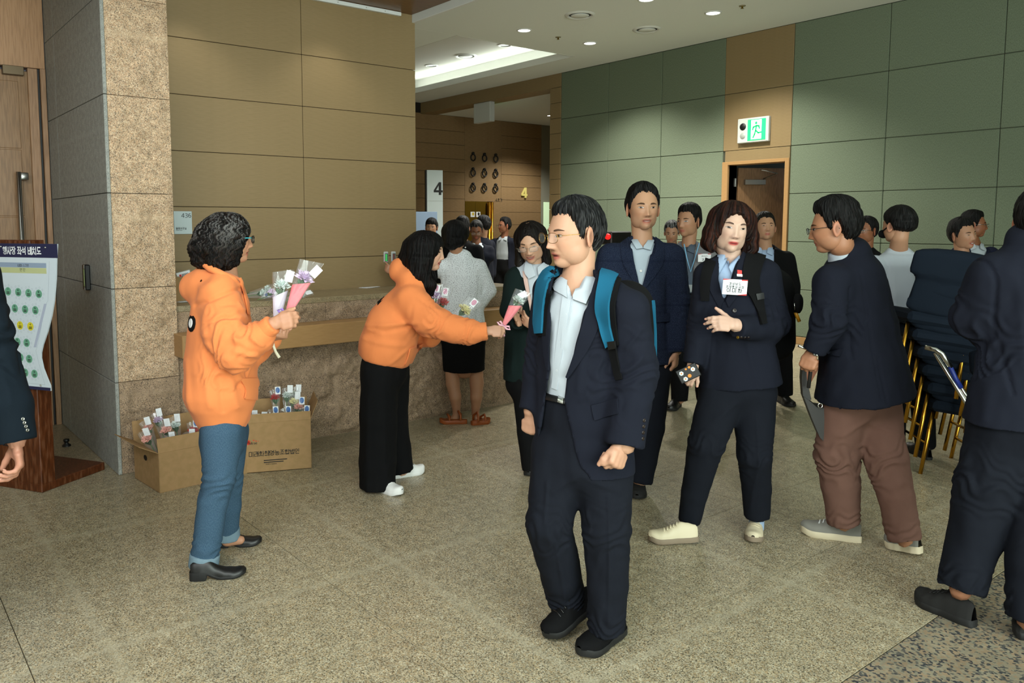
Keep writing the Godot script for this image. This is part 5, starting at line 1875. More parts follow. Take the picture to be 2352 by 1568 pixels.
func head(px: float, py: float, dz: float, hpx: float, yaw: float, pitch := 0.0, roll := 0.0, opt := {}) -> Transform3D:
	look = opt
	jaw = opt.get("jaw", 1.0)
	var c := J(px, py, dz)
	var h := hpx * dep(c) / FPX
	var fr := facing(yaw)
	var b := Basis(side(yaw), Vector3.UP, fr) * Basis(Vector3.RIGHT, deg_to_rad(pitch)) * Basis(Vector3.BACK, deg_to_rad(roll))
	var T := Transform3D(b.scaled_local(Vector3.ONE * h / 0.23), c)
	var fine := clampf(hpx / 150.0, 0.3, 1.0)
	var nu := int(112 * fine)
	var nv := int(92 * fine)
	var v := PackedVector3Array()
	var col := PackedColorArray()
	var ix := PackedInt32Array()
	var lip: Color = opt.get("lip", Color(0.62, 0.33, 0.29)).srgb_to_linear()
	var flush := skin_tone.lerp(Color(0.55, 0.15, 0.1), 0.22)
	var sm: float = opt.get("smile", 0.0)
	var op: float = opt.get("open", 0.0)
	var stubble: float = opt.get("stubble", 0.0)
	for j in nv + 1:
		var th := PI * j / nv
		for i in nu:
			var u := TAU * i / nu - PI
			var az := u - 0.42 * sin(u)
			var d := Vector3(sin(th) * sin(az), cos(th), sin(th) * cos(az))
			var p := d * skull(d)
			var e := features(p)
			var x := absf(p.x)
			p.z += e
			var cl := skin_tone
			if p.z > 0.02:
				cl = cl.lerp(flush, 0.5 * bump(x, p.y, 0.04, -0.035, 0.02, 0.016) + 0.4 * bump(x, p.y, 0, -0.04, 0.013, 0.01))
				var my := -0.0695 + sm * 0.006 * (x / 0.022) * (x / 0.022)
				var mw := 0.0225 + sm * 0.005
				var lm := clampf(1.6 - pow(x / mw, 2.0) * 1.2 - pow((p.y - my + 0.001 + op * 0.002) / (0.0095 + op * 0.006), 2.0), 0.0, 1.0)
				cl = cl.lerp(lip, lm * 0.9)
				var inside := clampf(1.3 - pow(x / (mw * 0.85), 2.0) - pow((p.y - my + op * 0.001) / (0.0016 + op * 0.0045), 2.0), 0.0, 1.0)
				cl = cl.lerp(Color(0.09, 0.02, 0.02), inside)
				cl = cl.lerp(Color(0.12, 0.045, 0.03), 0.8 * bump(x, p.y, 0.0085, -0.0475, 0.0042, 0.0022))
				if stubble > 0.0:
					cl = cl.lerp(Color(0.16, 0.11, 0.09), stubble * smoothstep(-0.04, -0.06, p.y) * (1.0 - lm))
			v.append(T * p)
			col.append(cl)
	for j in nv:
		for i in nu:
			var a := j * nu + i
			var e := j * nu + (i + 1) % nu
			ix.append_array([a, a + nu, e, e, a + nu, e + nu])
	add_skin(v, ix, col)
	# ears
	for s in [-1.0, 1.0]:
		var ev := PackedVector3Array()
		var ei := PackedInt32Array()
		var ec := PackedColorArray()
		var eb := Basis(Vector3.UP, s * 0.45) * Basis(Vector3.RIGHT, -0.18)
		for j in 9:
			for i in 14:
				var a := TAU * i / 14
				var q := PI * j / 8.0
				var e := Vector3(cos(q), sin(q) * sin(a), sin(q) * cos(a))
				var rad := Vector2(e.y, e.z).length()
				var thick := 0.0075 * (1.0 - 0.55 * (1.0 - smoothstep(0.3, 0.8, rad))) if e.x > 0 else 0.006
				var w := 0.022 * (1.0 - 0.3 * clampf(-e.y, 0, 1))
				ev.append(T * (Vector3(s * 0.0735 * lerpf(1.0, jaw, 0.6), -0.012, -0.012) + eb * Vector3(s * e.x * thick + s * 0.005, e.y * 0.037, e.z * w)))
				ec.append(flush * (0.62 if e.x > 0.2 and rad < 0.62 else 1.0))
		for j in 8:
			for i in 14:
				var a := j * 14 + i
				var e := j * 14 + (i + 1) % 14
				ei.append_array([a, a + 14, e, e, a + 14, e + 14] if s > 0 else [a, e, a + 14, e, e + 14, a + 14])
		add_skin(ev, ei, ec)
	if hpx > 30 and opt.get("face", true):
		face_parts(T, opt, hpx)
	return T

func face_grid(called: String, T: Transform3D, nu: int, nv: int, f: Callable, colour: Callable, off: float, m: Material) -> void:
	var v := PackedVector3Array()
	var c := PackedColorArray()
	var ix := PackedInt32Array()
	for j in nv:
		for i in nu:
			var u := 2.0 * i / (nu - 1) - 1.0
			var w := 2.0 * j / (nv - 1) - 1.0
			var q: Vector3 = f.call(u, w)
			v.append(T * on_face(q.x, q.y, off + q.z) - base)
			c.append(colour.call(u, w, q))
	for j in nv - 1:
		for i in nu - 1:
			var a := j * nu + i
			ix.append_array([a, a + nu, a + 1, a + 1, a + nu, a + nu + 1])
	put(called, mesh_of(v, ix, c), m, who)

func face_parts(T: Transform3D, opt: Dictionary, hpx: float) -> void:
	var fine := 1.0 if hpx > 90 else 0.6
	var gaze: Vector2 = opt.get("gaze", Vector2.ZERO)
	var lid: float = opt.get("lid", 1.0)
	var hair: Color = opt.get("brow", Color(0.07, 0.055, 0.05)).srgb_to_linear()
	for s in [-1.0, 1.0]:
		var hw := 0.0152
		var eye := func(u: float, w: float) -> Vector3:
			var arc := 1.0 - pow(absf(u), 2.2)
			var y := (0.0066 * lid if w > 0 else 0.0042 * lid) * w * arc
			return Vector3(s * 0.0318 + u * hw, -0.001 + y + s * u * 0.0012, 0.0022 * arc * (1.0 - w * w * 0.4))
		var tint := func(u: float, w: float, q: Vector3) -> Color:
			var dx: float = (q.x - s * 0.0318 - gaze.x * 0.006)
			var dy: float = (q.y + 0.001 - gaze.y * 0.004)
			var r := sqrt(dx * dx + dy * dy)
			if w > (0.66 if hpx > 85.0 else 0.35): return Color(0.018, 0.012, 0.01)
			if w < -0.82: return skin_tone * 0.6
			if r < 0.0026: return Color(0.004, 0.004, 0.004)
			if r < 0.0066: return Color(0.035, 0.018, 0.01)
			if absf(u) > 0.9: return skin_tone * 0.7
			return Color(0.45, 0.41, 0.38)
		face_grid("eye", T, int(23 * fine), int(13 * fine), eye, tint, 0.0012, M.eye)
		var bt: float = opt.get("brow_thick", 1.0)
		var ba: float = opt.get("brow_arch", 0.5)
		var bf := func(u: float, w: float) -> Vector3:
			var o: float = u * s          # -1 at the nose, 1 at the temple
			var y := 0.0185 + 0.004 * ba * (1.0 - pow(o - 0.3, 2.0)) - 0.003 * maxf(o, 0.0)
			var th := 0.0041 * bt * (1.0 - 0.65 * maxf(o, 0.0)) * sqrt(maxf(0.02, 1.0 - pow(absf(o), 6.0)))
			return Vector3(s * 0.033 + u * 0.0185, y + w * th, 0.0012 * (1.0 - w * w))
		var bc := func(u: float, w: float, q: Vector3) -> Color: return hair.lerp(skin_tone, 0.08 + 0.2 * absf(w))
		face_grid("eyebrow", T, int(16 * fine), 5, bf, bc, 0.0003, M.brow)
	if opt.get("teeth", 0.0) > 0.0:
		var sm: float = opt.get("smile", 0.0)
		var tf := func(u: float, w: float) -> Vector3:
			var x := u * 0.0165
			var my := -0.0695 + sm * 0.006 * (x / 0.022) * (x / 0.022)
			return Vector3(x, my + w * 0.0024 * opt.teeth * (1.0 - pow(absf(u), 4.0)), 0.0)
		var tc := func(_u: float, _w: float, _q: Vector3) -> Color: return Color(0.66, 0.62, 0.55)
		face_grid("teeth", T, 12, 4, tf, tc, 0.0035, M.eye)

func neck(T: Transform3D, px: float, py: float, dz: float, r := 0.055) -> void:      # from under the skull down to that point
	var f := Field.new()
	var s := T.basis.x.length()
	f.bone(T * Vector3(0, -0.03, -0.03), T * Vector3(0, -0.085, -0.022), 0.054 * s, 0.052 * s, 0)
	f.bone(T * Vector3(0, -0.085, -0.022), J(px, py, dz), 0.052 * s, r * 1.08, 0)
	f.bone(J(px, py, dz), J(px, py, dz) + Vector3(0, -0.09, 0), r * 1.08, r * 1.3, 0)
	skin_field(f, clampf(dep(base) * 0.0021, 0.008, 0.02))

func hairline(keys: Array, az: float) -> float:       # keys: [degrees from the front, height]
	var a := absf(rad_to_deg(az))
	for i in keys.size() - 1:
		if a <= keys[i + 1][0]:
			var t: float = (a - keys[i][0]) / (keys[i + 1][0] - keys[i][0])
			return lerpf(keys[i][1], keys[i + 1][1], smoothstep(0.0, 1.0, t))
	return keys[-1][1]

const MALE_LINE := [[0, 0.07], [22, 0.073], [42, 0.068], [56, 0.05], [66, 0.02], [74, -0.012], [83, -0.014], [90, 0.02], [104, 0.024], [116, -0.03], [140, -0.072], [180, -0.078]]
func short_hair(T: Transform3D, opt := {}, hpx := 150.0) -> void:
	var keys: Array = opt.get("line", MALE_LINE)
	var fine := clampf(hpx / 150.0, 0.35, 1.0)
	var nu := int(190 * fine)
	var nv := int(76 * fine)
	var top: float = opt.get("top", 0.03)
	var sides: float = opt.get("sides", 0.012)
	var back: float = opt.get("back", 0.018)
	var rough: float = opt.get("rough", 0.004) * 0.6
	var n := noise(int(opt.get("seed", 3)), 1.0, 2)
	var parted: float = opt.get("part", 0.0)
	var grey: float = opt.get("grey", 0.0)
	var tone: Color = opt.get("tone", Color(0.035, 0.03, 0.03)).srgb_to_linear()
	var light: Color = opt.get("light", Color(0.13, 0.12, 0.12)).srgb_to_linear()
	var v := PackedVector3Array()
	var c := PackedColorArray()
	var uv := PackedVector2Array()
	var ix := PackedInt32Array()
	look = {}
	for j in nv + 1:
		var th := PI * 0.8 * j / nv
		for i in nu:
			var az := TAU * i / nu - PI
			var d := Vector3(sin(th) * sin(az), cos(th), sin(th) * cos(az))
			var r := skull(d)
			var p := d * r
			var line := hairline(keys, az) + n.get_noise_2d(az * 9.0, 4.0) * 0.008
			var m := smoothstep(line - 0.004, line + 0.007, p.y)
			var t := lerpf(sides, top, smoothstep(0.03, 0.1, p.y))
			t = lerpf(t, maxf(back, t), smoothstep(0.2, -0.6, d.z))
			if d.z > 0.3: t += opt.get("fringe", 0.0) * smoothstep(0.3, 0.75, d.z) * smoothstep(0.045, 0.08, p.y)
			if parted != 0.0: t -= 0.008 * exp(-pow((p.x - parted) / 0.006, 2.0)) * smoothstep(0.06, 0.1, p.y) * smoothstep(-0.06, 0.02, p.z)
			t *= 0.35 + 0.65 * smoothstep(line, line + 0.03, p.y)
			var s := n.get_noise_2d(az * 11.0 + p.x * 25.0, th * 1.3)
			var s2 := n.get_noise_2d(az * 16.0 + 40.0 + p.x * 30.0, th * 1.6 + 9.0)
			var e := m * (t + s * rough + s2 * rough * 0.7) - (1.0 - m) * 0.006
			v.append(T * (d * (r + e)) - base)
			var g := clampf(0.45 + s * 0.8 + s2 * 0.6, 0.0, 1.0)
			var cl := tone.lerp(light, g * g)
			if grey > 0.0: cl = cl.lerp(Color(0.35, 0.35, 0.35), grey * smoothstep(0.25, 0.7, s2 + 0.35 * smoothstep(0.06, 0.0, p.y) + 0.2))
			c.append(cl)
			uv.append(Vector2(absf(az) / PI + p.x * 1.5, th * 0.42))
	for j in nv:
		for i in nu:
			var a := j * nu + i
			var e := j * nu + (i + 1) % nu
			ix.append_array([a, a + nu, e, e, a + nu, e + nu])
	put("hair", mesh_of(v, ix, c, uv), M.hair, who)

func long_hair(T: Transform3D, locks: Array, opt := {}) -> void:
	# locks: [x, y, z, radius] chains in the head's own axes, hung round the skull; the face is left open
	var f := Field.new()
	f.k = 0.03
	var s := T.basis.x.length()
	var n := T.basis.orthonormalized()
	var t: float = opt.get("thick", 0.017)
	f.bone(T * Vector3(0, 0.026, -0.028), T * Vector3(0, 0.028, 0.006), (0.083 + t) * s, (0.08 + t) * s, 0, n.x, 0.999)
	var g := 1
	for l in locks:
		for i in l.size() - 1:
			f.bone(T * Vector3(l[i][0], l[i][1], l[i][2]), T * Vector3(l[i + 1][0], l[i + 1][1], l[i + 1][2]), l[i][3] * s, l[i + 1][3] * s, g, n.z if opt.get("wide", true) else Vector3.ZERO, 1.5)
		g += 1
	var fc: Array = opt.get("face", [0, -0.04, 0.105, 0.056, 0.092, 0.07])      # the ellipsoid of air before the face
	for e in ([fc] + opt.get("more_cuts", [])):
		var B := Basis(n.x * e[3] * s, n.y * e[4] * s, n.z * e[5] * s)
		f.cuts.append([2, Transform3D(B, T * Vector3(e[0], e[1], e[2])).affine_inverse(), minf(e[3], minf(e[4], e[5])) * s])
	var cl := clampf(dep(base) * 0.0014, 0.0042, 0.014)
	var r := f.net(cl)
	var v: PackedVector3Array = r[0]
	var ix: PackedInt32Array = r[1]
	var nn := normals_of(v, ix)
	var nz := noise(int(opt.get("seed", 8)), 1.0, 1)
	var uv := PackedVector2Array()
	var c := PackedColorArray()
	var tone: Color = opt.get("tone", Color(0.03, 0.025, 0.025)).srgb_to_linear()
	var light: Color = opt.get("light", Color(0.11, 0.085, 0.075)).srgb_to_linear()
	var wave: float = opt.get("wave", 0.0)
	var grey: float = opt.get("grey", 0.0)
	var ti := T.affine_inverse()
	for i in v.size():
		var q := ti * v[i]
		var az := atan2(q.x, q.z + 0.02)
		var pol := atan2(Vector2(q.x, q.z + 0.02).length(), q.y - 0.0) if q.y > 0 else 1.57 - q.y * 9.0
		var bend := wave * sin(q.y * 120.0 + az * 3.0)
		var s1 := nz.get_noise_2d(az * 6.0 + bend * 2.0, pol * 0.5)
		var s2 := nz.get_noise_2d(az * 13.0 + 30.0 + bend * 3.0, pol * 0.7)
		v[i] += nn[i] * (s1 * 0.003 + s2 * 0.0012 + wave * 0.004 * sin(q.y * 110.0 + s1 * 9.0 + az * 2.0) * smoothstep(0.02, -0.06, q.y)) * s
		var gl := clampf(0.42 + s1 * 0.7 + s2 * 0.7, 0.0, 1.0)
		var cc := tone.lerp(light, gl * gl)
		if grey > 0.0: cc = cc.lerp(Color(0.32, 0.31, 0.3), grey * smoothstep(0.18, 0.55, s2) * smoothstep(-0.08, 0.06, q.y))
		c.append(cc)
		uv.append(Vector2(absf(az) / PI * 1.2 + bend * 0.02, pol * 0.3))
		v[i] -= base
	put("hair", mesh_of(v, ix, c, uv), M.hair, who)

func glasses(T: Transform3D, frame: Material, shape := 1.0, rim := 0.0011, temple: Material = null, y0 := -0.002) -> void:
	var g := Node3D.new()
	g.name = "glasses"
	who.add_child(g, true)
	look = {}
	var st := new_st()
	var ln := new_st()
	var z := 0.0
	for x in [-0.03, 0.03]: z = maxf(z, on_face(x, y0).z)
	z = maxf(z, on_face(0.0, 0.0).z + 0.004) + 0.011
	for s in [-1.0, 1.0]:
		var pts := []
		var inner_pts := []
		for i in 24:
			var a := TAU * i / 24
			var ex := signf(cos(a)) * pow(absf(cos(a)), 0.75)
			var ey := signf(sin(a)) * pow(absf(sin(a)), 0.75)
			var p := Vector3(s * 0.0335 + ex * 0.0255, y0 - 0.004 + ey * 0.0185 * shape, 0)
			p.z = z - pow(absf(p.x) / 0.07, 2.0) * 0.012
			pts.append(T * p - base)
		tube_into(st, pts, rim * T.basis.x.length(), 6, true)
		var c := Vector3.ZERO
		for p in pts: c += p / 24.0
		for i in 24: tri(ln, c, pts[i], pts[(i + 1) % 24])
	tube_into(st, [T * Vector3(-0.009, y0 + 0.002, z) - base, T * Vector3(0, y0 + 0.005, z + 0.002) - base, T * Vector3(0.009, y0 + 0.002, z) - base], rim * 1.1 * T.basis.x.length(), 6)
	stmesh("rims", st, frame, g)
	stmesh("lenses", ln, M.lens, g)
	var tp := new_st()
	for s in [-1.0, 1.0]:
		tube_into(tp, [T * Vector3(s * 0.058, y0 + 0.004, z - 0.009) - base, T * Vector3(s * 0.071, y0 + 0.004, z - 0.016) - base, T * Vector3(s * 0.079, y0 + 0.004, -0.005) - base, T * Vector3(s * 0.077, y0 - 0.008, -0.025) - base], rim * 1.2 * T.basis.x.length(), 6)
	stmesh("temples", tp, temple if temple else frame, g)

# ---------------------------------------------------------------- shoes
func shoe(heel: Vector3, toe: Vector3, width: float, up_m: Material, sole_m: Material, opt := {}) -> Node3D:
	var z := toe - heel
	var L := z.length()
	z /= L
	var x := Vector3.UP.cross(z).normalized()
	var y := z.cross(x)
	var T := Transform3D(Basis(x, y, z), heel - base)
	var root := Node3D.new()
	root.name = "shoe"
	who.add_child(root, true)
	var sh: float = opt.get("sole", 0.022)
	var hh: float = opt.get("heel", 0.0)
	var pw := [[0.0, 0.30], [0.06, 0.52], [0.2, 0.68], [0.42, 0.74], [0.62, 0.94], [0.75, 1.0], [0.88, 0.86], [0.96, 0.56], [1.0, 0.2]]
	var ph := [[0.0, 0.055], [0.05, 0.07], [0.22, 0.082], [0.34, 0.088], [0.5, 0.068], [0.66, 0.05], [0.85, 0.04], [0.95, 0.03], [1.0, 0.012]]
	var lut := func(t: Array, q: float) -> float:
		for i in t.size() - 1:
			if q <= t[i + 1][0]: return lerpf(t[i][1], t[i + 1][1], smoothstep(0, 1, (q - t[i][0]) / (t[i + 1][0] - t[i][0])))
		return t[-1][1]
	var tall: float = opt.get("tall", 1.0)
	var rise := func(q: float) -> float:       # lift of the sole under heel and toe
		return hh * smoothstep(0.55, 0.25, q) + 0.012 * smoothstep(0.8, 1.0, q)
	var nu := 19
	var nv := 26
	var up := func(i: int, j: int) -> Vector3:
		var q := float(j) / (nv - 1)
		var w: float = lut.call(pw, q) * width * 0.5
		var h: float = lut.call(ph, q) * tall
		var a := PI * i / (nu - 1)
		var cxx := cos(a)
		var sy := pow(maxf(sin(a), 0.0), 0.7)
		var in_ := 1.0 - 0.34 * sy * smoothstep(0.5, 0.2, q)
		return T * Vector3(cxx * w * in_ * 0.97, sh + rise.call(q) - 0.004 + sy * h, q * L)
	put("upper", grid_mesh(nu, nv, up), up_m, root)
	var ring := []
	for j in nv:
		ring.append([float(j) / (nv - 1), 1.0])
	for j in range(nv - 1, -1, -1): ring.append([float(j) / (nv - 1), -1.0])
	var st := new_st()
	var prof := [[0.0, 0.93], [0.2, 1.02], [0.8, 1.04], [1.0, 1.0]]
	for k in ring.size():
		var r0: Array = ring[k]
		var r1: Array = ring[(k + 1) % ring.size()]
		for l in 3:
			var q := []
			for e in [[r0, l], [r1, l], [r1, l + 1], [r0, l + 1]]:
				var qq: float = e[0][0]
				var pp: Array = prof[e[1]]
				var w: float = lut.call(pw, qq) * width * 0.5 * pp[1]
				var lift: float = rise.call(qq)
				var bottom: float = lift if (hh < 0.02 or qq > 0.3) else 0.0
				q.append(T * Vector3(e[0][1] * w, lerpf(bottom, lift + sh, pp[0]), qq * L * (1.0 + 0.012 * pp[1]) - 0.004))
			tri(st, q[0], q[1], q[2])
			tri(st, q[0], q[2], q[3])
	for j in nv - 1:
		var q0 := float(j) / (nv - 1)
		var q1 := float(j + 1) / (nv - 1)
		var b := []
		for e in [[q0, 1], [q1, 1], [q1, -1], [q0, -1]]:
			var w: float = lut.call(pw, e[0]) * width * 0.5 * 0.93
			var lift: float = rise.call(e[0])
			b.append(T * Vector3(e[1] * w, lift if (hh < 0.02 or e[0] > 0.3) else 0.0, e[0] * L - 0.003))
		tri(st, b[0], b[1], b[2])
		tri(st, b[0], b[2], b[3])
	stmesh("sole", st, sole_m, root)
	if opt.has("laces"):
		var ls := new_st()
		for i in 5:
			var q := 0.4 + i * 0.065
			var w: float = lut.call(pw, q) * width * 0.28
			var h: float = lut.call(ph, q) * tall + sh + rise.call(q) - 0.004
			tube_into(ls, [T * Vector3(-w, h * 0.93, q * L), T * Vector3(0, h * 1.01 + 0.002, q * L + 0.004), T * Vector3(w, h * 0.93, q * L + 0.008)], 0.0032, 5)
		if opt.get("bow", false):
			for s in [-1.0, 1.0]:
				tube_into(ls, [T * Vector3(0, sh + 0.088, 0.42 * L), T * Vector3(s * 0.02, sh + 0.1, 0.46 * L), T * Vector3(s * 0.035, sh + 0.085, 0.5 * L), T * Vector3(s * 0.01, sh + 0.082, 0.45 * L)], 0.0028, 5)
		stmesh("laces", ls, opt.laces, root)
	root.set_meta("frame", [T.origin, T.basis.x, T.basis.y, T.basis.z, L])
	return root
func cloth_mat(col: Color, rough := 0.9, fleck := 0.0, fleck_col := Color.WHITE, sheen := 0.0) -> StandardMaterial3D:
	var m := mat(Color.WHITE, rough, 0, 0.25)
	var t := noise_tex(noise(int(col.r * 997 + col.b * 331), 0.35, 2), [[0.2, col.darkened(0.05)], [0.8, col.lightened(0.02)]], 128)
	if fleck > 0.0:
		t = noise_tex(noise(91, 0.12, 2), [[1.0 - fleck - 0.22, col], [1.0 - fleck - 0.12, fleck_col]], 512)
	textured(m, t, Vector3.ONE * (4.0 if fleck > 0.0 else 12.0), false)
	m.rim_enabled = sheen > 0.0
	m.rim = sheen
	m.rim_tint = 0.6
	return m

func people_materials() -> void:
	M.skin = vcol(0.48, 0.4)
	M.skin.subsurf_scatter_enabled = true
	M.skin.subsurf_scatter_strength = 0.05
	M.eye = vcol(0.25, 0.5)
	M.brow = vcol(0.9, 0.2)
	M.hair = vcol(0.55, 0.3)
	M.hair.albedo_texture = noise_tex2(noise(501, 0.16, 3), [[0.2, Color(0.5, 0.5, 0.5)], [0.8, Color(1, 1, 1)]], 1024, 14)
	M.hair.normal_enabled = true
	M.hair.normal_texture = noise_tex2(noise(501, 0.16, 3), [], 1024, 14, 5.0)
	M.hair.normal_scale = 0.7
	M.nail = mat(Color(0.8, 0.58, 0.5), 0.3)
	M.navy = cloth_mat(Color(0.075, 0.085, 0.125))
	M.navy_warm = cloth_mat(Color(0.1, 0.1, 0.14))
	M.trouser_navy = cloth_mat(Color(0.065, 0.075, 0.105))
	M.blue_navy = cloth_mat(Color(0.075, 0.1, 0.165), 0.92, 0.03, Color(0.3, 0.34, 0.42))
	M.black_cloth = cloth_mat(Color(0.035, 0.035, 0.04))
	M.white_shirt = cloth_mat(Color(0.68, 0.71, 0.74), 0.85, 0, Color.WHITE, 0.05)
	M.sky_shirt = cloth_mat(Color(0.6, 0.68, 0.79), 0.85, 0, Color.WHITE, 0.05)
	M.orange = cloth_mat(Color(0.86, 0.5, 0.29), 0.95, 0, Color.WHITE, 0.12)
	M.denim = textured(mat(Color.WHITE, 0.92, 0, 0.2), noise_tex(noise(77, 0.06, 4), [[0.25, Color(0.2, 0.285, 0.36)], [0.75, Color(0.255, 0.34, 0.415)]], 512), Vector3(9, 2.5, 9), false)
	M.denim_turnup = cloth_mat(Color(0.42, 0.5, 0.55))
	M.green_coat = cloth_mat(Color(0.055, 0.105, 0.1))
	M.pink_lapel = cloth_mat(Color(0.78, 0.66, 0.62))
	M.tweed = textured(mat(Color.WHITE, 0.95, 0, 0.2), noise_tex(noise(79, 0.055, 3), [[0.2, Color(0.1, 0.11, 0.13)], [0.27, Color(0.84, 0.86, 0.87)]], 512), Vector3(2.6, 4.6, 2.6), false)
	M.brown_cloth = cloth_mat(Color(0.4, 0.29, 0.25))
	M.grey_cloth = cloth_mat(Color(0.42, 0.42, 0.43), 0.92, 0.05, Color(0.55, 0.55, 0.56))
	M.slate_shirt = cloth_mat(Color(0.3, 0.34, 0.39))
	M.grey_shirt = cloth_mat(Color(0.55, 0.57, 0.58))
	M.leather = mat(Color(0.035, 0.034, 0.034), 0.45)
	M.suede = mat(Color(0.05, 0.047, 0.042), 0.85)
	M.rubber = mat(Color(0.05, 0.05, 0.05), 0.7)
	M.white_leather = mat(Color(0.83, 0.83, 0.82), 0.5)
	M.cream = mat(Color(0.78, 0.73, 0.62), 0.6)
	M.taupe = mat(Color(0.5, 0.44, 0.37), 0.8)
	M.grey_suede = mat(Color(0.47, 0.46, 0.43), 0.8)
	M.tan_leather = mat(Color(0.56, 0.28, 0.1), 0.5)
	M.teal = cloth_mat(Color(0.09, 0.34, 0.45))
	M.web = cloth_mat(Color(0.04, 0.04, 0.045))
	M.gold_rim = mat(Color(0.7, 0.55, 0.3), 0.25, 1.0)
	M.silver_rim = mat(Color(0.6, 0.58, 0.55), 0.25, 1.0)
	M.dark_rim = mat(Color(0.03, 0.03, 0.03), 0.35)
	M.cyan_rim = mat(Color(0.2, 0.6, 0.65), 0.35)
	M.button = mat(Color(0.1, 0.06, 0.045), 0.35)
	M.red = mat(Color(0.75, 0.12, 0.1), 0.6)
	M.shirt_pale = cloth_mat(Color(0.66, 0.71, 0.75), 0.85, 0, Color.WHITE, 0.05)
	M.navy_teal = cloth_mat(Color(0.045, 0.08, 0.11))
	M.navy_blue = cloth_mat(Color(0.09, 0.1, 0.17))
	M.sky_strap = mat(Color(0.45, 0.66, 0.8), 0.6)
	M.purple = cloth_mat(Color(0.24, 0.09, 0.19))
	M.bag_grey = mat(Color(0.13, 0.12, 0.11), 0.6)

func noise_tex2(n: FastNoiseLite, stops: Array, w: int, h: int, bump := 0.0) -> NoiseTexture2D:
	var t := noise_tex(n, stops, w, bump)
	t.height = h
	return t
func front_man() -> void:
	person("man in dark navy suit and open white shirt striding past with a teal strapped backpack", FL(1340, 1470), Color(0.78, 0.6, 0.49))
	var psi := -30.0
	var sd := side(psi)
	# trousers
	var t := field(0.03)
	limb(t, [[1335, 905, 0, 66], [1335, 960, 0, 70], [1335, 1060, 0, 76]], 1, sd, 1.42)
	limb(t, [[1285, 1040, -0.03, 66], [1262, 1200, 0.03, 53], [1288, 1320, -0.06, 47], [1307, 1392, -0.11, 42]], 2)
	limb(t, [[1388, 1040, 0.03, 66], [1392, 1220, 0.07, 54], [1396, 1340, 0.06, 46], [1391, 1447, 0.05, 41]], 2)
	var kl := J(1262, 1200, 0.03)
	var kr := J(1392, 1220, 0.07)
	cloth("trousers", t, M.trouser_navy, {"rumple": 0.006, "crumple": [crumple(J(1285, 1040), kl, J(1307, 1392, -0.11), 0.09, 0.003, 0.1, 0.06), crumple(J(1388, 1040), kr, J(1391, 1447), 0.09, 0.003, 0.1, 0.06), crumple(kr, J(1392, 1420, 0.05), J(1391, 1447, 0.05), 0.08, 0.004, 0.06, 0.05), crumple(kl, J(1300, 1365, -0.1), J(1307, 1392, -0.11), 0.08, 0.004, 0.06, 0.05)],
		"folds": [[1392, 1130, 1396, 1420, 4, 0.006, 0.1], [1258, 1110, 1250, 1200, 4, 0.005, 0.1], [1335, 1085, 1270, 1130, 8, 0.006, 0.1], [1340, 1090, 1420, 1120, 8, 0.006, 0.1], [1268, 1220, 1300, 1385, 4, 0.005, 0.0]]})
	# shirt
	var s := field(0.03)
	limb(s, [[1326, 672, 0, 40], [1330, 715, 0, 60], [1335, 830, 0, 64], [1335, 925, 0, 64]], 0, sd, 1.4)
	open_front(s, [[1296, 580], [1302, 645], [1317, 692], [1334, 655], [1362, 590]], J(1326, 672), psi, 0.0)
	cloth("shirt", s, M.white_shirt, {"rumple": 0.004, "folds": [[1300, 700, 1285, 880, 5, 0.004, 0.1], [1320, 690, 1300, 800, 6, 0.004, 0.1], [1280, 740, 1275, 880, 5, 0.004, 0.1]]})
	# jacket
	var j := field(0.035)
	limb(j, [[1330, 645, -0.01, 36], [1335, 685, 0, 64], [1338, 760, 0, 76], [1335, 880, 0, 74], [1336, 960, 0, 79], [1342, 1078, 0, 84]], 2, sd, 1.42)
	limb(j, [[1300, 650, -0.03, 44], [1268, 668, -0.12, 42], [1242, 810, -0.14, 37], [1219, 941, -0.08, 27]], 2)
	limb(j, [[1390, 680, 0.05, 46], [1440, 712, 0.13, 50], [1460, 850, 0.12, 49], [1434, 1022, 0.17, 46]], 2)
	open_front(j, [[1285, 575], [1270, 640], [1264, 700], [1263, 850], [1252, 920], [1245, 961], [1236, 1015], [1228, 1140], [1372, 1140], [1350, 1090], [1334, 1074], [1318, 1023], [1306, 970], [1296, 920], [1301, 868], [1322, 800], [1350, 700], [1366, 640], [1362, 575]], J(1330, 800), psi, 0.0)
	var el := J(1463, 850, 0.12)
	cloth("jacket", j, M.navy, {"rumple": 0.006, "crumple": [crumple(J(1447, 690, 0.14), el, J(1434, 1022, 0.17), 0.09, 0.004, 0.12, 0.055), crumple(J(1268, 668), J(1240, 810, -0.14), J(1219, 941), 0.06, 0.003, 0.1, 0.05)],
		"folds": [[1400, 700, 1410, 900, 7, 0.006, 0.2], [1350, 720, 1330, 900, 8, 0.005, 0.15], [1400, 880, 1340, 930, 7, 0.005, 0.2], [1470, 760, 1440, 800, 6, 0.006, 0.2], [1480, 830, 1430, 870, 6, 0.007, 0.25], [1475, 900, 1425, 890, 6, 0.005, 0.25], [1412, 690, 1418, 860, 3, -0.008, 0.2]]})
	patch("lapel", j, [[1371, 632], [1352, 700], [1324, 800], [1302, 866]], [[1384, 640], [1384, 720], [1352, 800], [1305, 870]], 0.002, 0.005, M.navy)
	patch("lapel", j, [[1268, 645], [1263, 700], [1262, 800], [1261, 850]], [[1254, 655], [1246, 720], [1250, 800], [1258, 850]], 0.002, 0.005, M.navy)
	patch("pocket_flap", j, [[1358, 930], [1360, 945], [1365, 965]], [[1419, 915], [1420, 930], [1421, 950]], 0.002, 0.004, M.navy, 5, 8)
	for i in 4: dot("button", j, 1479.0 - i * 1.0, 965 + i * 14.0, 4.5, M.button)
	backpack_of_front_man(j)
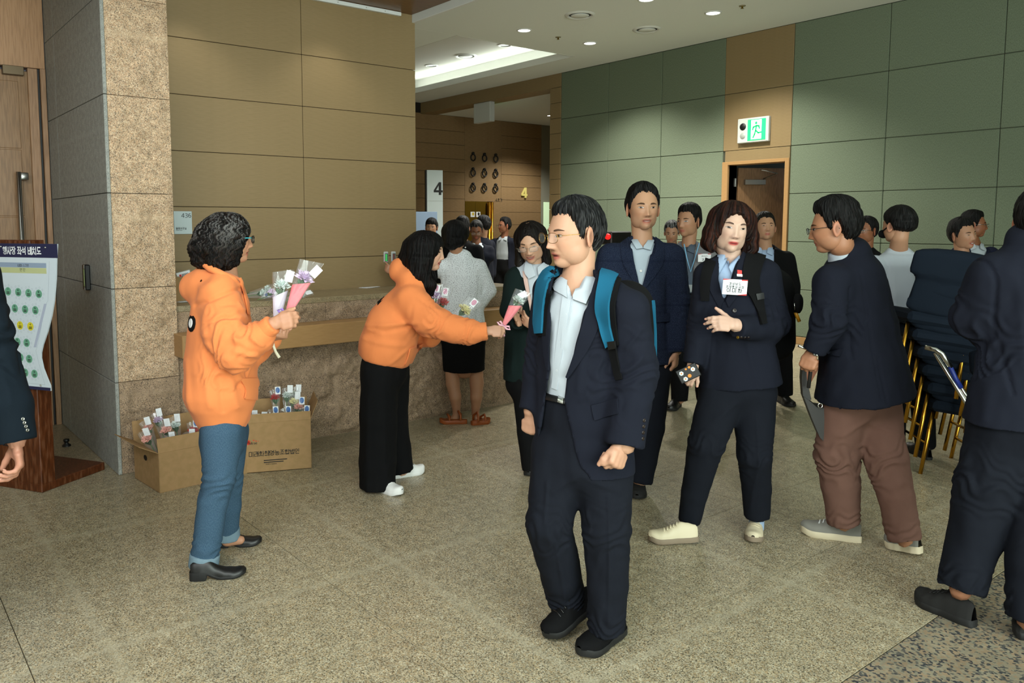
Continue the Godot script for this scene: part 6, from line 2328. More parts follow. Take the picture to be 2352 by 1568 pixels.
	# collar and placket of the shirt
	patch("collar", s, [[1278, 636], [1272, 650], [1278, 668]], [[1301, 630], [1303, 655], [1304, 686]], 0.004, 0.006, M.white_shirt)
	patch("collar", s, [[1352, 610], [1333, 655], [1318, 690]], [[1372, 618], [1362, 660], [1346, 700]], 0.006, 0.008, M.white_shirt)
	patch("placket", s, [[1293, 680], [1278, 800], [1268, 890]], [[1312, 690], [1294, 800], [1280, 895]], 0.001, 0.003, M.white_shirt)
	for q in [[1301, 722], [1290, 785], [1280, 850]]: dot("button", s, q[0], q[1], 2.6, M.white_leather)
	patch("belt", t, [[1248, 893], [1248, 915]], [[1300, 903], [1300, 927]], 0.006, 0.004, M.leather, 4, 8)
	patch("buckle", t, [[1285, 902], [1285, 922]], [[1297, 906], [1297, 926]], 0.01, 0.004, M.chrome, 4, 4)
	# head
	var T := head(1317, 537, 0.0, 150, -63, 4, 0, {"nose": 0.024, "open": 0.55, "stubble": 0.06, "gaze": Vector2(-0.3, 0), "jaw": 1.02, "lid": 0.9, "brow_thick": 0.9})
	short_hair(T, {"top": 0.022, "sides": 0.013, "back": 0.018, "grey": 0.12, "fringe": 0.014, "seed": 5, "rough": 0.003, "tone": Color(0.025, 0.025, 0.03), "light": Color(0.085, 0.085, 0.095)}, 150)
	glasses(T, M.gold_rim, 0.95, 0.0009)
	neck(T, 1328, 650, -0.01, 0.058)
	# hands
	hand(J(1432, 1015, 0.17), Vector3(0, -0.85, 0) - cx * 0.35 + ct * 0.35, -cx * 0.6 - ct * 0.75, false, 1.0, [0.35, 0.85, 0.9, 0.95, 1.0], 0.03, Vector3(0.4, 0.9, 0.3), J(1450, 940, 0.14))
	hand(J(1219, 945, -0.08), Vector3(0, -1, 0) - cx * 0.05, cx * 0.5 - ct * 0.6, true, 0.92, [0.35, 0.8, 0.95, 1.0, 1.05], 0.03, Vector3(0.5, 0.9, 0.35), J(1225, 890, -0.09))
	finish_skin()
	var black_knit: Material = M.black_cloth
	var fr := shoe(FL(1428, 1455) + Vector3(0.01, 0.004, 0), FL(1330, 1512), 0.1, black_knit, M.rubber, {"sole": 0.028, "laces": M.leather, "bow": true})
	var h := FL(1352, 1400)
	var rr := shoe(J(1366, 1388, -0.12) , FL(1252, 1472) + Vector3(0, 0.004, 0), 0.1, black_knit, M.rubber, {"sole": 0.028, "laces": M.leather, "bow": true})
func orange_woman() -> void:
	person("woman in orange hoodie and rolled blue jeans holding two wrapped carnations by the pillar", FL(505, 1296), Color(0.76, 0.56, 0.44))
	var psi := 95.0
	var sd := side(psi)
	var t := field(0.03)
	limb(t, [[514, 955, 0, 50], [512, 1010, 0, 52]], 1, sd, 1.25)
	limb(t, [[508, 990, 0.08, 46], [504, 1095, 0.09, 37], [490, 1150, 0.09, 34], [470, 1278, 0.1, 31]], 2)
	limb(t, [[526, 990, -0.08, 44], [522, 1100, -0.14, 34], [522, 1160, -0.17, 30], [522, 1222, -0.2, 26]], 2)
	cloth("jeans", t, M.denim, {"rumple": 0.003, "crumple": [crumple(J(508, 990), J(500, 1105, 0.09), J(470, 1278), 0.07, 0.004, 0.07, 0.045), crumple(J(490, 1150), J(474, 1250, 0.1), J(470, 1278), 0.07, 0.003, 0.05, 0.04), crumple(J(526, 990), J(522, 1110, -0.14), J(522, 1222), 0.06, 0.003, 0.06, 0.04)]})
	var tu := field(0.01)
	limb(tu, [[471, 1270, 0.1, 34], [467, 1301, 0.1, 34]], 3, Vector3.ZERO, 1.0, 0.0)
	cloth("turn_up", tu, M.denim_turnup, {"rumple": 0.001})
	tu = field(0.01)
	limb(tu, [[522, 1212, -0.2, 28], [523, 1238, -0.2, 28]], 3, Vector3.ZERO, 1.0, 0.0)
	cloth("turn_up", tu, M.denim_turnup, {"rumple": 0.001})
	# hoodie
	var h := field(0.04)
	limb(h, [[497, 668, 0, 42], [506, 705, 0, 64], [507, 830, 0, 78], [508, 900, 0, 79], [511, 935, 0, 66]], 0, sd, 1.28)
	limb(h, [[505, 682, 0.13, 44], [520, 765, 0.2, 52], [541, 808, 0.23, 47], [592, 775, 0.24, 37], [606, 762, 0.24, 28]])
	limb(h, [[515, 690, -0.12, 42], [530, 790, -0.16, 40], [590, 800, -0.08, 32], [618, 778, -0.02, 26]])
	limb(h, [[470, 652, 0.05, 30], [450, 662, 0.0, 33], [480, 640, -0.09, 26]])
	limb(h, [[470, 656, 0.05, 28], [510, 645, 0.11, 20], [545, 652, 0.05, 15]])
	limb(h, [[452, 650, 0.02, 27], [476, 622, 0.0, 17]])
	h.cuts.append([2, Transform3D(Basis.from_scale(Vector3(0.062, 0.1, 0.062)), J(515, 600, 0.01)).affine_inverse(), 0.062])
	var el := J(541, 808, 0.22)
	cloth("hoodie", h, M.orange, {"rumple": 0.008, "freq": 5.0, "crumple": [crumple(J(505, 682), el, J(606, 762, 0.24), 0.1, 0.006, 0.09, 0.06)],
		"folds": [[470, 660, 520, 640, 9, 0.008, 0.1], [455, 700, 560, 660, 5, -0.012, 0.1], [483, 740, 525, 722, 4, -0.008, 0.2], [525, 722, 565, 735, 4, -0.007, 0.2], [575, 790, 545, 770, 7, 0.012, 0.25], [590, 815, 550, 800, 7, 0.012, 0.25], [540, 750, 555, 790, 6, 0.01, 0.25], [585, 770, 610, 790, 5, 0.01, 0.25], [480, 790, 500, 920, 9, 0.009, 0.1], [540, 870, 550, 930, 7, 0.009, 0.1], [450, 820, 465, 920, 9, 0.008, 0.0], [520, 860, 525, 935, 6, -0.008, 0.1], [548, 850, 570, 900, 4, 0.012, 0.1], [495, 690, 480, 760, 8, 0.007, 0.1], [560, 700, 575, 770, 6, 0.006, 0.1]]})
	var rib := field(0.01)
	limb(rib, [[511, 925, 0, 66], [513, 946, 0, 61], [516, 972, 0, 54]], 2, sd, 1.26, 0.0)
	cloth("ribbed_hem", rib, M.orange, {"rumple": 0.001})
	rib = field(0.01)
	limb(rib, [[602, 764, 0.24, 25], [627, 744, 0.25, 24]], 3, Vector3.ZERO, 1.0, 0.0)
	cloth("cuff", rib, M.orange, {"rumple": 0.001})
	tube("hood_rim", [J(551, 650, 0.07) - base, J(536, 640, 0.11) - base, J(510, 630, 0.13) - base, J(484, 617, 0.11) - base, J(465, 602, 0.05) - base, J(458, 602, -0.02) - base], [0.008, 0.013, 0.016, 0.017, 0.016, 0.012], M.orange, who, 10)
	patch("pouch_pocket", h, [[548, 868], [562, 895], [560, 915]], [[588, 868], [589, 895], [588, 918]], 0.003, 0.006, M.orange, 8, 6)
	# drawstring, the loop on the back and the round emblem
	patch("drawstring", h, [[548, 640], [560, 680], [568, 722]], [[552, 640], [564, 680], [572, 722]], 0.003, 0.005, M.orange, 10, 3)
	dot("emblem", h, 440, 742, 20, M.black_cloth, 0.003)
	dot("emblem_ring", h, 439, 742, 11, M.white_leather, 0.005)
	var T := head(526, 547, 0.02, 112, 103, 0, 0, {"nose": 0.018, "smile": 0.3, "face": true, "open": 0.3})
	long_hair(T, [[[-0.055, 0.03, -0.02, 0.05], [-0.066, -0.05, -0.03, 0.05], [-0.066, -0.105, -0.03, 0.045]], [[0.055, 0.03, -0.02, 0.05], [0.066, -0.05, -0.03, 0.05], [0.066, -0.105, -0.03, 0.045]], [[0, 0.02, -0.07, 0.062], [0, -0.05, -0.092, 0.062], [0, -0.098, -0.1, 0.052]], [[-0.05, 0.04, 0.03, 0.035], [-0.066, -0.03, 0.03, 0.02], [-0.068, -0.1, 0.015, 0.02]]],
		{"tone": Color(0.045, 0.035, 0.03), "light": Color(0.17, 0.12, 0.09), "grey": 0.55, "wave": 0.5, "face": [0, -0.062, 0.115, 0.062, 0.09, 0.062], "seed": 4, "thick": 0.014})
	glasses(T, M.dark_rim, 0.9, 0.0022, M.cyan_rim)
	neck(T, 520, 650, 0.0, 0.05)
	var hd := hand(J(627, 744, 0.25), cx * 0.9 + Vector3(0, 0.22, 0), -ct * 0.9 - Vector3(0, 0.25, 0), true, 0.92, [0.25, 0.5, 0.55, 0.6, 0.65], 0.02, Vector3(0.55, 0.95, 0.1), J(590, 770, 0.24))
	hand(J(622, 776, 0.03), cx * 0.6 + Vector3(0, 0.15, 0) + ct * 0.4, ct * -0.3 + Vector3(0, 1, 0), false, 0.85, [0.3, 0.9, 0.95, 1.0, 1.0], 0.02, Vector3(0.5, 0.8, 0.3), J(590, 800, -0.05))
	var f := Field.new()
	f.bone(J(468, 1290, 0.1), J(474, 1312, 0.1), 0.033, 0.031, 0)
	f.bone(J(474, 1312, 0.1), J(512, 1312, 0.1), 0.03, 0.022, 0)
	f.bone(J(522, 1220, -0.2), J(522, 1240, -0.2), 0.031, 0.028, 1)
	f.bone(J(522, 1240, -0.2), J(552, 1240, -0.2), 0.028, 0.022, 1)
	skin_field(f, 0.009)
	finish_skin()
	for q in [[FL(438, 1332), FL(566, 1318)], [FL(496, 1256), FL(602, 1247)]]:
		shoe(q[0], q[1], 0.085, M.leather, M.rubber, {"sole": 0.014, "heel": 0.026, "tall": 0.62})

func reaching_woman() -> void:
	person("long haired woman in orange hoodie and wide black trousers leaning to hand over a flower", FL(892, 1112), Color(0.8, 0.63, 0.53))
	var psi := 80.0
	var sd := side(psi)
	var t := field(0.03)
	limb(t, [[884, 800, 0, 50], [884, 850, 0, 52]], 1, sd, 1.25)
	limb(t, [[873, 850, 0.07, 44], [869, 960, 0.08, 42], [868, 1060, 0.08, 42], [868, 1116, 0.08, 41]], 2, sd, 1.2)
	limb(t, [[898, 850, -0.1, 42], [903, 960, -0.12, 33], [913, 1030, -0.13, 29], [922, 1080, -0.14, 28]], 2, sd, 1.2)
	cloth("wide_trousers", t, M.black_cloth, {"rumple": 0.006, "folds": [[885, 870, 888, 1110, 6, 0.008, 0.1], [850, 900, 848, 1110, 7, 0.007, 0.1], [895, 1060, 880, 1110, 5, 0.008, 0.1]]})
	var h := field(0.035)
	limb(h, [[962, 655, 0, 30], [945, 685, 0, 46], [905, 745, 0, 62], [890, 795, 0, 62]], 0, sd, 1.28)
	limb(h, [[890, 795, 0, 61], [883, 822, 0, 56]], 2, sd, 1.25)
	limb(h, [[944, 690, 0.12, 40], [985, 735, 0.18, 38], [1040, 757, 0.2, 31], [1080, 762, 0.2, 29], [1096, 763, 0.2, 23]])
	limb(h, [[955, 690, -0.14, 36], [965, 765, -0.2, 32], [990, 772, -0.12, 24]])
	limb(h, [[938, 640, 0.08, 22], [918, 625, 0.02, 23], [935, 618, -0.08, 20]])
	limb(h, [[938, 640, 0.08, 22], [962, 650, 0.08, 18]])
	limb(h, [[916, 612, 0, 18], [932, 600, 0, 14]])
	cloth("hoodie", h, M.orange, {"rumple": 0.007, "freq": 5.0, "crumple": [crumple(J(944, 690), J(1000, 742, 0.18), J(1096, 763), 0.09, 0.005, 0.1, 0.06), crumple(J(1040, 757), J(1075, 762, 0.2), J(1096, 763), 0.07, 0.005, 0.04, 0.04)],
		"folds": [[845, 745, 960, 735, 5, 0.012, 0.1], [835, 765, 950, 745, 5, -0.008, 0.1], [840, 775, 930, 790, 6, 0.01, 0.1], [850, 755, 880, 760, 5, 0.01, 0.1], [950, 790, 900, 830, 5, 0.006, 0.1], [960, 680, 990, 700, 5, -0.008, 0.15], [900, 690, 940, 660, 8, 0.006, 0.1], [940, 745, 950, 700, 5, -0.006, 0.12]]})
	patch("pouch_pocket", h, [[940, 800], [935, 820], [928, 838]], [[972, 788], [966, 806], [955, 828]], 0.003, 0.006, M.orange, 6, 6)
	var rib := field(0.01)
	limb(rib, [[1092, 763, 0.2, 22], [1119, 760, 0.2, 21]], 3, Vector3.ZERO, 1.0, 0.0)
	cloth("cuff", rib, M.orange, {"rumple": 0.001})
	patch("emblem", h, [[868, 690], [868, 702]], [[878, 676], [880, 690]], 0.002, 0.003, M.black_cloth, 4, 4)
	var T := head(981, 576, 0.03, 88, 78, 4, 0, {"nose": 0.017, "smile": 0.9, "teeth": 0.6, "open": 0.35, "lip": Color(0.66, 0.28, 0.26), "lid": 0.7})
	long_hair(T, [[[-0.06, 0.03, -0.02, 0.048], [-0.07, -0.06, -0.025, 0.05], [-0.07, -0.14, -0.02, 0.045], [-0.055, -0.2, 0.03, 0.035], [-0.04, -0.25, 0.04, 0.02]], [[0.06, 0.03, -0.02, 0.048], [0.07, -0.06, -0.02, 0.045], [0.065, -0.16, 0.0, 0.04]], [[0, 0.02, -0.06, 0.065], [0, -0.06, -0.075, 0.065], [-0.01, -0.15, -0.06, 0.06]], [[-0.055, 0.05, 0.035, 0.025], [-0.072, -0.01, 0.035, 0.014], [-0.074, -0.09, 0.02, 0.014]]],
		{"tone": Color(0.02, 0.018, 0.02), "light": Color(0.085, 0.075, 0.075), "face": [0, -0.048, 0.112, 0.06, 0.095, 0.066], "seed": 9, "thick": 0.013})
	neck(T, 965, 650, 0.0, 0.05)
	hand(J(1118, 760, 0.2), cx + Vector3(0, -0.02, 0), -ct * 0.8 - Vector3(0, 0.5, 0), true, 0.88, [0.15, 0.42, 0.5, 0.55, 0.6], 0.02, Vector3(0.35, 1.0, 0.2), J(1090, 763, 0.2))
	hand(J(990, 772, -0.1), cx * 0.7 + Vector3(0, 0.5, 0), -ct + Vector3(0, 0.3, 0), false, 0.8, [0.3, 0.7, 0.7, 0.8, 0.8])
	finish_skin()
	for q in [[FL(850, 1119), FL(924, 1139)], [FL(902, 1098), FL(974, 1084)]]:
		shoe(q[0], q[1], 0.09, M.white_leather, M.white_leather, {"sole": 0.026, "laces": M.white_leather, "tall": 0.8})

func tweed_woman() -> void:
	person("woman seen from behind in flecked white tweed jacket, black skirt and tan sandals", FL(1070, 968), Color(0.72, 0.53, 0.41))
	var psi := 172.0
	var sd := side(psi)
	var s := field(0.02)
	limb(s, [[1063, 700, 0, 30], [1064, 780, 0, 34], [1066, 852, 0, 32]], 2, sd, 1.5)
	cloth("skirt", s, M.black_cloth, {"rumple": 0.003})
	var j := field(0.03)
	limb(j, [[1056, 590, 0, 20], [1060, 622, 0, 33], [1061, 690, 0, 34], [1061, 740, 0, 36], [1061, 778, 0, 38]], 2, sd, 1.45)
	limb(j, [[1100, 614, 0, 20], [1122, 668, -0.03, 18], [1108, 690, 0.0, 15], [1085, 705, -0.2, 13]])
	limb(j, [[1018, 614, 0, 20], [975, 628, -0.1, 17], [925, 640, -0.25, 14], [907, 628, -0.35, 13]], 2)
	cloth("tweed_jacket", j, M.tweed, {"rumple": 0.004, "folds": [[1100, 625, 1095, 770, 3, -0.006, 0.1], [1020, 625, 1025, 770, 3, -0.006, 0.1], [1120, 660, 1105, 690, 4, 0.006, 0.1]]})
	var T := head(1048, 541, 0, 64, 155, 8, 0, {"face": false})
	long_hair(T, [[[-0.06, 0.03, -0.02, 0.045], [-0.06, -0.05, -0.04, 0.04]], [[0.06, 0.03, -0.02, 0.048], [0.066, -0.06, -0.02, 0.045]], [[0, 0.02, -0.06, 0.066], [0, -0.07, -0.07, 0.058]]], {"tone": Color(0.02, 0.018, 0.018), "light": Color(0.07, 0.06, 0.06), "thick": 0.02, "seed": 12})
	var pe := lathe("earring", [Vector2(0, 0.006), Vector2(0.005, 0.004), Vector2(0.006, 0), Vector2(0.005, -0.004), Vector2(0, -0.006)], Transform3D(Basis(), J(1069, 568, 0.05) - base), M.white_leather, who, 10)
	neck(T, 1055, 590, 0, 0.045)
	hand(J(905, 627, -0.36), -cx * 0.8 + Vector3(0, 0.6, 0), -ct, false, 0.85, [0.2, 0.2, 0.6, 0.7, 0.7], 0.04)
	var f := Field.new()
	f.k = 0.02
	for q in [[[1038, 840, 0.0, 17], [1040, 880, 0.01, 15.5], [1046, 912, 0.03, 13.5], [1049, 948, 0.0, 8.5], [1046, 962, 0.0, 9], [1022, 968, 0.0, 7]], [[1092, 840, 0.0, 17], [1095, 880, 0.01, 16], [1094, 912, 0.03, 13.5], [1092, 948, 0.0, 8.5], [1094, 962, 0.0, 9.5], [1112, 966, -0.05, 7.5]]]:
		for i in q.size() - 1:
			var a := J(q[i][0], q[i][1], q[i][2])
			var b := J(q[i + 1][0], q[i + 1][1], q[i + 1][2])
			f.bone(a, b, q[i][3] * dep(a) / FPX, q[i + 1][3] * dep(b) / FPX, f.groups)
		f.groups += 1
	skin_field(f, 0.011)
	finish_skin()
	for q in [[FL(1072, 972), FL(1009, 972), 1], [FL(1084, 976), FL(1125, 970), 1]]:
		var r := shoe(q[0], q[1], 0.085, M.tan_leather, M.tan_leather, {"sole": 0.03, "tall": 0.08})
		r.name = "sandal"
		var z: Vector3 = (q[1] - q[0])
		var x := Vector3.UP.cross(z).normalized() * 0.04
		for k in [[0.22, 0.085, 0.3], [0.62, 0.06, 0.7]]:
			var c: Vector3 = q[0] + z * k[0] - base
			var e: Vector3 = q[0] + z * k[2] - base
			tube("strap", [c - x + Vector3(0, 0.03, 0), c - x * 0.9 + Vector3(0, k[1] * 0.8, 0), e + Vector3(0, k[1] + 0.012, 0), c + x * 0.9 + Vector3(0, k[1] * 0.8, 0), c + x + Vector3(0, 0.03, 0)], 0.009, M.tan_leather, r, 6)

func green_woman() -> void:
	person("smiling woman in dark green coat with pale pink lapel looking down at a flower", FL(1222, 1090), Color(0.78, 0.61, 0.5))
	var psi := -15.0
	var sd := side(psi)
	var t := field(0.03)
	limb(t, [[1222, 800, 0, 45], [1222, 880, 0, 48]], 1, sd, 1.3)
	limb(t, [[1205, 880, 0, 30], [1212, 990, 0, 25], [1220, 1078, 0, 20]], 2)
	limb(t, [[1250, 880, 0, 30], [1252, 990, 0, 25], [1250, 1078, 0, 20]], 2)
	cloth("trousers", t, M.black_cloth)
	var s := field(0.02)
	limb(s, [[1222, 640, 0, 40], [1222, 720, 0, 42], [1220, 820, 0, 40]], 0, sd, 1.35)
	cloth("striped_blouse", s, M.white_shirt)
	var j := field(0.03)
	limb(j, [[1224, 625, -0.02, 25], [1226, 650, 0, 44], [1226, 740, 0, 46], [1222, 874, 0, 48]], 2, sd, 1.42)
	limb(j, [[1186, 640, 0, 28], [1174, 712, 0.03, 25], [1192, 742, 0.18, 19]], 2)
	limb(j, [[1268, 640, 0, 28], [1275, 720, 0.03, 25], [1232, 752, 0.2, 19]], 2)
	open_front(j, [[1210, 560], [1207, 620], [1218, 690], [1224, 740], [1216, 880], [1212, 920], [1222, 920], [1228, 880], [1232, 740], [1240, 690], [1246, 640], [1250, 560]], J(1225, 700), psi, 0.0)
	cloth("coat", j, M.green_coat, {"rumple": 0.005, "folds": [[1185, 690, 1200, 660, 5, 0.006, 0.1], [1180, 780, 1178, 860, 5, 0.005, 0.1]]})
	patch("pink_lapel", j, [[1199, 616], [1205, 650], [1214, 690], [1222, 738]], [[1209, 612], [1213, 650], [1221, 690], [1226, 738]], 0.003, 0.006, M.pink_lapel)
	patch("pink_edge", j, [[1222, 745], [1216, 800], [1212, 882]], [[1226, 745], [1219, 800], [1215, 884]], 0.002, 0.004, M.pink_lapel, 10, 3)
	patch("collar", s, [[1210, 600], [1206, 625], [1215, 640]], [[1222, 612], [1228, 628], [1230, 634]], 0.012, 0.006, M.white_shirt)
	patch("collar", s, [[1234, 618], [1236, 632], [1245, 648]], [[1256, 600], [1258, 620], [1258, 640]], 0.012, 0.006, M.white_shirt)
	var b := badge(flat_card(j, 1240, 664, 0.02), 0.085, 0.055, "name_badge", ["경상", "미"])
	var T := head(1219, 555, 0.06, 90, -14, 20, 6, {"nose": 0.018, "smile": 0.9, "open": 0.5, "teeth": 0.8, "lid": 0.45, "lip": Color(0.6, 0.3, 0.27), "gaze": Vector2(0, -0.8)})
	long_hair(T, [[[-0.055, 0.03, -0.02, 0.038], [-0.072, -0.05, -0.005, 0.028], [-0.085, -0.12, 0.012, 0.024], [-0.08, -0.165, 0.025, 0.013]], [[0.055, 0.03, -0.02, 0.038], [0.07, -0.05, -0.02, 0.028], [0.078, -0.14, -0.01, 0.024]], [[0, 0.02, -0.06, 0.06], [0, -0.06, -0.07, 0.06], [0, -0.13, -0.06, 0.05]]],
		{"tone": Color(0.05, 0.04, 0.036), "light": Color(0.15, 0.12, 0.1), "face": [0.002, -0.032, 0.112, 0.066, 0.112, 0.08], "thick": 0.008, "seed": 21})
	glasses(T, M.silver_rim, 0.75, 0.0011)
	neck(T, 1226, 628, 0.0, 0.047)
	hand(J(1192, 744, 0.19), Vector3(0, 0.75, 0) - cx * 0.3 + ct * 0.2, ct * 0.2 + cx * 0.8, true, 0.86, [0.2, 0.25, 0.3, 0.35, 0.4], 0.06)
	hand(J(1232, 752, 0.22), -cx * 0.75 + Vector3(0, 0.45, 0), Vector3(0, 0.5, 0) - ct * 0.6, false, 0.86, [0.2, 0.3, 0.35, 0.4, 0.45], 0.06)
	finish_skin()
	shoe(FL(1228, 1080), FL(1214, 1096), 0.085, M.leather, M.rubber, {"sole": 0.02})
	shoe(FL(1256, 1080), FL(1250, 1097), 0.085, M.leather, M.rubber, {"sole": 0.02})

func badge(t: Transform3D, w: float, h: float, called: String, lines: Array) -> Node3D:      # a white name card with red corners
	var b := MeshInstance3D.new()
	b.name = called
	b.mesh = chamfer_box(Vector3(w, h, 0.002), 0.0005)
	b.material_override = M.paper
	who.add_child(b, true)
	b.transform = t
	b.set_meta("label", "white name card with red corners")
	var z := 0.0012
	var st := new_st(-1)
	for q in [[[-w / 2, h / 2], [-w * 0.1, h / 2], [-w / 2, h / 2 - 0.006]], [[w / 2, -h / 2], [w * 0.1, -h / 2], [w / 2, -h / 2 + 0.007]], [[w / 2, h / 2], [w * 0.25, h / 2], [w / 2, h / 2 - 0.005]], [[w * 0.25, h / 2], [w * 0.25, h / 2 - 0.005], [w / 2, h / 2 - 0.005]]]:
		tri(st, Vector3(q[0][0], q[0][1], z), Vector3(q[1][0], q[1][1], z), Vector3(q[2][0], q[2][1], z))
	st.generate_normals()
	put("red_corners", st.commit(), M.red, b)
	var n := lines.size()
	for i in n:
		var size: float = h * (0.26 if i == n - 1 else 0.15)
		var wd: float = lines[i].length() * size * 1.3
		lettering("lettering", lines[i], Transform3D(Basis(), Vector3(-wd * 0.5 + size * 0.1, h * [0.14, -0.06, -0.34][i if n == 3 else i * 2], z)), size, M.ink, b, 0.12, 1.3)
	return b

func tall_man() -> void:
	person("tall man in flecked blue blazer and open pale shirt behind the striding man", FL(1470, 1130), Color(0.75, 0.57, 0.45))
	var psi := 6.0
	var sd := side(psi)
	var t := field(0.03)
	limb(t, [[1470, 800, 0, 46], [1472, 850, 0, 48]], 1, sd, 1.4)
	limb(t, [[1442, 860, 0, 40], [1430, 980, 0, 32], [1420, 1085, -0.1, 27]], 2)
	limb(t, [[1500, 860, 0, 40], [1492, 980, 0.02, 34], [1470, 1105, 0.03, 29]], 2)
	cloth("trousers", t, M.trouser_navy)
	var s := field(0.02)
	limb(s, [[1474, 590, 0, 38], [1474, 680, 0, 42]], 0, sd, 1.4)
	open_front(s, [[1458, 500], [1463, 545], [1476, 572], [1488, 545], [1494, 500]], J(1474, 560), psi)
	cloth("shirt", s, M.shirt_pale)
	var j := field(0.03)
	limb(j, [[1474, 562, -0.02, 26], [1474, 592, 0, 46], [1472, 690, 0, 48], [1470, 760, 0, 49], [1470, 832, 0, 54]], 2, sd, 1.5)
	limb(j, [[1404, 592, 0, 34], [1385, 690, 0, 32], [1380, 800, 0.02, 26]], 2)
	limb(j, [[1540, 592, 0, 34], [1556, 690, 0, 30], [1553, 808, 0.04, 23]], 2)
	open_front(j, [[1440, 500], [1447, 560], [1458, 610], [1472, 668], [1490, 610], [1503, 560], [1510, 500]], J(1474, 620), psi)
	cloth("blazer", j, M.blue_navy, {"rumple": 0.005, "crumple": [crumple(J(1540, 592), J(1556, 690), J(1553, 808), 0.06, 0.003, 0.12, 0.06)], "folds": [[1536, 640, 1534, 800, 4, -0.008, 0.1], [1415, 640, 1425, 760, 6, 0.004, 0.1]]})
	patch("lapel", j, [[1446, 545], [1456, 605], [1470, 664]], [[1425, 560], [1432, 605], [1468, 668]], 0.002, 0.005, M.blue_navy)
	patch("lapel", j, [[1504, 545], [1491, 605], [1474, 664]], [[1524, 560], [1520, 608], [1477, 668]], 0.002, 0.005, M.blue_navy)
	patch("pocket_flap", j, [[1505, 722], [1505, 740]], [[1536, 718], [1537, 738]], 0.002, 0.004, M.blue_navy, 4, 6)
	patch("collar", s, [[1449, 530], [1450, 552], [1462, 574]], [[1460, 530], [1464, 552], [1475, 572]], 0.008, 0.006, M.shirt_pale)
	patch("collar", s, [[1492, 530], [1488, 552], [1477, 572]], [[1503, 528], [1502, 552], [1492, 576]], 0.008, 0.006, M.shirt_pale)
	dot("button", s, 1472, 622, 3, M.white_leather)
	var T := head(1477, 477, 0, 101, 2, 0, 0, {"nose": 0.021, "smile": 0.4, "open": 0.3, "teeth": 0.5, "stubble": 0.05, "brow_thick": 1.1, "lid": 0.85, "jaw": 1.0})
	short_hair(T, {"top": 0.024, "sides": 0.01, "back": 0.016, "fringe": 0.004, "seed": 14, "rough": 0.004, "line": [[0, 0.078], [20, 0.082], [38, 0.07], [52, 0.05], [62, 0.03], [70, 0.0], [80, -0.01], [90, 0.02], [104, 0.024], [116, -0.03], [140, -0.072], [180, -0.078]]}, 110)
	neck(T, 1475, 566, -0.01, 0.056)
	hand(J(1553, 806, 0.04), Vector3(0, -1, 0) + cx * -0.05, cx * -0.7 - ct * 0.4, false, 1.0, [0.3, 0.45, 0.5, 0.55, 0.6], 0.03)
	hand(J(1380, 800, 0.02), Vector3(0, -1, 0), cx * 0.7 - ct * 0.4, true, 1.0, [0.3, 0.45, 0.5, 0.55, 0.6], 0.03)
	finish_skin()
	shoe(FL(1470, 1112), FL(1463, 1150), 0.1, M.suede, M.rubber, {"sole": 0.02})
	shoe(FL(1424, 1090), FL(1418, 1124), 0.1, M.suede, M.rubber, {"sole": 0.02})

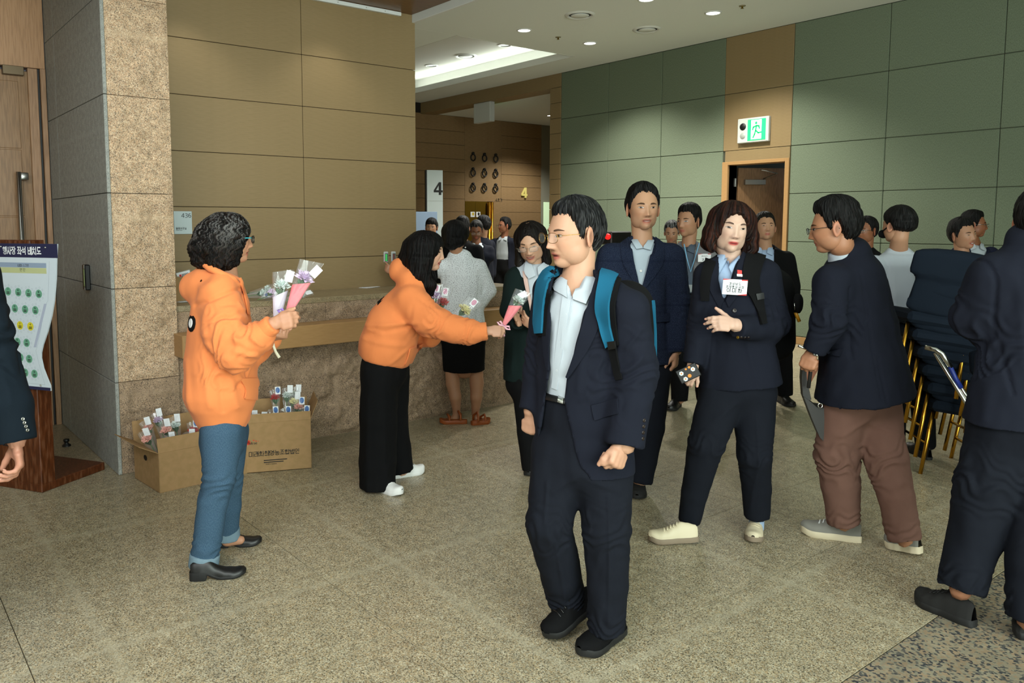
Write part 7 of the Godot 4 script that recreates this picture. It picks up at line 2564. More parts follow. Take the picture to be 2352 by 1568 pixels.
func navy_woman() -> void:
	person("woman with brown bob in navy trouser suit with white name card, phone in hand", FL(1690, 1232), Color(0.82, 0.68, 0.6))
	var psi := -8.0
	var sd := side(psi)
	var t := field(0.03)
	limb(t, [[1695, 830, 0, 56], [1697, 890, 0, 60]], 1, sd, 1.35)
	limb(t, [[1658, 905, 0, 52], [1622, 1020, 0.06, 40], [1596, 1130, 0.0, 30], [1583, 1196, -0.03, 25]], 2)
	limb(t, [[1732, 905, 0, 50], [1733, 1045, 0.06, 38], [1738, 1120, 0.0, 32], [1739, 1184, -0.03, 29]], 2)
	cloth("trousers", t, M.trouser_navy, {"rumple": 0.004, "crumple": [crumple(J(1658, 905), J(1622, 1020, 0.06), J(1583, 1196), 0.08, 0.003, 0.09, 0.06), crumple(J(1732, 905), J(1733, 1045, 0.06), J(1739, 1184), 0.08, 0.003, 0.09, 0.06)], "folds": [[1735, 950, 1736, 1180, 3, 0.005, 0.1], [1690, 925, 1640, 960, 6, 0.006, 0.1]]})
	var s := field(0.02)
	limb(s, [[1684, 625, 0, 42], [1686, 720, 0, 46]], 0, sd, 1.3)
	open_front(s, [[1660, 560], [1664, 590], [1676, 612], [1700, 590], [1706, 560]], J(1684, 600), psi)
	cloth("shirt", s, M.sky_shirt, {"folds": [[1672, 630, 1668, 680, 4, 0.004, 0.1], [1684, 640, 1676, 690, 4, 0.004, 0.1]]})
	var j := field(0.03)
	limb(j, [[1686, 598, -0.02, 30], [1690, 632, 0, 56], [1692, 720, 0, 56], [1694, 775, 0, 55], [1700, 884, 0, 68]], 2, sd, 1.4)
	limb(j, [[1628, 634, 0, 34], [1611, 740, -0.02, 30], [1592, 838, 0.04, 25]], 2)
	limb(j, [[1752, 634, 0, 40], [1775, 738, 0.0, 38], [1768, 752, 0.05, 33], [1690, 752, 0.2, 26]], 2)
	open_front(j, [[1650, 550], [1651, 600], [1649, 640], [1660, 680], [1664, 694], [1672, 660], [1690, 610], [1704, 580], [1708, 550]], J(1686, 640), psi)
	cloth("suit_jacket", j, M.navy, {"rumple": 0.005, "crumple": [crumple(J(1752, 634), J(1775, 742, 0.03), J(1690, 752, 0.2), 0.09, 0.005, 0.07, 0.05), crumple(J(1628, 634), J(1611, 740), J(1592, 838), 0.06, 0.003, 0.12, 0.06)], "folds": [[1652, 780, 1642, 885, 4, 0.006, 0.15], [1720, 790, 1740, 880, 6, 0.005, 0.15], [1655, 700, 1660, 770, 5, 0.004, 0.15]]})
	backpack_of_navy_woman(j)
	patch("lapel", j, [[1650, 592], [1648, 640], [1662, 690]], [[1632, 600], [1625, 650], [1655, 710]], 0.002, 0.005, M.navy)
	patch("lapel", j, [[1706, 580], [1690, 620], [1668, 690]], [[1724, 596], [1718, 640], [1674, 706]], 0.002, 0.006, M.navy)
	patch("collar", s, [[1651, 582], [1652, 610], [1654, 628]], [[1664, 578], [1668, 596], [1668, 604]], 0.01, 0.006, M.sky_shirt)
	patch("collar", s, [[1670, 604], [1676, 618], [1682, 630]], [[1700, 574], [1698, 596], [1686, 622]], 0.01, 0.006, M.sky_shirt)
	for q in [[1687, 713], [1752, 712]]: dot("button", j, q[0], q[1], 5.0, M.button)
	for i in 4: dot("cuff_button", j, 1695.0 + i * 8, 774.5, 3.4, M.gold_dull if i == 0 else M.button)
	var bd := badge(flat_card(j, 1687, 657, 0.03, -0.05), 0.112, 0.074, "name_badge", ["경상남도", "경제통상국장", "이미화"])
	patch("lapel_pin", j, [[1693, 621], [1693, 631]], [[1703, 622], [1703, 632]], 0.006, 0.004, M.red, 4, 4)
	patch("lapel_pin_foot", j, [[1692, 629], [1692, 634]], [[1704, 630], [1704, 635]], 0.007, 0.004, M.steel, 3, 4)
	var T := head(1680, 522, 0.02, 114, -4, 2, -7, {"nose": 0.017, "smile": 0.25, "lip": Color(0.66, 0.16, 0.17), "brow_thick": 1.0, "brow_arch": 0.7, "lid": 0.8, "brow": Color(0.16, 0.11, 0.09), "jaw": 0.95})
	long_hair(T, [[[-0.06, 0.04, -0.01, 0.042], [-0.09, -0.03, 0.0, 0.034], [-0.094, -0.085, 0.01, 0.032], [-0.08, -0.105, 0.018, 0.022]], [[0.06, 0.04, -0.01, 0.042], [0.092, -0.03, 0.0, 0.034], [0.097, -0.085, 0.005, 0.034], [0.085, -0.11, 0.01, 0.024]], [[0, 0.03, -0.06, 0.062], [0, -0.05, -0.07, 0.064], [0, -0.09, -0.06, 0.05]]],
		{"tone": Color(0.09, 0.045, 0.03), "light": Color(0.27, 0.13, 0.08), "face": [-0.004, -0.034, 0.112, 0.069, 0.108, 0.08], "thick": 0.016, "seed": 33})
	neck(T, 1685, 606, 0.0, 0.049)
	hand(J(1690, 745, 0.21), -cx + Vector3(0, 0.1, 0) + ct * 0.15, -ct * 0.8 - Vector3(0, 0.4, 0) - cx * 0.2, false, 0.95, [0.1, 0.3, 0.35, 0.4, 0.42], 0.05, Vector3(0.75, 0.65, 0.1), J(1720, 752, 0.18))
	hand(J(1592, 836, 0.05), -cx * 0.4 + Vector3(0, -0.8, 0) + ct * 0.3, cx * 0.3 - ct * 0.7, true, 0.9, [0.25, 0.5, 0.6, 0.65, 0.7], 0.02, Vector3(0.6, 0.8, 0.2), J(1600, 790, 0.02))
	var f := Field.new()
	f.bone(J(1583, 1185, -0.03), J(1582, 1222, -0.03), 0.034, 0.038, 0)
	f.bone(J(1739, 1178, -0.03), J(1737, 1210, -0.03), 0.036, 0.038, 1)
	var r := f.net(0.009)
	for i in r[0].size(): r[0][i] -= base
	put("socks", mesh_of(r[0], r[1]), M.sky_shirt, who)
	finish_skin()
	shoe(FL(1602, 1246) + Vector3(0, 0.01, 0), FL(1489, 1244), 0.092, M.cream, M.taupe, {"sole": 0.028, "laces": M.cream, "tall": 0.85})
	shoe(FL(1738, 1210), FL(1729, 1250), 0.092, M.cream, M.taupe, {"sole": 0.028, "laces": M.cream, "tall": 0.85})

func brown_trouser_man() -> void:
	person("man in navy blazer and brown trousers walking away in pale sneakers", FL(1965, 1250), Color(0.68, 0.48, 0.36))
	var psi := -122.0
	var sd := side(psi)
	var t := field(0.03)
	limb(t, [[1975, 850, 0, 62], [1975, 915, 0, 66]], 1, sd, 1.2)
	limb(t, [[1942, 930, 0.02, 56], [1922, 1040, 0.0, 48], [1930, 1110, 0.0, 42], [1938, 1202, 0.0, 35]], 2)
	limb(t, [[2012, 930, 0, 54], [2034, 1050, 0.1, 44], [2058, 1140, 0.15, 40], [2077, 1238, 0.18, 35]], 2)
	cloth("trousers", t, M.brown_cloth, {"rumple": 0.005, "crumple": [crumple(J(1942, 930), J(1925, 1050), J(1938, 1202), 0.09, 0.006, 0.09, 0.06), crumple(J(2012, 930), J(2036, 1060, 0.1), J(2077, 1238), 0.08, 0.006, 0.09, 0.06), crumple(J(1930, 1110), J(1937, 1185), J(1938, 1202), 0.08, 0.004, 0.05, 0.05), crumple(J(2058, 1140), J(2074, 1215, 0.18), J(2077, 1238), 0.08, 0.004, 0.05, 0.05)], "folds": [[1985, 960, 1930, 1000, 6, 0.006, 0.1], [1990, 970, 2050, 990, 6, 0.006, 0.1]]})
	var s := field(0.02)
	limb(s, [[1933, 570, 0.03, 30], [1944, 606, 0.02, 38]], 1, sd, 1.1)
	cloth("shirt_collar", s, M.white_shirt)
	var j := field(0.035)
	limb(j, [[1957, 585, 0.0, 42], [1958, 645, 0, 70], [1972, 750, 0, 80], [1980, 830, 0, 90], [1987, 906, 0, 106]], 2, sd, 1.3)
	limb(j, [[1912, 648, 0.12, 44], [1906, 735, 0.16, 38], [1870, 806, 0.12, 27]], 2)
	limb(j, [[1990, 640, -0.1, 42], [2010, 740, -0.14, 38], [1990, 830, -0.15, 30]], 2)
	cloth("blazer", j, M.navy, {"rumple": 0.006, "crumple": [crumple(J(1912, 648), J(1904, 738, 0.16), J(1870, 806), 0.08, 0.006, 0.08, 0.05)], "folds": [[1960, 620, 1985, 900, 3, -0.006, 0.1], [1940, 660, 1945, 820, 4, -0.009, 0.15], [2000, 700, 2040, 860, 8, 0.006, 0.0], [1930, 830, 1900, 900, 8, 0.005, 0.1], [1985, 810, 1995, 905, 3, -0.008, 0.1]]})
	bag_of_brown_trouser_man()
	patch("pocket_flap", j, [[1898, 810], [1922, 818]], [[1936, 800], [1930, 818]], 0.003, 0.005, M.navy, 5, 6)
	for i in 3: dot("button", j, 1876.0 - i * 4, 816.0 + i * 2, 3.0, M.steel)
	var T := head(1914, 521, 0.05, 114, -114, 8, 0, {"nose": 0.02, "smile": 0.4, "stubble": 0.1})
	short_hair(T, {"top": 0.034, "sides": 0.012, "back": 0.02, "fringe": 0.012, "seed": 17, "rough": 0.006}, 120)
	glasses(T, M.dark_rim, 0.8, 0.0012)
	neck(T, 1945, 590, 0.0, 0.058)
	hand(J(1868, 805, 0.12), Vector3(0, -0.85, 0) - cx * 0.3, cx * 0.6 - ct * 0.5, false, 0.98, [0.4, 0.8, 0.9, 0.95, 1.0], 0.02, Vector3(0.5, 0.85, 0.3))
	finish_skin()
	shoe(FL(1977, 1244), FL(1838, 1222), 0.105, M.grey_suede, M.cream, {"sole": 0.034, "laces": M.white_leather, "tall": 0.95})
	shoe(FL(2114, 1280) + Vector3(0, 0.02, 0), FL(2036, 1252), 0.105, M.grey_suede, M.cream, {"sole": 0.034, "laces": M.white_leather, "tall": 0.95})

func right_edge_man() -> void:
	person("man in navy suit seen from behind, cut off by the photo's right edge", FL(2260, 1425), Color(0.62, 0.43, 0.32))
	var psi := -165.0
	var sd := side(psi)
	var t := field(0.03)
	limb(t, [[2360, 880, 0, 100], [2360, 960, 0, 104]], 1, sd, 1.25)
	limb(t, [[2318, 980, 0.0, 84], [2270, 1110, 0.0, 68], [2238, 1230, 0.0, 55], [2206, 1352, 0.02, 48]], 2)
	limb(t, [[2420, 980, 0.0, 84], [2400, 1150, 0.1, 66], [2375, 1300, 0.15, 54], [2362, 1425, 0.18, 46]], 2)
	cloth("trousers", t, M.trouser_navy, {"rumple": 0.006, "crumple": [crumple(J(2318, 980), J(2270, 1110), J(2206, 1352), 0.12, 0.005, 0.1, 0.07), crumple(J(2238, 1230), J(2212, 1330), J(2206, 1352), 0.1, 0.005, 0.06, 0.05)]})
	var j := field(0.04)
	limb(j, [[2392, 560, 0, 62], [2388, 650, 0, 92], [2376, 790, 0, 90], [2368, 965, 0, 116]], 2, sd, 1.35)
	limb(j, [[2290, 640, 0.0, 62], [2246, 728, -0.05, 52], [2262, 750, -0.12, 46], [2330, 770, -0.3, 36]], 2)
	cloth("suit_jacket", j, M.navy, {"rumple": 0.007, "crumple": [crumple(J(2290, 640), J(2244, 735, -0.05), J(2330, 770, -0.3), 0.12, 0.006, 0.09, 0.06)], "folds": [[2290, 600, 2310, 900, 4, -0.01, 0.1], [2240, 870, 2225, 950, 8, 0.006, 0.0], [2330, 640, 2340, 900, 9, 0.005, 0.1]]})
	var T := head(2388, 508, 0.0, 136, 150, 0, 0, {"face": false})
	short_hair(T, {"top": 0.022, "sides": 0.012, "back": 0.018, "seed": 19}, 110)
	neck(T, 2392, 590, 0.0, 0.06)
	finish_skin()
	shoe(FL(2236, 1440), FL(2105, 1378), 0.108, M.suede, M.rubber, {"sole": 0.03, "laces": M.suede})
	shoe(FL(2400, 1470), FL(2322, 1452), 0.108, M.suede, M.rubber, {"sole": 0.03})

func left_edge_man() -> void:
	var p := W(30, 1010, 2.6)
	person("navy sleeved arm and relaxed hand of a man at the photo's left edge", Vector3(p.x, 0, p.z), Color(0.7, 0.5, 0.41))
	var j := field(0.03)
	limb(j, [[-120, 560, -0.05, 70], [-95, 640, -0.05, 84], [-48, 780, 0.0, 70], [20, 930, 0.03, 50], [38, 1014, 0.04, 43]], 2)
	limb(j, [[-290, 540, -0.05, 80], [-290, 640, -0.05, 130], [-280, 1000, -0.05, 140]], 2, cx, 1.3)
	cloth("suit_jacket", j, M.navy_teal, {"rumple": 0.006, "crumple": [crumple(J(-95, 640), J(-48, 790), J(38, 1014), 0.12, 0.006, 0.1, 0.07)], "folds": [[-10, 850, 20, 930, 7, 0.005, 0.1]]})
	for i in 4: dot("cuff_button", j, 52.0 + i * 3.5, 962 + i * 8.5, 4.2, M.steel)
	hand(J(36, 1010, 0.04), Vector3(0, -1, 0) + cx * 0.12, -cx * 0.75 + ct * 0.45, true, 0.98, [0.25, 0.35, 0.42, 0.5, 0.55], 0.05, Vector3(0.55, 0.75, 0.5), J(25, 960, 0.03))
	var t := field(0.03)
	limb(t, [[-330, 960, -0.05, 90], [-330, 1200, -0.05, 70], [-330, 1500, -0.05, 60]], 2)
	limb(t, [[-230, 960, -0.05, 90], [-230, 1200, -0.05, 70], [-230, 1500, -0.05, 60]], 2)
	cloth("trousers", t, M.trouser_navy)
	finish_skin()
func stander(label: String, foot: Vector3, hx: float, hy: float, u: float, yaw: float, psi: float, jacket: Material, shirt: Material, trousers: Material, o := {}) -> Transform3D:
	# a person built to the usual proportions; u is the height of the head in the frame's pixels
	person(label, foot, o.get("tone", Color(0.72, 0.54, 0.42)), o.get("group", ""))
	var sd := side(psi)
	var c := cos(deg_to_rad(psi))
	var n := sin(deg_to_rad(psi))
	var m := u * dep(base) / FPX / u          # metres in one pixel
	var fx: float = o.get("fx", hx)           # where the feet are in the frame
	var px := func(s: float, k: float, y: float) -> float: return lerpf(hx, fx, clampf((y - 0.6) / 5.5, 0, 1)) + s * k * u * c
	var feet: float = proj_y(base)
	var at := func(y: float) -> float: return hy + y * u
	var hips := hy + 3.0 * u
	var legs: bool = o.get("legs", true)
	if legs:
		var t := field(0.03)
		limb(t, [[px.call(0, 0, 2.6), at.call(2.3), 0, u * 0.5], [px.call(0, 0, 3.0), at.call(3.0), 0, u * 0.52]], 1, sd, 1.35)
		for s in [-1.0, 1.0]:
			var dz: float = -s * 0.4 * n * u * m
			limb(t, [[px.call(s, 0.38, 3.1), at.call(3.1), dz, u * 0.44], [px.call(s, 0.42, 4.8), lerpf(hips, feet, 0.5), dz + 0.02, u * 0.34], [px.call(s, 0.45, 6.1), feet - 0.28 * u, dz, u * 0.27]], 2)
		cloth("trousers", t, trousers, {"rumple": 0.004})
	var closed: bool = o.get("closed", false)
	if not closed:
		var s := field(0.02)
		limb(s, [[px.call(0, 0, 1.15), at.call(1.2), 0, u * 0.42], [px.call(0, 0, 2), at.call(2.0), 0, u * 0.46], [px.call(0, 0, 2.9), at.call(2.75), 0, u * 0.46]], 0, sd, 1.4)
		cloth("shirt", s, shirt, {"rumple": 0.003})
		if o.has("tie"):
			patch("tie", s, [[hx - 0.1 * u, at.call(0.95)], [hx - 0.13 * u, at.call(2.4)]], [[hx + 0.1 * u, at.call(0.95)], [hx + 0.13 * u, at.call(2.4)]], 0.004, 0.004, o.tie, 8, 3)
		for s2 in [-1.0, 1.0]:
			patch("collar", s, [[hx + s2 * 0.28 * u + n * 0.1 * u, at.call(0.72)], [hx + s2 * 0.26 * u + n * 0.2 * u, at.call(1.08)]], [[hx + s2 * 0.1 * u + n * 0.2 * u, at.call(0.86)], [hx + s2 * 0.08 * u + n * 0.25 * u, at.call(1.0)]], 0.012, 0.006, shirt, 4, 4)
	var j := field(0.03)
	var hem: float = o.get("hem", 3.15)
	limb(j, [[px.call(0, 0, 0.9), at.call(0.86), -0.01, u * 0.28], [px.call(0, 0, 1.2), at.call(1.2), 0, u * 0.5], [px.call(0, 0, 2), at.call(2.0), 0, u * 0.53], [px.call(0, 0, hem), at.call(hem), 0, u * 0.57]], 2, sd, 1.46)
	var arms: Array = o.get("arms", [0, 0])
	var wrists := []
	for k in 2:
		var s := 1.0 - k * 2.0              # the left arm first
		var dz: float = -s * 0.8 * n * u * m
		var sx: float = px.call(s, 0.76, 1.2)
		if arms[k] is Array:
			var a: Array = arms[k]
			limb(j, [[sx, at.call(1.2), dz, u * 0.32], [a[0], a[1], dz + a[2] * 0.4, u * 0.29], [a[3], a[4], dz * 0.5 + a[2], u * 0.21]], 2)
			wrists.append(J(a[3], a[4], dz * 0.5 + a[2]))
		else:
			limb(j, [[sx, at.call(1.2), dz, u * 0.32], [px.call(s, 0.93, 2.2), at.call(2.2), dz * 1.15, u * 0.28], [px.call(s, 0.92, 3.1), at.call(3.15), dz * 1.1 + 0.04, u * 0.22]], 2)
			wrists.append(J(px.call(s, 0.92, 3.1), at.call(3.12), dz * 1.1 + 0.04))
	if not closed:
		var w: float = o.get("open", 0.24)
		var low: float = o.get("low", 2.3)
		var cxx: float = hx + n * 0.35 * u
		open_front(j, [[cxx - 0.45 * u, at.call(0.4)], [cxx - 0.36 * u, at.call(0.9)], [cxx - w * u, at.call(1.5)], [cxx - w * u * o.get("gap", 0.3), at.call(low)], [cxx + w * u * o.get("gap", 0.3), at.call(low)], [cxx + w * u, at.call(1.5)], [cxx + 0.36 * u, at.call(0.9)], [cxx + 0.45 * u, at.call(0.4)]], J(hx, at.call(1.5)), psi)
	cloth(o.get("called", "suit_jacket"), j, jacket, {"rumple": 0.005, "folds": o.get("folds", [])})
	var T := head(hx, hy, o.get("hdz", 0.02), u, yaw, o.get("pitch", 0.0), o.get("roll", 0.0), o.get("look", {}))
	if not o.get("own_hair", false):
		short_hair(T, o.get("hair", {"seed": int(hx)}), u)
	if o.has("rims"): glasses(T, o.rims, 0.85, 0.0013)
	neck(T, px.call(0, 0, 0.9), at.call(0.86), -0.01, 0.055)
	for k in 2:
		var s := 1.0 - k * 2.0
		if o.get("hands", true):
			var dir: Vector3 = Vector3(0, -1, 0) if not (arms[k] is Array) else (cx * -s * c + Vector3(0, 0.2, 0))
			hand(wrists[k], dir, -sd * s - facing(psi) * 0.4, k == 1, 0.95, [0.3, 0.5, 0.55, 0.6, 0.6], 0.03)
	finish_skin()
	if legs:
		for s in [-1.0, 1.0]:
			var h: Vector3 = base + sd * s * 0.1 - facing(psi) * 0.08
			shoe(h, h + (facing(psi) + sd * s * 0.15).normalized() * 0.27, 0.098, M.leather, M.rubber, {"sole": 0.02})
	return T

func proj_y(p: Vector3) -> float:
	var q := CB.inverse() * (p - CAM)
	return PY0 - FPX * q.y / -q.z

func depth_point(x: float, d: float) -> Vector3:
	var p := W(x, 500, d)
	return Vector3(p.x, 0, p.z)

func far_people() -> void:
	# the man in the grey blazer behind the tall man
	var T := stander("man in grey blazer and slate shirt with light blue lanyard looking left", FL(1584, 938), 1581, 508, 70, -48, -25, M.grey_cloth, M.slate_shirt, M.black_cloth, {"fx": 1590, "low": 3.3, "gap": 1.0, "open": 0.3, "called": "blazer", "arms": [0, [1572, 660, 0.12, 1600, 645, 0.2]], "look": {"nose": 0.022, "stubble": 0.06}, "tone": Color(0.7, 0.52, 0.4), "hair": {"top": 0.03, "sides": 0.006, "back": 0.012, "seed": 6, "fringe": 0.012}})
	var st := new_st()
	tube_into(st, [J(1571, 560, 0.12) - base, J(1577, 590, 0.14) - base, J(1586, 624, 0.15) - base, J(1597, 590, 0.14) - base, J(1606, 558, 0.12) - base], 0.005, 5)
	stmesh("lanyard", st, M.sky_strap, who)
	badge(Transform3D(frame_of(ct), J(1618, 592, 0.2) - base), 0.105, 0.066, "name_badge", ["경상남도", "경제"])
	put("pass_holder", chamfer_box(Vector3(0.04, 0.06, 0.004), 0.002), M.grey_shirt, who, J(1586, 662, 0.2) - base, frame_of(ct))
	stander("grey haired man with a phone at his ear, half hidden behind the tall man", FL(1546, 872), 1543, 533, 46, -20, -20, M.black_cloth, M.white_shirt, M.black_cloth, {"pitch": 15, "hair": {"grey": 0.9, "top": 0.026, "tone": Color(0.12, 0.12, 0.12), "light": Color(0.35, 0.35, 0.35), "seed": 2, "fringe": 0.01}, "hands": false, "arms": [[1572, 600, 0.1, 1561, 556, 0.12], 0]})
	stander("man in a black suit and pale blue shirt standing before the open oak door", FL(1768, 925), 1757, 521, 62, -6, -4, M.black_cloth, M.sky_shirt, M.black_cloth, {"pitch": -8, "fx": 1776, "open": 0.36, "low": 2.6, "gap": 0.2, "look": {"nose": 0.019, "lid": 0.5, "jaw": 1.08}, "tone": Color(0.72, 0.55, 0.43), "hair": {"top": 0.022, "sides": 0.009, "seed": 7, "fringe": 0.006, "tone": Color(0.06, 0.05, 0.035), "light": Color(0.14, 0.11, 0.08)}})
	# the man in the white shirt, from behind
	T = stander("man in loose white shirt and black mask seen from behind beside the stacked chairs", FL(2085, 1050), 2061, 517, 78, -160, -172, M.white_shirt, M.white_shirt, M.black_cloth, {"closed": true, "hem": 3.62, "hands": false, "arms": [[2030, 690, -0.1, 2050, 700, -0.4], [2124, 690, -0.05, 2100, 720, -0.35]], "called": "white_shirt", "fx": 2092, "hair": {"top": 0.022, "sides": 0.02, "back": 0.026, "seed": 23, "rough": 0.003, "line": [[0, 0.05], [60, 0.03], [80, 0.0], [100, 0.01], [120, -0.035], [180, -0.045]]}, "folds": [[2050, 600, 2060, 780, 5, 0.006, 0.1], [2090, 600, 2100, 780, 6, 0.006, 0.1], [2120, 640, 2110, 780, 5, 0.006, 0.1], [2040, 580, 2120, 585, 3, -0.006, 0.1]]})
	look = {}
	var ms := new_st()
	tube_into(ms, [T * Vector3(0.074, -0.0, -0.01) - base, T * Vector3(0.066, -0.035, 0.05) - base, T * Vector3(0.03, -0.06, 0.1) - base], 0.004, 5)
	tube_into(ms, [T * Vector3(0.05, -0.06, 0.07) - base, T * Vector3(0.0, -0.06, 0.108) - base, T * Vector3(-0.05, -0.06, 0.07) - base], 0.03 * T.basis.x.length(), 8)
	stmesh("face_mask", ms, M.black_cloth, who)
	stander("dark suited man in profile between the navy blazer and the white shirt", depth_point(1995, 6.9), 1989, 529, 58, -62, -60, M.black_cloth, M.sky_shirt, M.black_cloth, {"hair": {"seed": 25, "top": 0.02}, "rims": M.silver_rim, "tone": Color(0.55, 0.36, 0.25)})
	stander("laughing man in a dark suit behind the stacked navy chairs", FL(2172, 912), 2212, 538, 66, 14, 8, M.black_cloth, M.white_shirt, M.trouser_navy, {"roll": 8, "fx": 2180, "look": {"smile": 1.0, "open": 0.6, "teeth": 1.2, "lid": 0.4, "jaw": 1.06}, "tone": Color(0.7, 0.52, 0.41), "hair": {"top": 0.028, "seed": 27, "fringe": 0.012}})
	stander("man with glasses in a blue jacket turned right, behind the laughing man", depth_point(2215, 7.9), 2238, 516, 56, 62, 30, M.navy_blue, M.white_shirt, M.black_cloth, {"rims": M.silver_rim, "tone": Color(0.55, 0.35, 0.24), "hair": {"seed": 29}})
	# in the lift hall
	stander("young man with a black fringe in front of the pale blue notice board", depth_point(995, 10.4), 991, 522, 38, -8, 0, M.black_cloth, M.white_shirt, M.black_cloth, {"hair": {"seed": 35, "top": 0.024, "fringe": 0.012, "line": [[0, 0.042], [40, 0.04], [60, 0.03], [74, -0.01], [84, -0.01], [92, 0.02], [110, 0.0], [140, -0.06], [180, -0.07]]}, "hands": false})
	stander("man in glasses and purple tie looking down by the brass lift doors", depth_point(1096, 9.6), 1094, 528, 40, -2, 10, M.navy, M.white_shirt, M.navy, {"pitch": 25, "tie": M.purple, "low": 2.9, "rims": M.silver_rim, "tone": Color(0.5, 0.32, 0.22), "hair": {"seed": 37, "grey": 0.3, "top": 0.02}, "arms": [[1125, 590, 0.1, 1100, 586, 0.25], [1062, 590, 0.1, 1088, 586, 0.25]]})
	stander("man in a navy suit turned away behind the man with the purple tie", depth_point(1118, 10.3), 1108, 517, 38, -110, -130, M.navy, M.white_shirt, M.navy, {"hair": {"seed": 39}, "closed": true, "hands": false})
	stander("young man in dark jacket and grey shirt standing right of the lift doors", depth_point(1160, 12.2), 1158, 518, 33, -62, -25, M.navy, M.grey_shirt, M.black_cloth, {"open": 0.42, "low": 3.3, "gap": 1.0, "rims": M.dark_rim, "hair": {"seed": 43, "top": 0.03, "sides": 0.016}, "hands": false, "tone": Color(0.55, 0.36, 0.26), "arms": [[1178, 590, -0.1, 1170, 612, -0.25], [1140, 590, -0.1, 1150, 612, -0.25]]})
	stander("person hidden but for dark hair behind the woman in white tweed", depth_point(1062, 8.7), 1063, 522, 44, 170, 170, M.black_cloth, M.white_shirt, M.black_cloth, {"hair": {"seed": 45}, "closed": true, "hands": false})
# ---------------------------------------------------------------- what people carry
func backpack_of_front_man(j: Field) -> void:
	var at := J(1470, 800, -0.2)
	var b := thing("backpack", "black backpack with teal straps worn by the man striding past in front", "backpack", at)
	var f := field(0.05)
	limb(f, [[1438, 705, -0.12, 62], [1442, 860, -0.12, 62]], 0, ct, 1.3, 0.0)
	var v := f.net(0.009)
	var pv: PackedVector3Array = v[0]
	for i in pv.size(): pv[i] -= at
	put("bag", mesh_of(pv, v[1]), M.web, b)
	patch("teal_piping", f, [[1497, 690], [1503, 760], [1503, 860]], [[1501, 690], [1508, 760], [1508, 860]], 0.001, 0.004, M.teal, 12, 3, b, at)
	for e in [["strap", [[1398, 628, 40], [1392, 660, 36], [1387, 705, 34], [1392, 755, 32], [1404, 792, 26]], 0.006, 0.012, M.teal], ["strap_edge", [[1404, 622, 56], [1397, 658, 50], [1391, 705, 46], [1396, 756, 44], [1406, 796, 34]], 0.003, 0.006, M.web], ["webbing", [[1406, 788, 20], [1414, 830, 17], [1424, 872, 15]], 0.004, 0.005, M.web]]:
		strap(e[0], j, e[1], e[2], e[3], e[4], 22, b, at)
	patch("buckle", j, [[1402, 782], [1405, 800]], [[1419, 780], [1421, 797]], 0.016, 0.005, M.black, 4, 4, b, at)
	strap("strap", j, [[1284, 622, 20], [1258, 640, 22], [1247, 680, 22], [1243, 730, 20], [1244, 765, 14]], 0.006, 0.012, M.teal, 18, b, at)
	strap("strap_edge", j, [[1284, 626, 30], [1260, 644, 31], [1250, 682, 30], [1246, 732, 28], [1246, 770, 20]], 0.003, 0.006, M.web, 18, b, at)

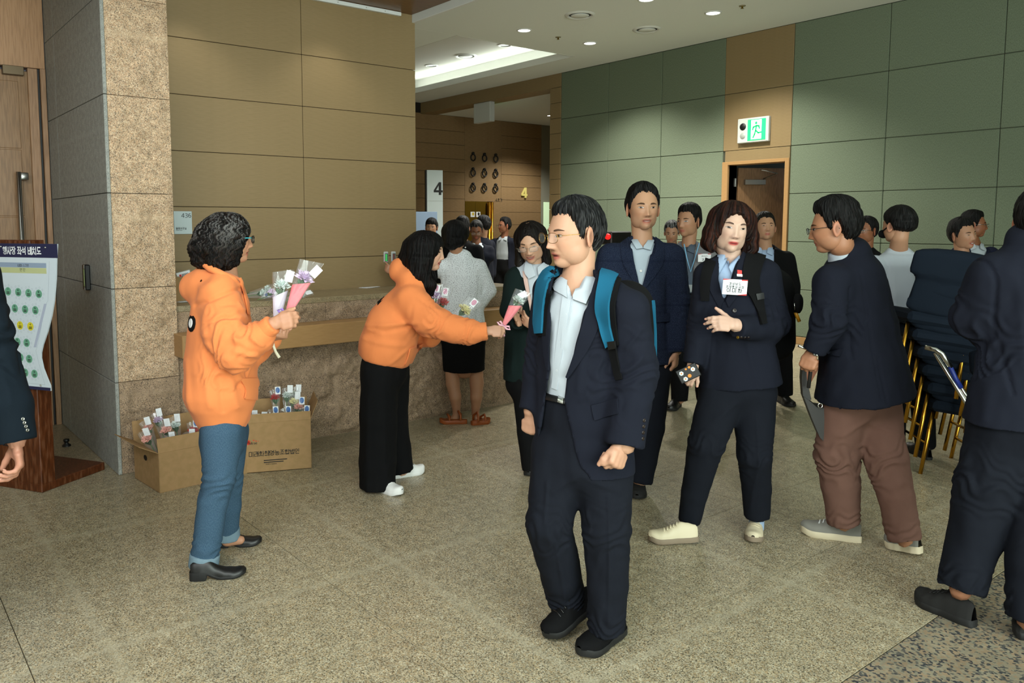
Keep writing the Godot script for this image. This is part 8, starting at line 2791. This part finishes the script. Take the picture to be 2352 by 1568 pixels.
func backpack_of_navy_woman(j: Field) -> void:
	var at := J(1800, 760, -0.2)
	var b := thing("backpack", "black backpack with a round pouch and yellow tag worn by the woman in navy", "backpack", at)
	var f := field(0.05)
	limb(f, [[1768, 665, -0.2, 52], [1772, 780, -0.22, 50]], 0, ct, 1.25, 0.0)
	var v := f.net(0.01)
	var pv: PackedVector3Array = v[0]
	for i in pv.size(): pv[i] -= at
	put("bag", mesh_of(pv, v[1]), M.web, b)
	strap("strap", j, [[1738, 582, 44], [1726, 615, 40], [1724, 650, 34], [1737, 684, 24], [1746, 716, 16], [1752, 745, 12]], 0.004, 0.01, M.web, 20, b, at)
	patch("buckle", j, [[1732, 674], [1735, 688]], [[1748, 671], [1750, 685]], 0.014, 0.006, M.black, 4, 4, b, at)
	strap("strap", j, [[1634, 600, 24], [1622, 640, 22], [1620, 690, 18]], 0.004, 0.008, M.web, 14, b, at)
	var pc := J(1832, 697, -0.1)
	lathe("pouch", [Vector2(0, 0.022), Vector2(0.035, 0.02), Vector2(0.048, 0.012), Vector2(0.05, 0), Vector2(0.048, -0.012), Vector2(0, -0.02)], Transform3D(ring_basis((cx + ct * 0.7).normalized()), pc - at), M.web, b, 24)
	tube("tag", [J(1827, 717, -0.09) - at, J(1836, 738, -0.09) - at], 0.009, mat(Color(0.72, 0.5, 0.06), 0.5), b, 8)
	tube("clip", [J(1808, 668, -0.1) - at, J(1814, 676, -0.09) - at, J(1822, 684, -0.09) - at], 0.005, M.chrome, b, 6)
	tube("zip_pull", [J(1824, 696, -0.06) - at, J(1826, 712, -0.06) - at], 0.004, M.chrome, b, 6)
	var ph := thing("phone", "phone in black flowered case in the hand of the woman in navy", "phone", J(1581, 857, 0.09))
	ph.basis = frame_of((ct + cx * -0.3 + Vector3(0, 0.3, 0)).normalized()) * Basis(Vector3.BACK, 0.5)
	box("case", Vector3(-0.052, -0.034, -0.005), Vector3(0.052, 0.034, 0.005), M.black, ph, 0.003)
	var ps := new_st(-1)
	var pc2 := new_st(-1)
	for q in [[-0.03, 0.012], [0.028, 0.008], [-0.024, -0.02]]:
		for k in 6: disc_into(ps, Transform3D(Basis(), Vector3(q[0] + cos(TAU * k / 6) * 0.006, q[1] + sin(TAU * k / 6) * 0.006, 0.005)), 0.005, 0.005, 10)
		disc_into(pc2, Transform3D(Basis(), Vector3(q[0], q[1], 0.0056)), 0.0035, 0.0035, 10)
	for q in [[0.0, -0.014, 0.009], [0.016, 0.024, 0.006], [-0.002, 0.022, 0.005]]: disc_into(pc2, Transform3D(Basis(), Vector3(q[0], q[1], 0.0052)), q[2], q[2], 12)
	ps.generate_normals()
	pc2.generate_normals()
	put("white_flowers", ps.commit(), M.paper, ph)
	put("orange_flowers", pc2.commit(), mat(Color(0.85, 0.5, 0.08), 0.5), ph)

func bag_of_brown_trouser_man() -> void:
	var at := J(1868, 910, 0.0)
	var b := thing("handbag", "dark grey open tote bag with a tan lining held by the man in brown trousers", "bag", at)
	var fr := Transform3D(frame_of((ct - cx * 0.25).normalized()), Vector3.ZERO)
	var inv := fr.affine_inverse()
	var P := func(x: float, y: float) -> Vector2:
		var l := inv * (on_plane(x, y, at, fr.basis.z) - at)
		return Vector2(l.x, l.y)
	var pts := PackedVector2Array()
	for q in [[1843, 907], [1858, 918], [1872, 930], [1896, 934], [1908, 1000], [1890, 1010], [1880, 1000], [1862, 958]]: pts.append(P.call(q[0], q[1]))
	plate("body", pts, fr.translated_local(Vector3(0, 0, -0.06)), 0.1, M.bag_grey, b)
	var sd := PackedVector2Array()
	for q in [[1842, 838], [1850, 832], [1852, 870], [1862, 915], [1856, 918], [1843, 908], [1840, 870]]: sd.append(P.call(q[0], q[1]))
	plate("side", sd, fr.translated_local(Vector3(0, 0, -0.05)), 0.07, M.bag_grey, b)
	var ln := PackedVector2Array()
	for q in [[1852, 826], [1882, 828], [1880, 850], [1862, 882], [1853, 872]]: ln.append(P.call(q[0], q[1]))
	plate("tan_lining", ln, fr.translated_local(Vector3(0, 0, -0.04)), 0.03, M.tan_leather, b)
	tube("handle", [J(1868, 815, 0.1) - at, J(1862, 850, 0.07) - at, J(1857, 890, 0.05) - at], 0.009, M.bag_grey, b, 8)
	var rp := []
	for i in 16: rp.append(J(1884 + cos(TAU * i / 16) * 5.0, 931 + sin(TAU * i / 16) * 5.0, 0.06) - at)
	tube("ring", rp, 0.003, M.chrome, b, 6, true)
	var pen := thing("pen", "silver pen sticking out of the hand of the man in brown trousers", "pen", J(1841, 797, 0.14))
	tube("barrel", [J(1834, 794, 0.14) - pen.position, J(1852, 801, 0.14) - pen.position], 0.006, M.chrome, pen, 8)
func people() -> void:
	front_man()
	orange_woman()
	reaching_woman()
	tweed_woman()
	green_woman()
	tall_man()
	navy_woman()
	brown_trouser_man()
	right_edge_man()
	left_edge_man()
	far_people()
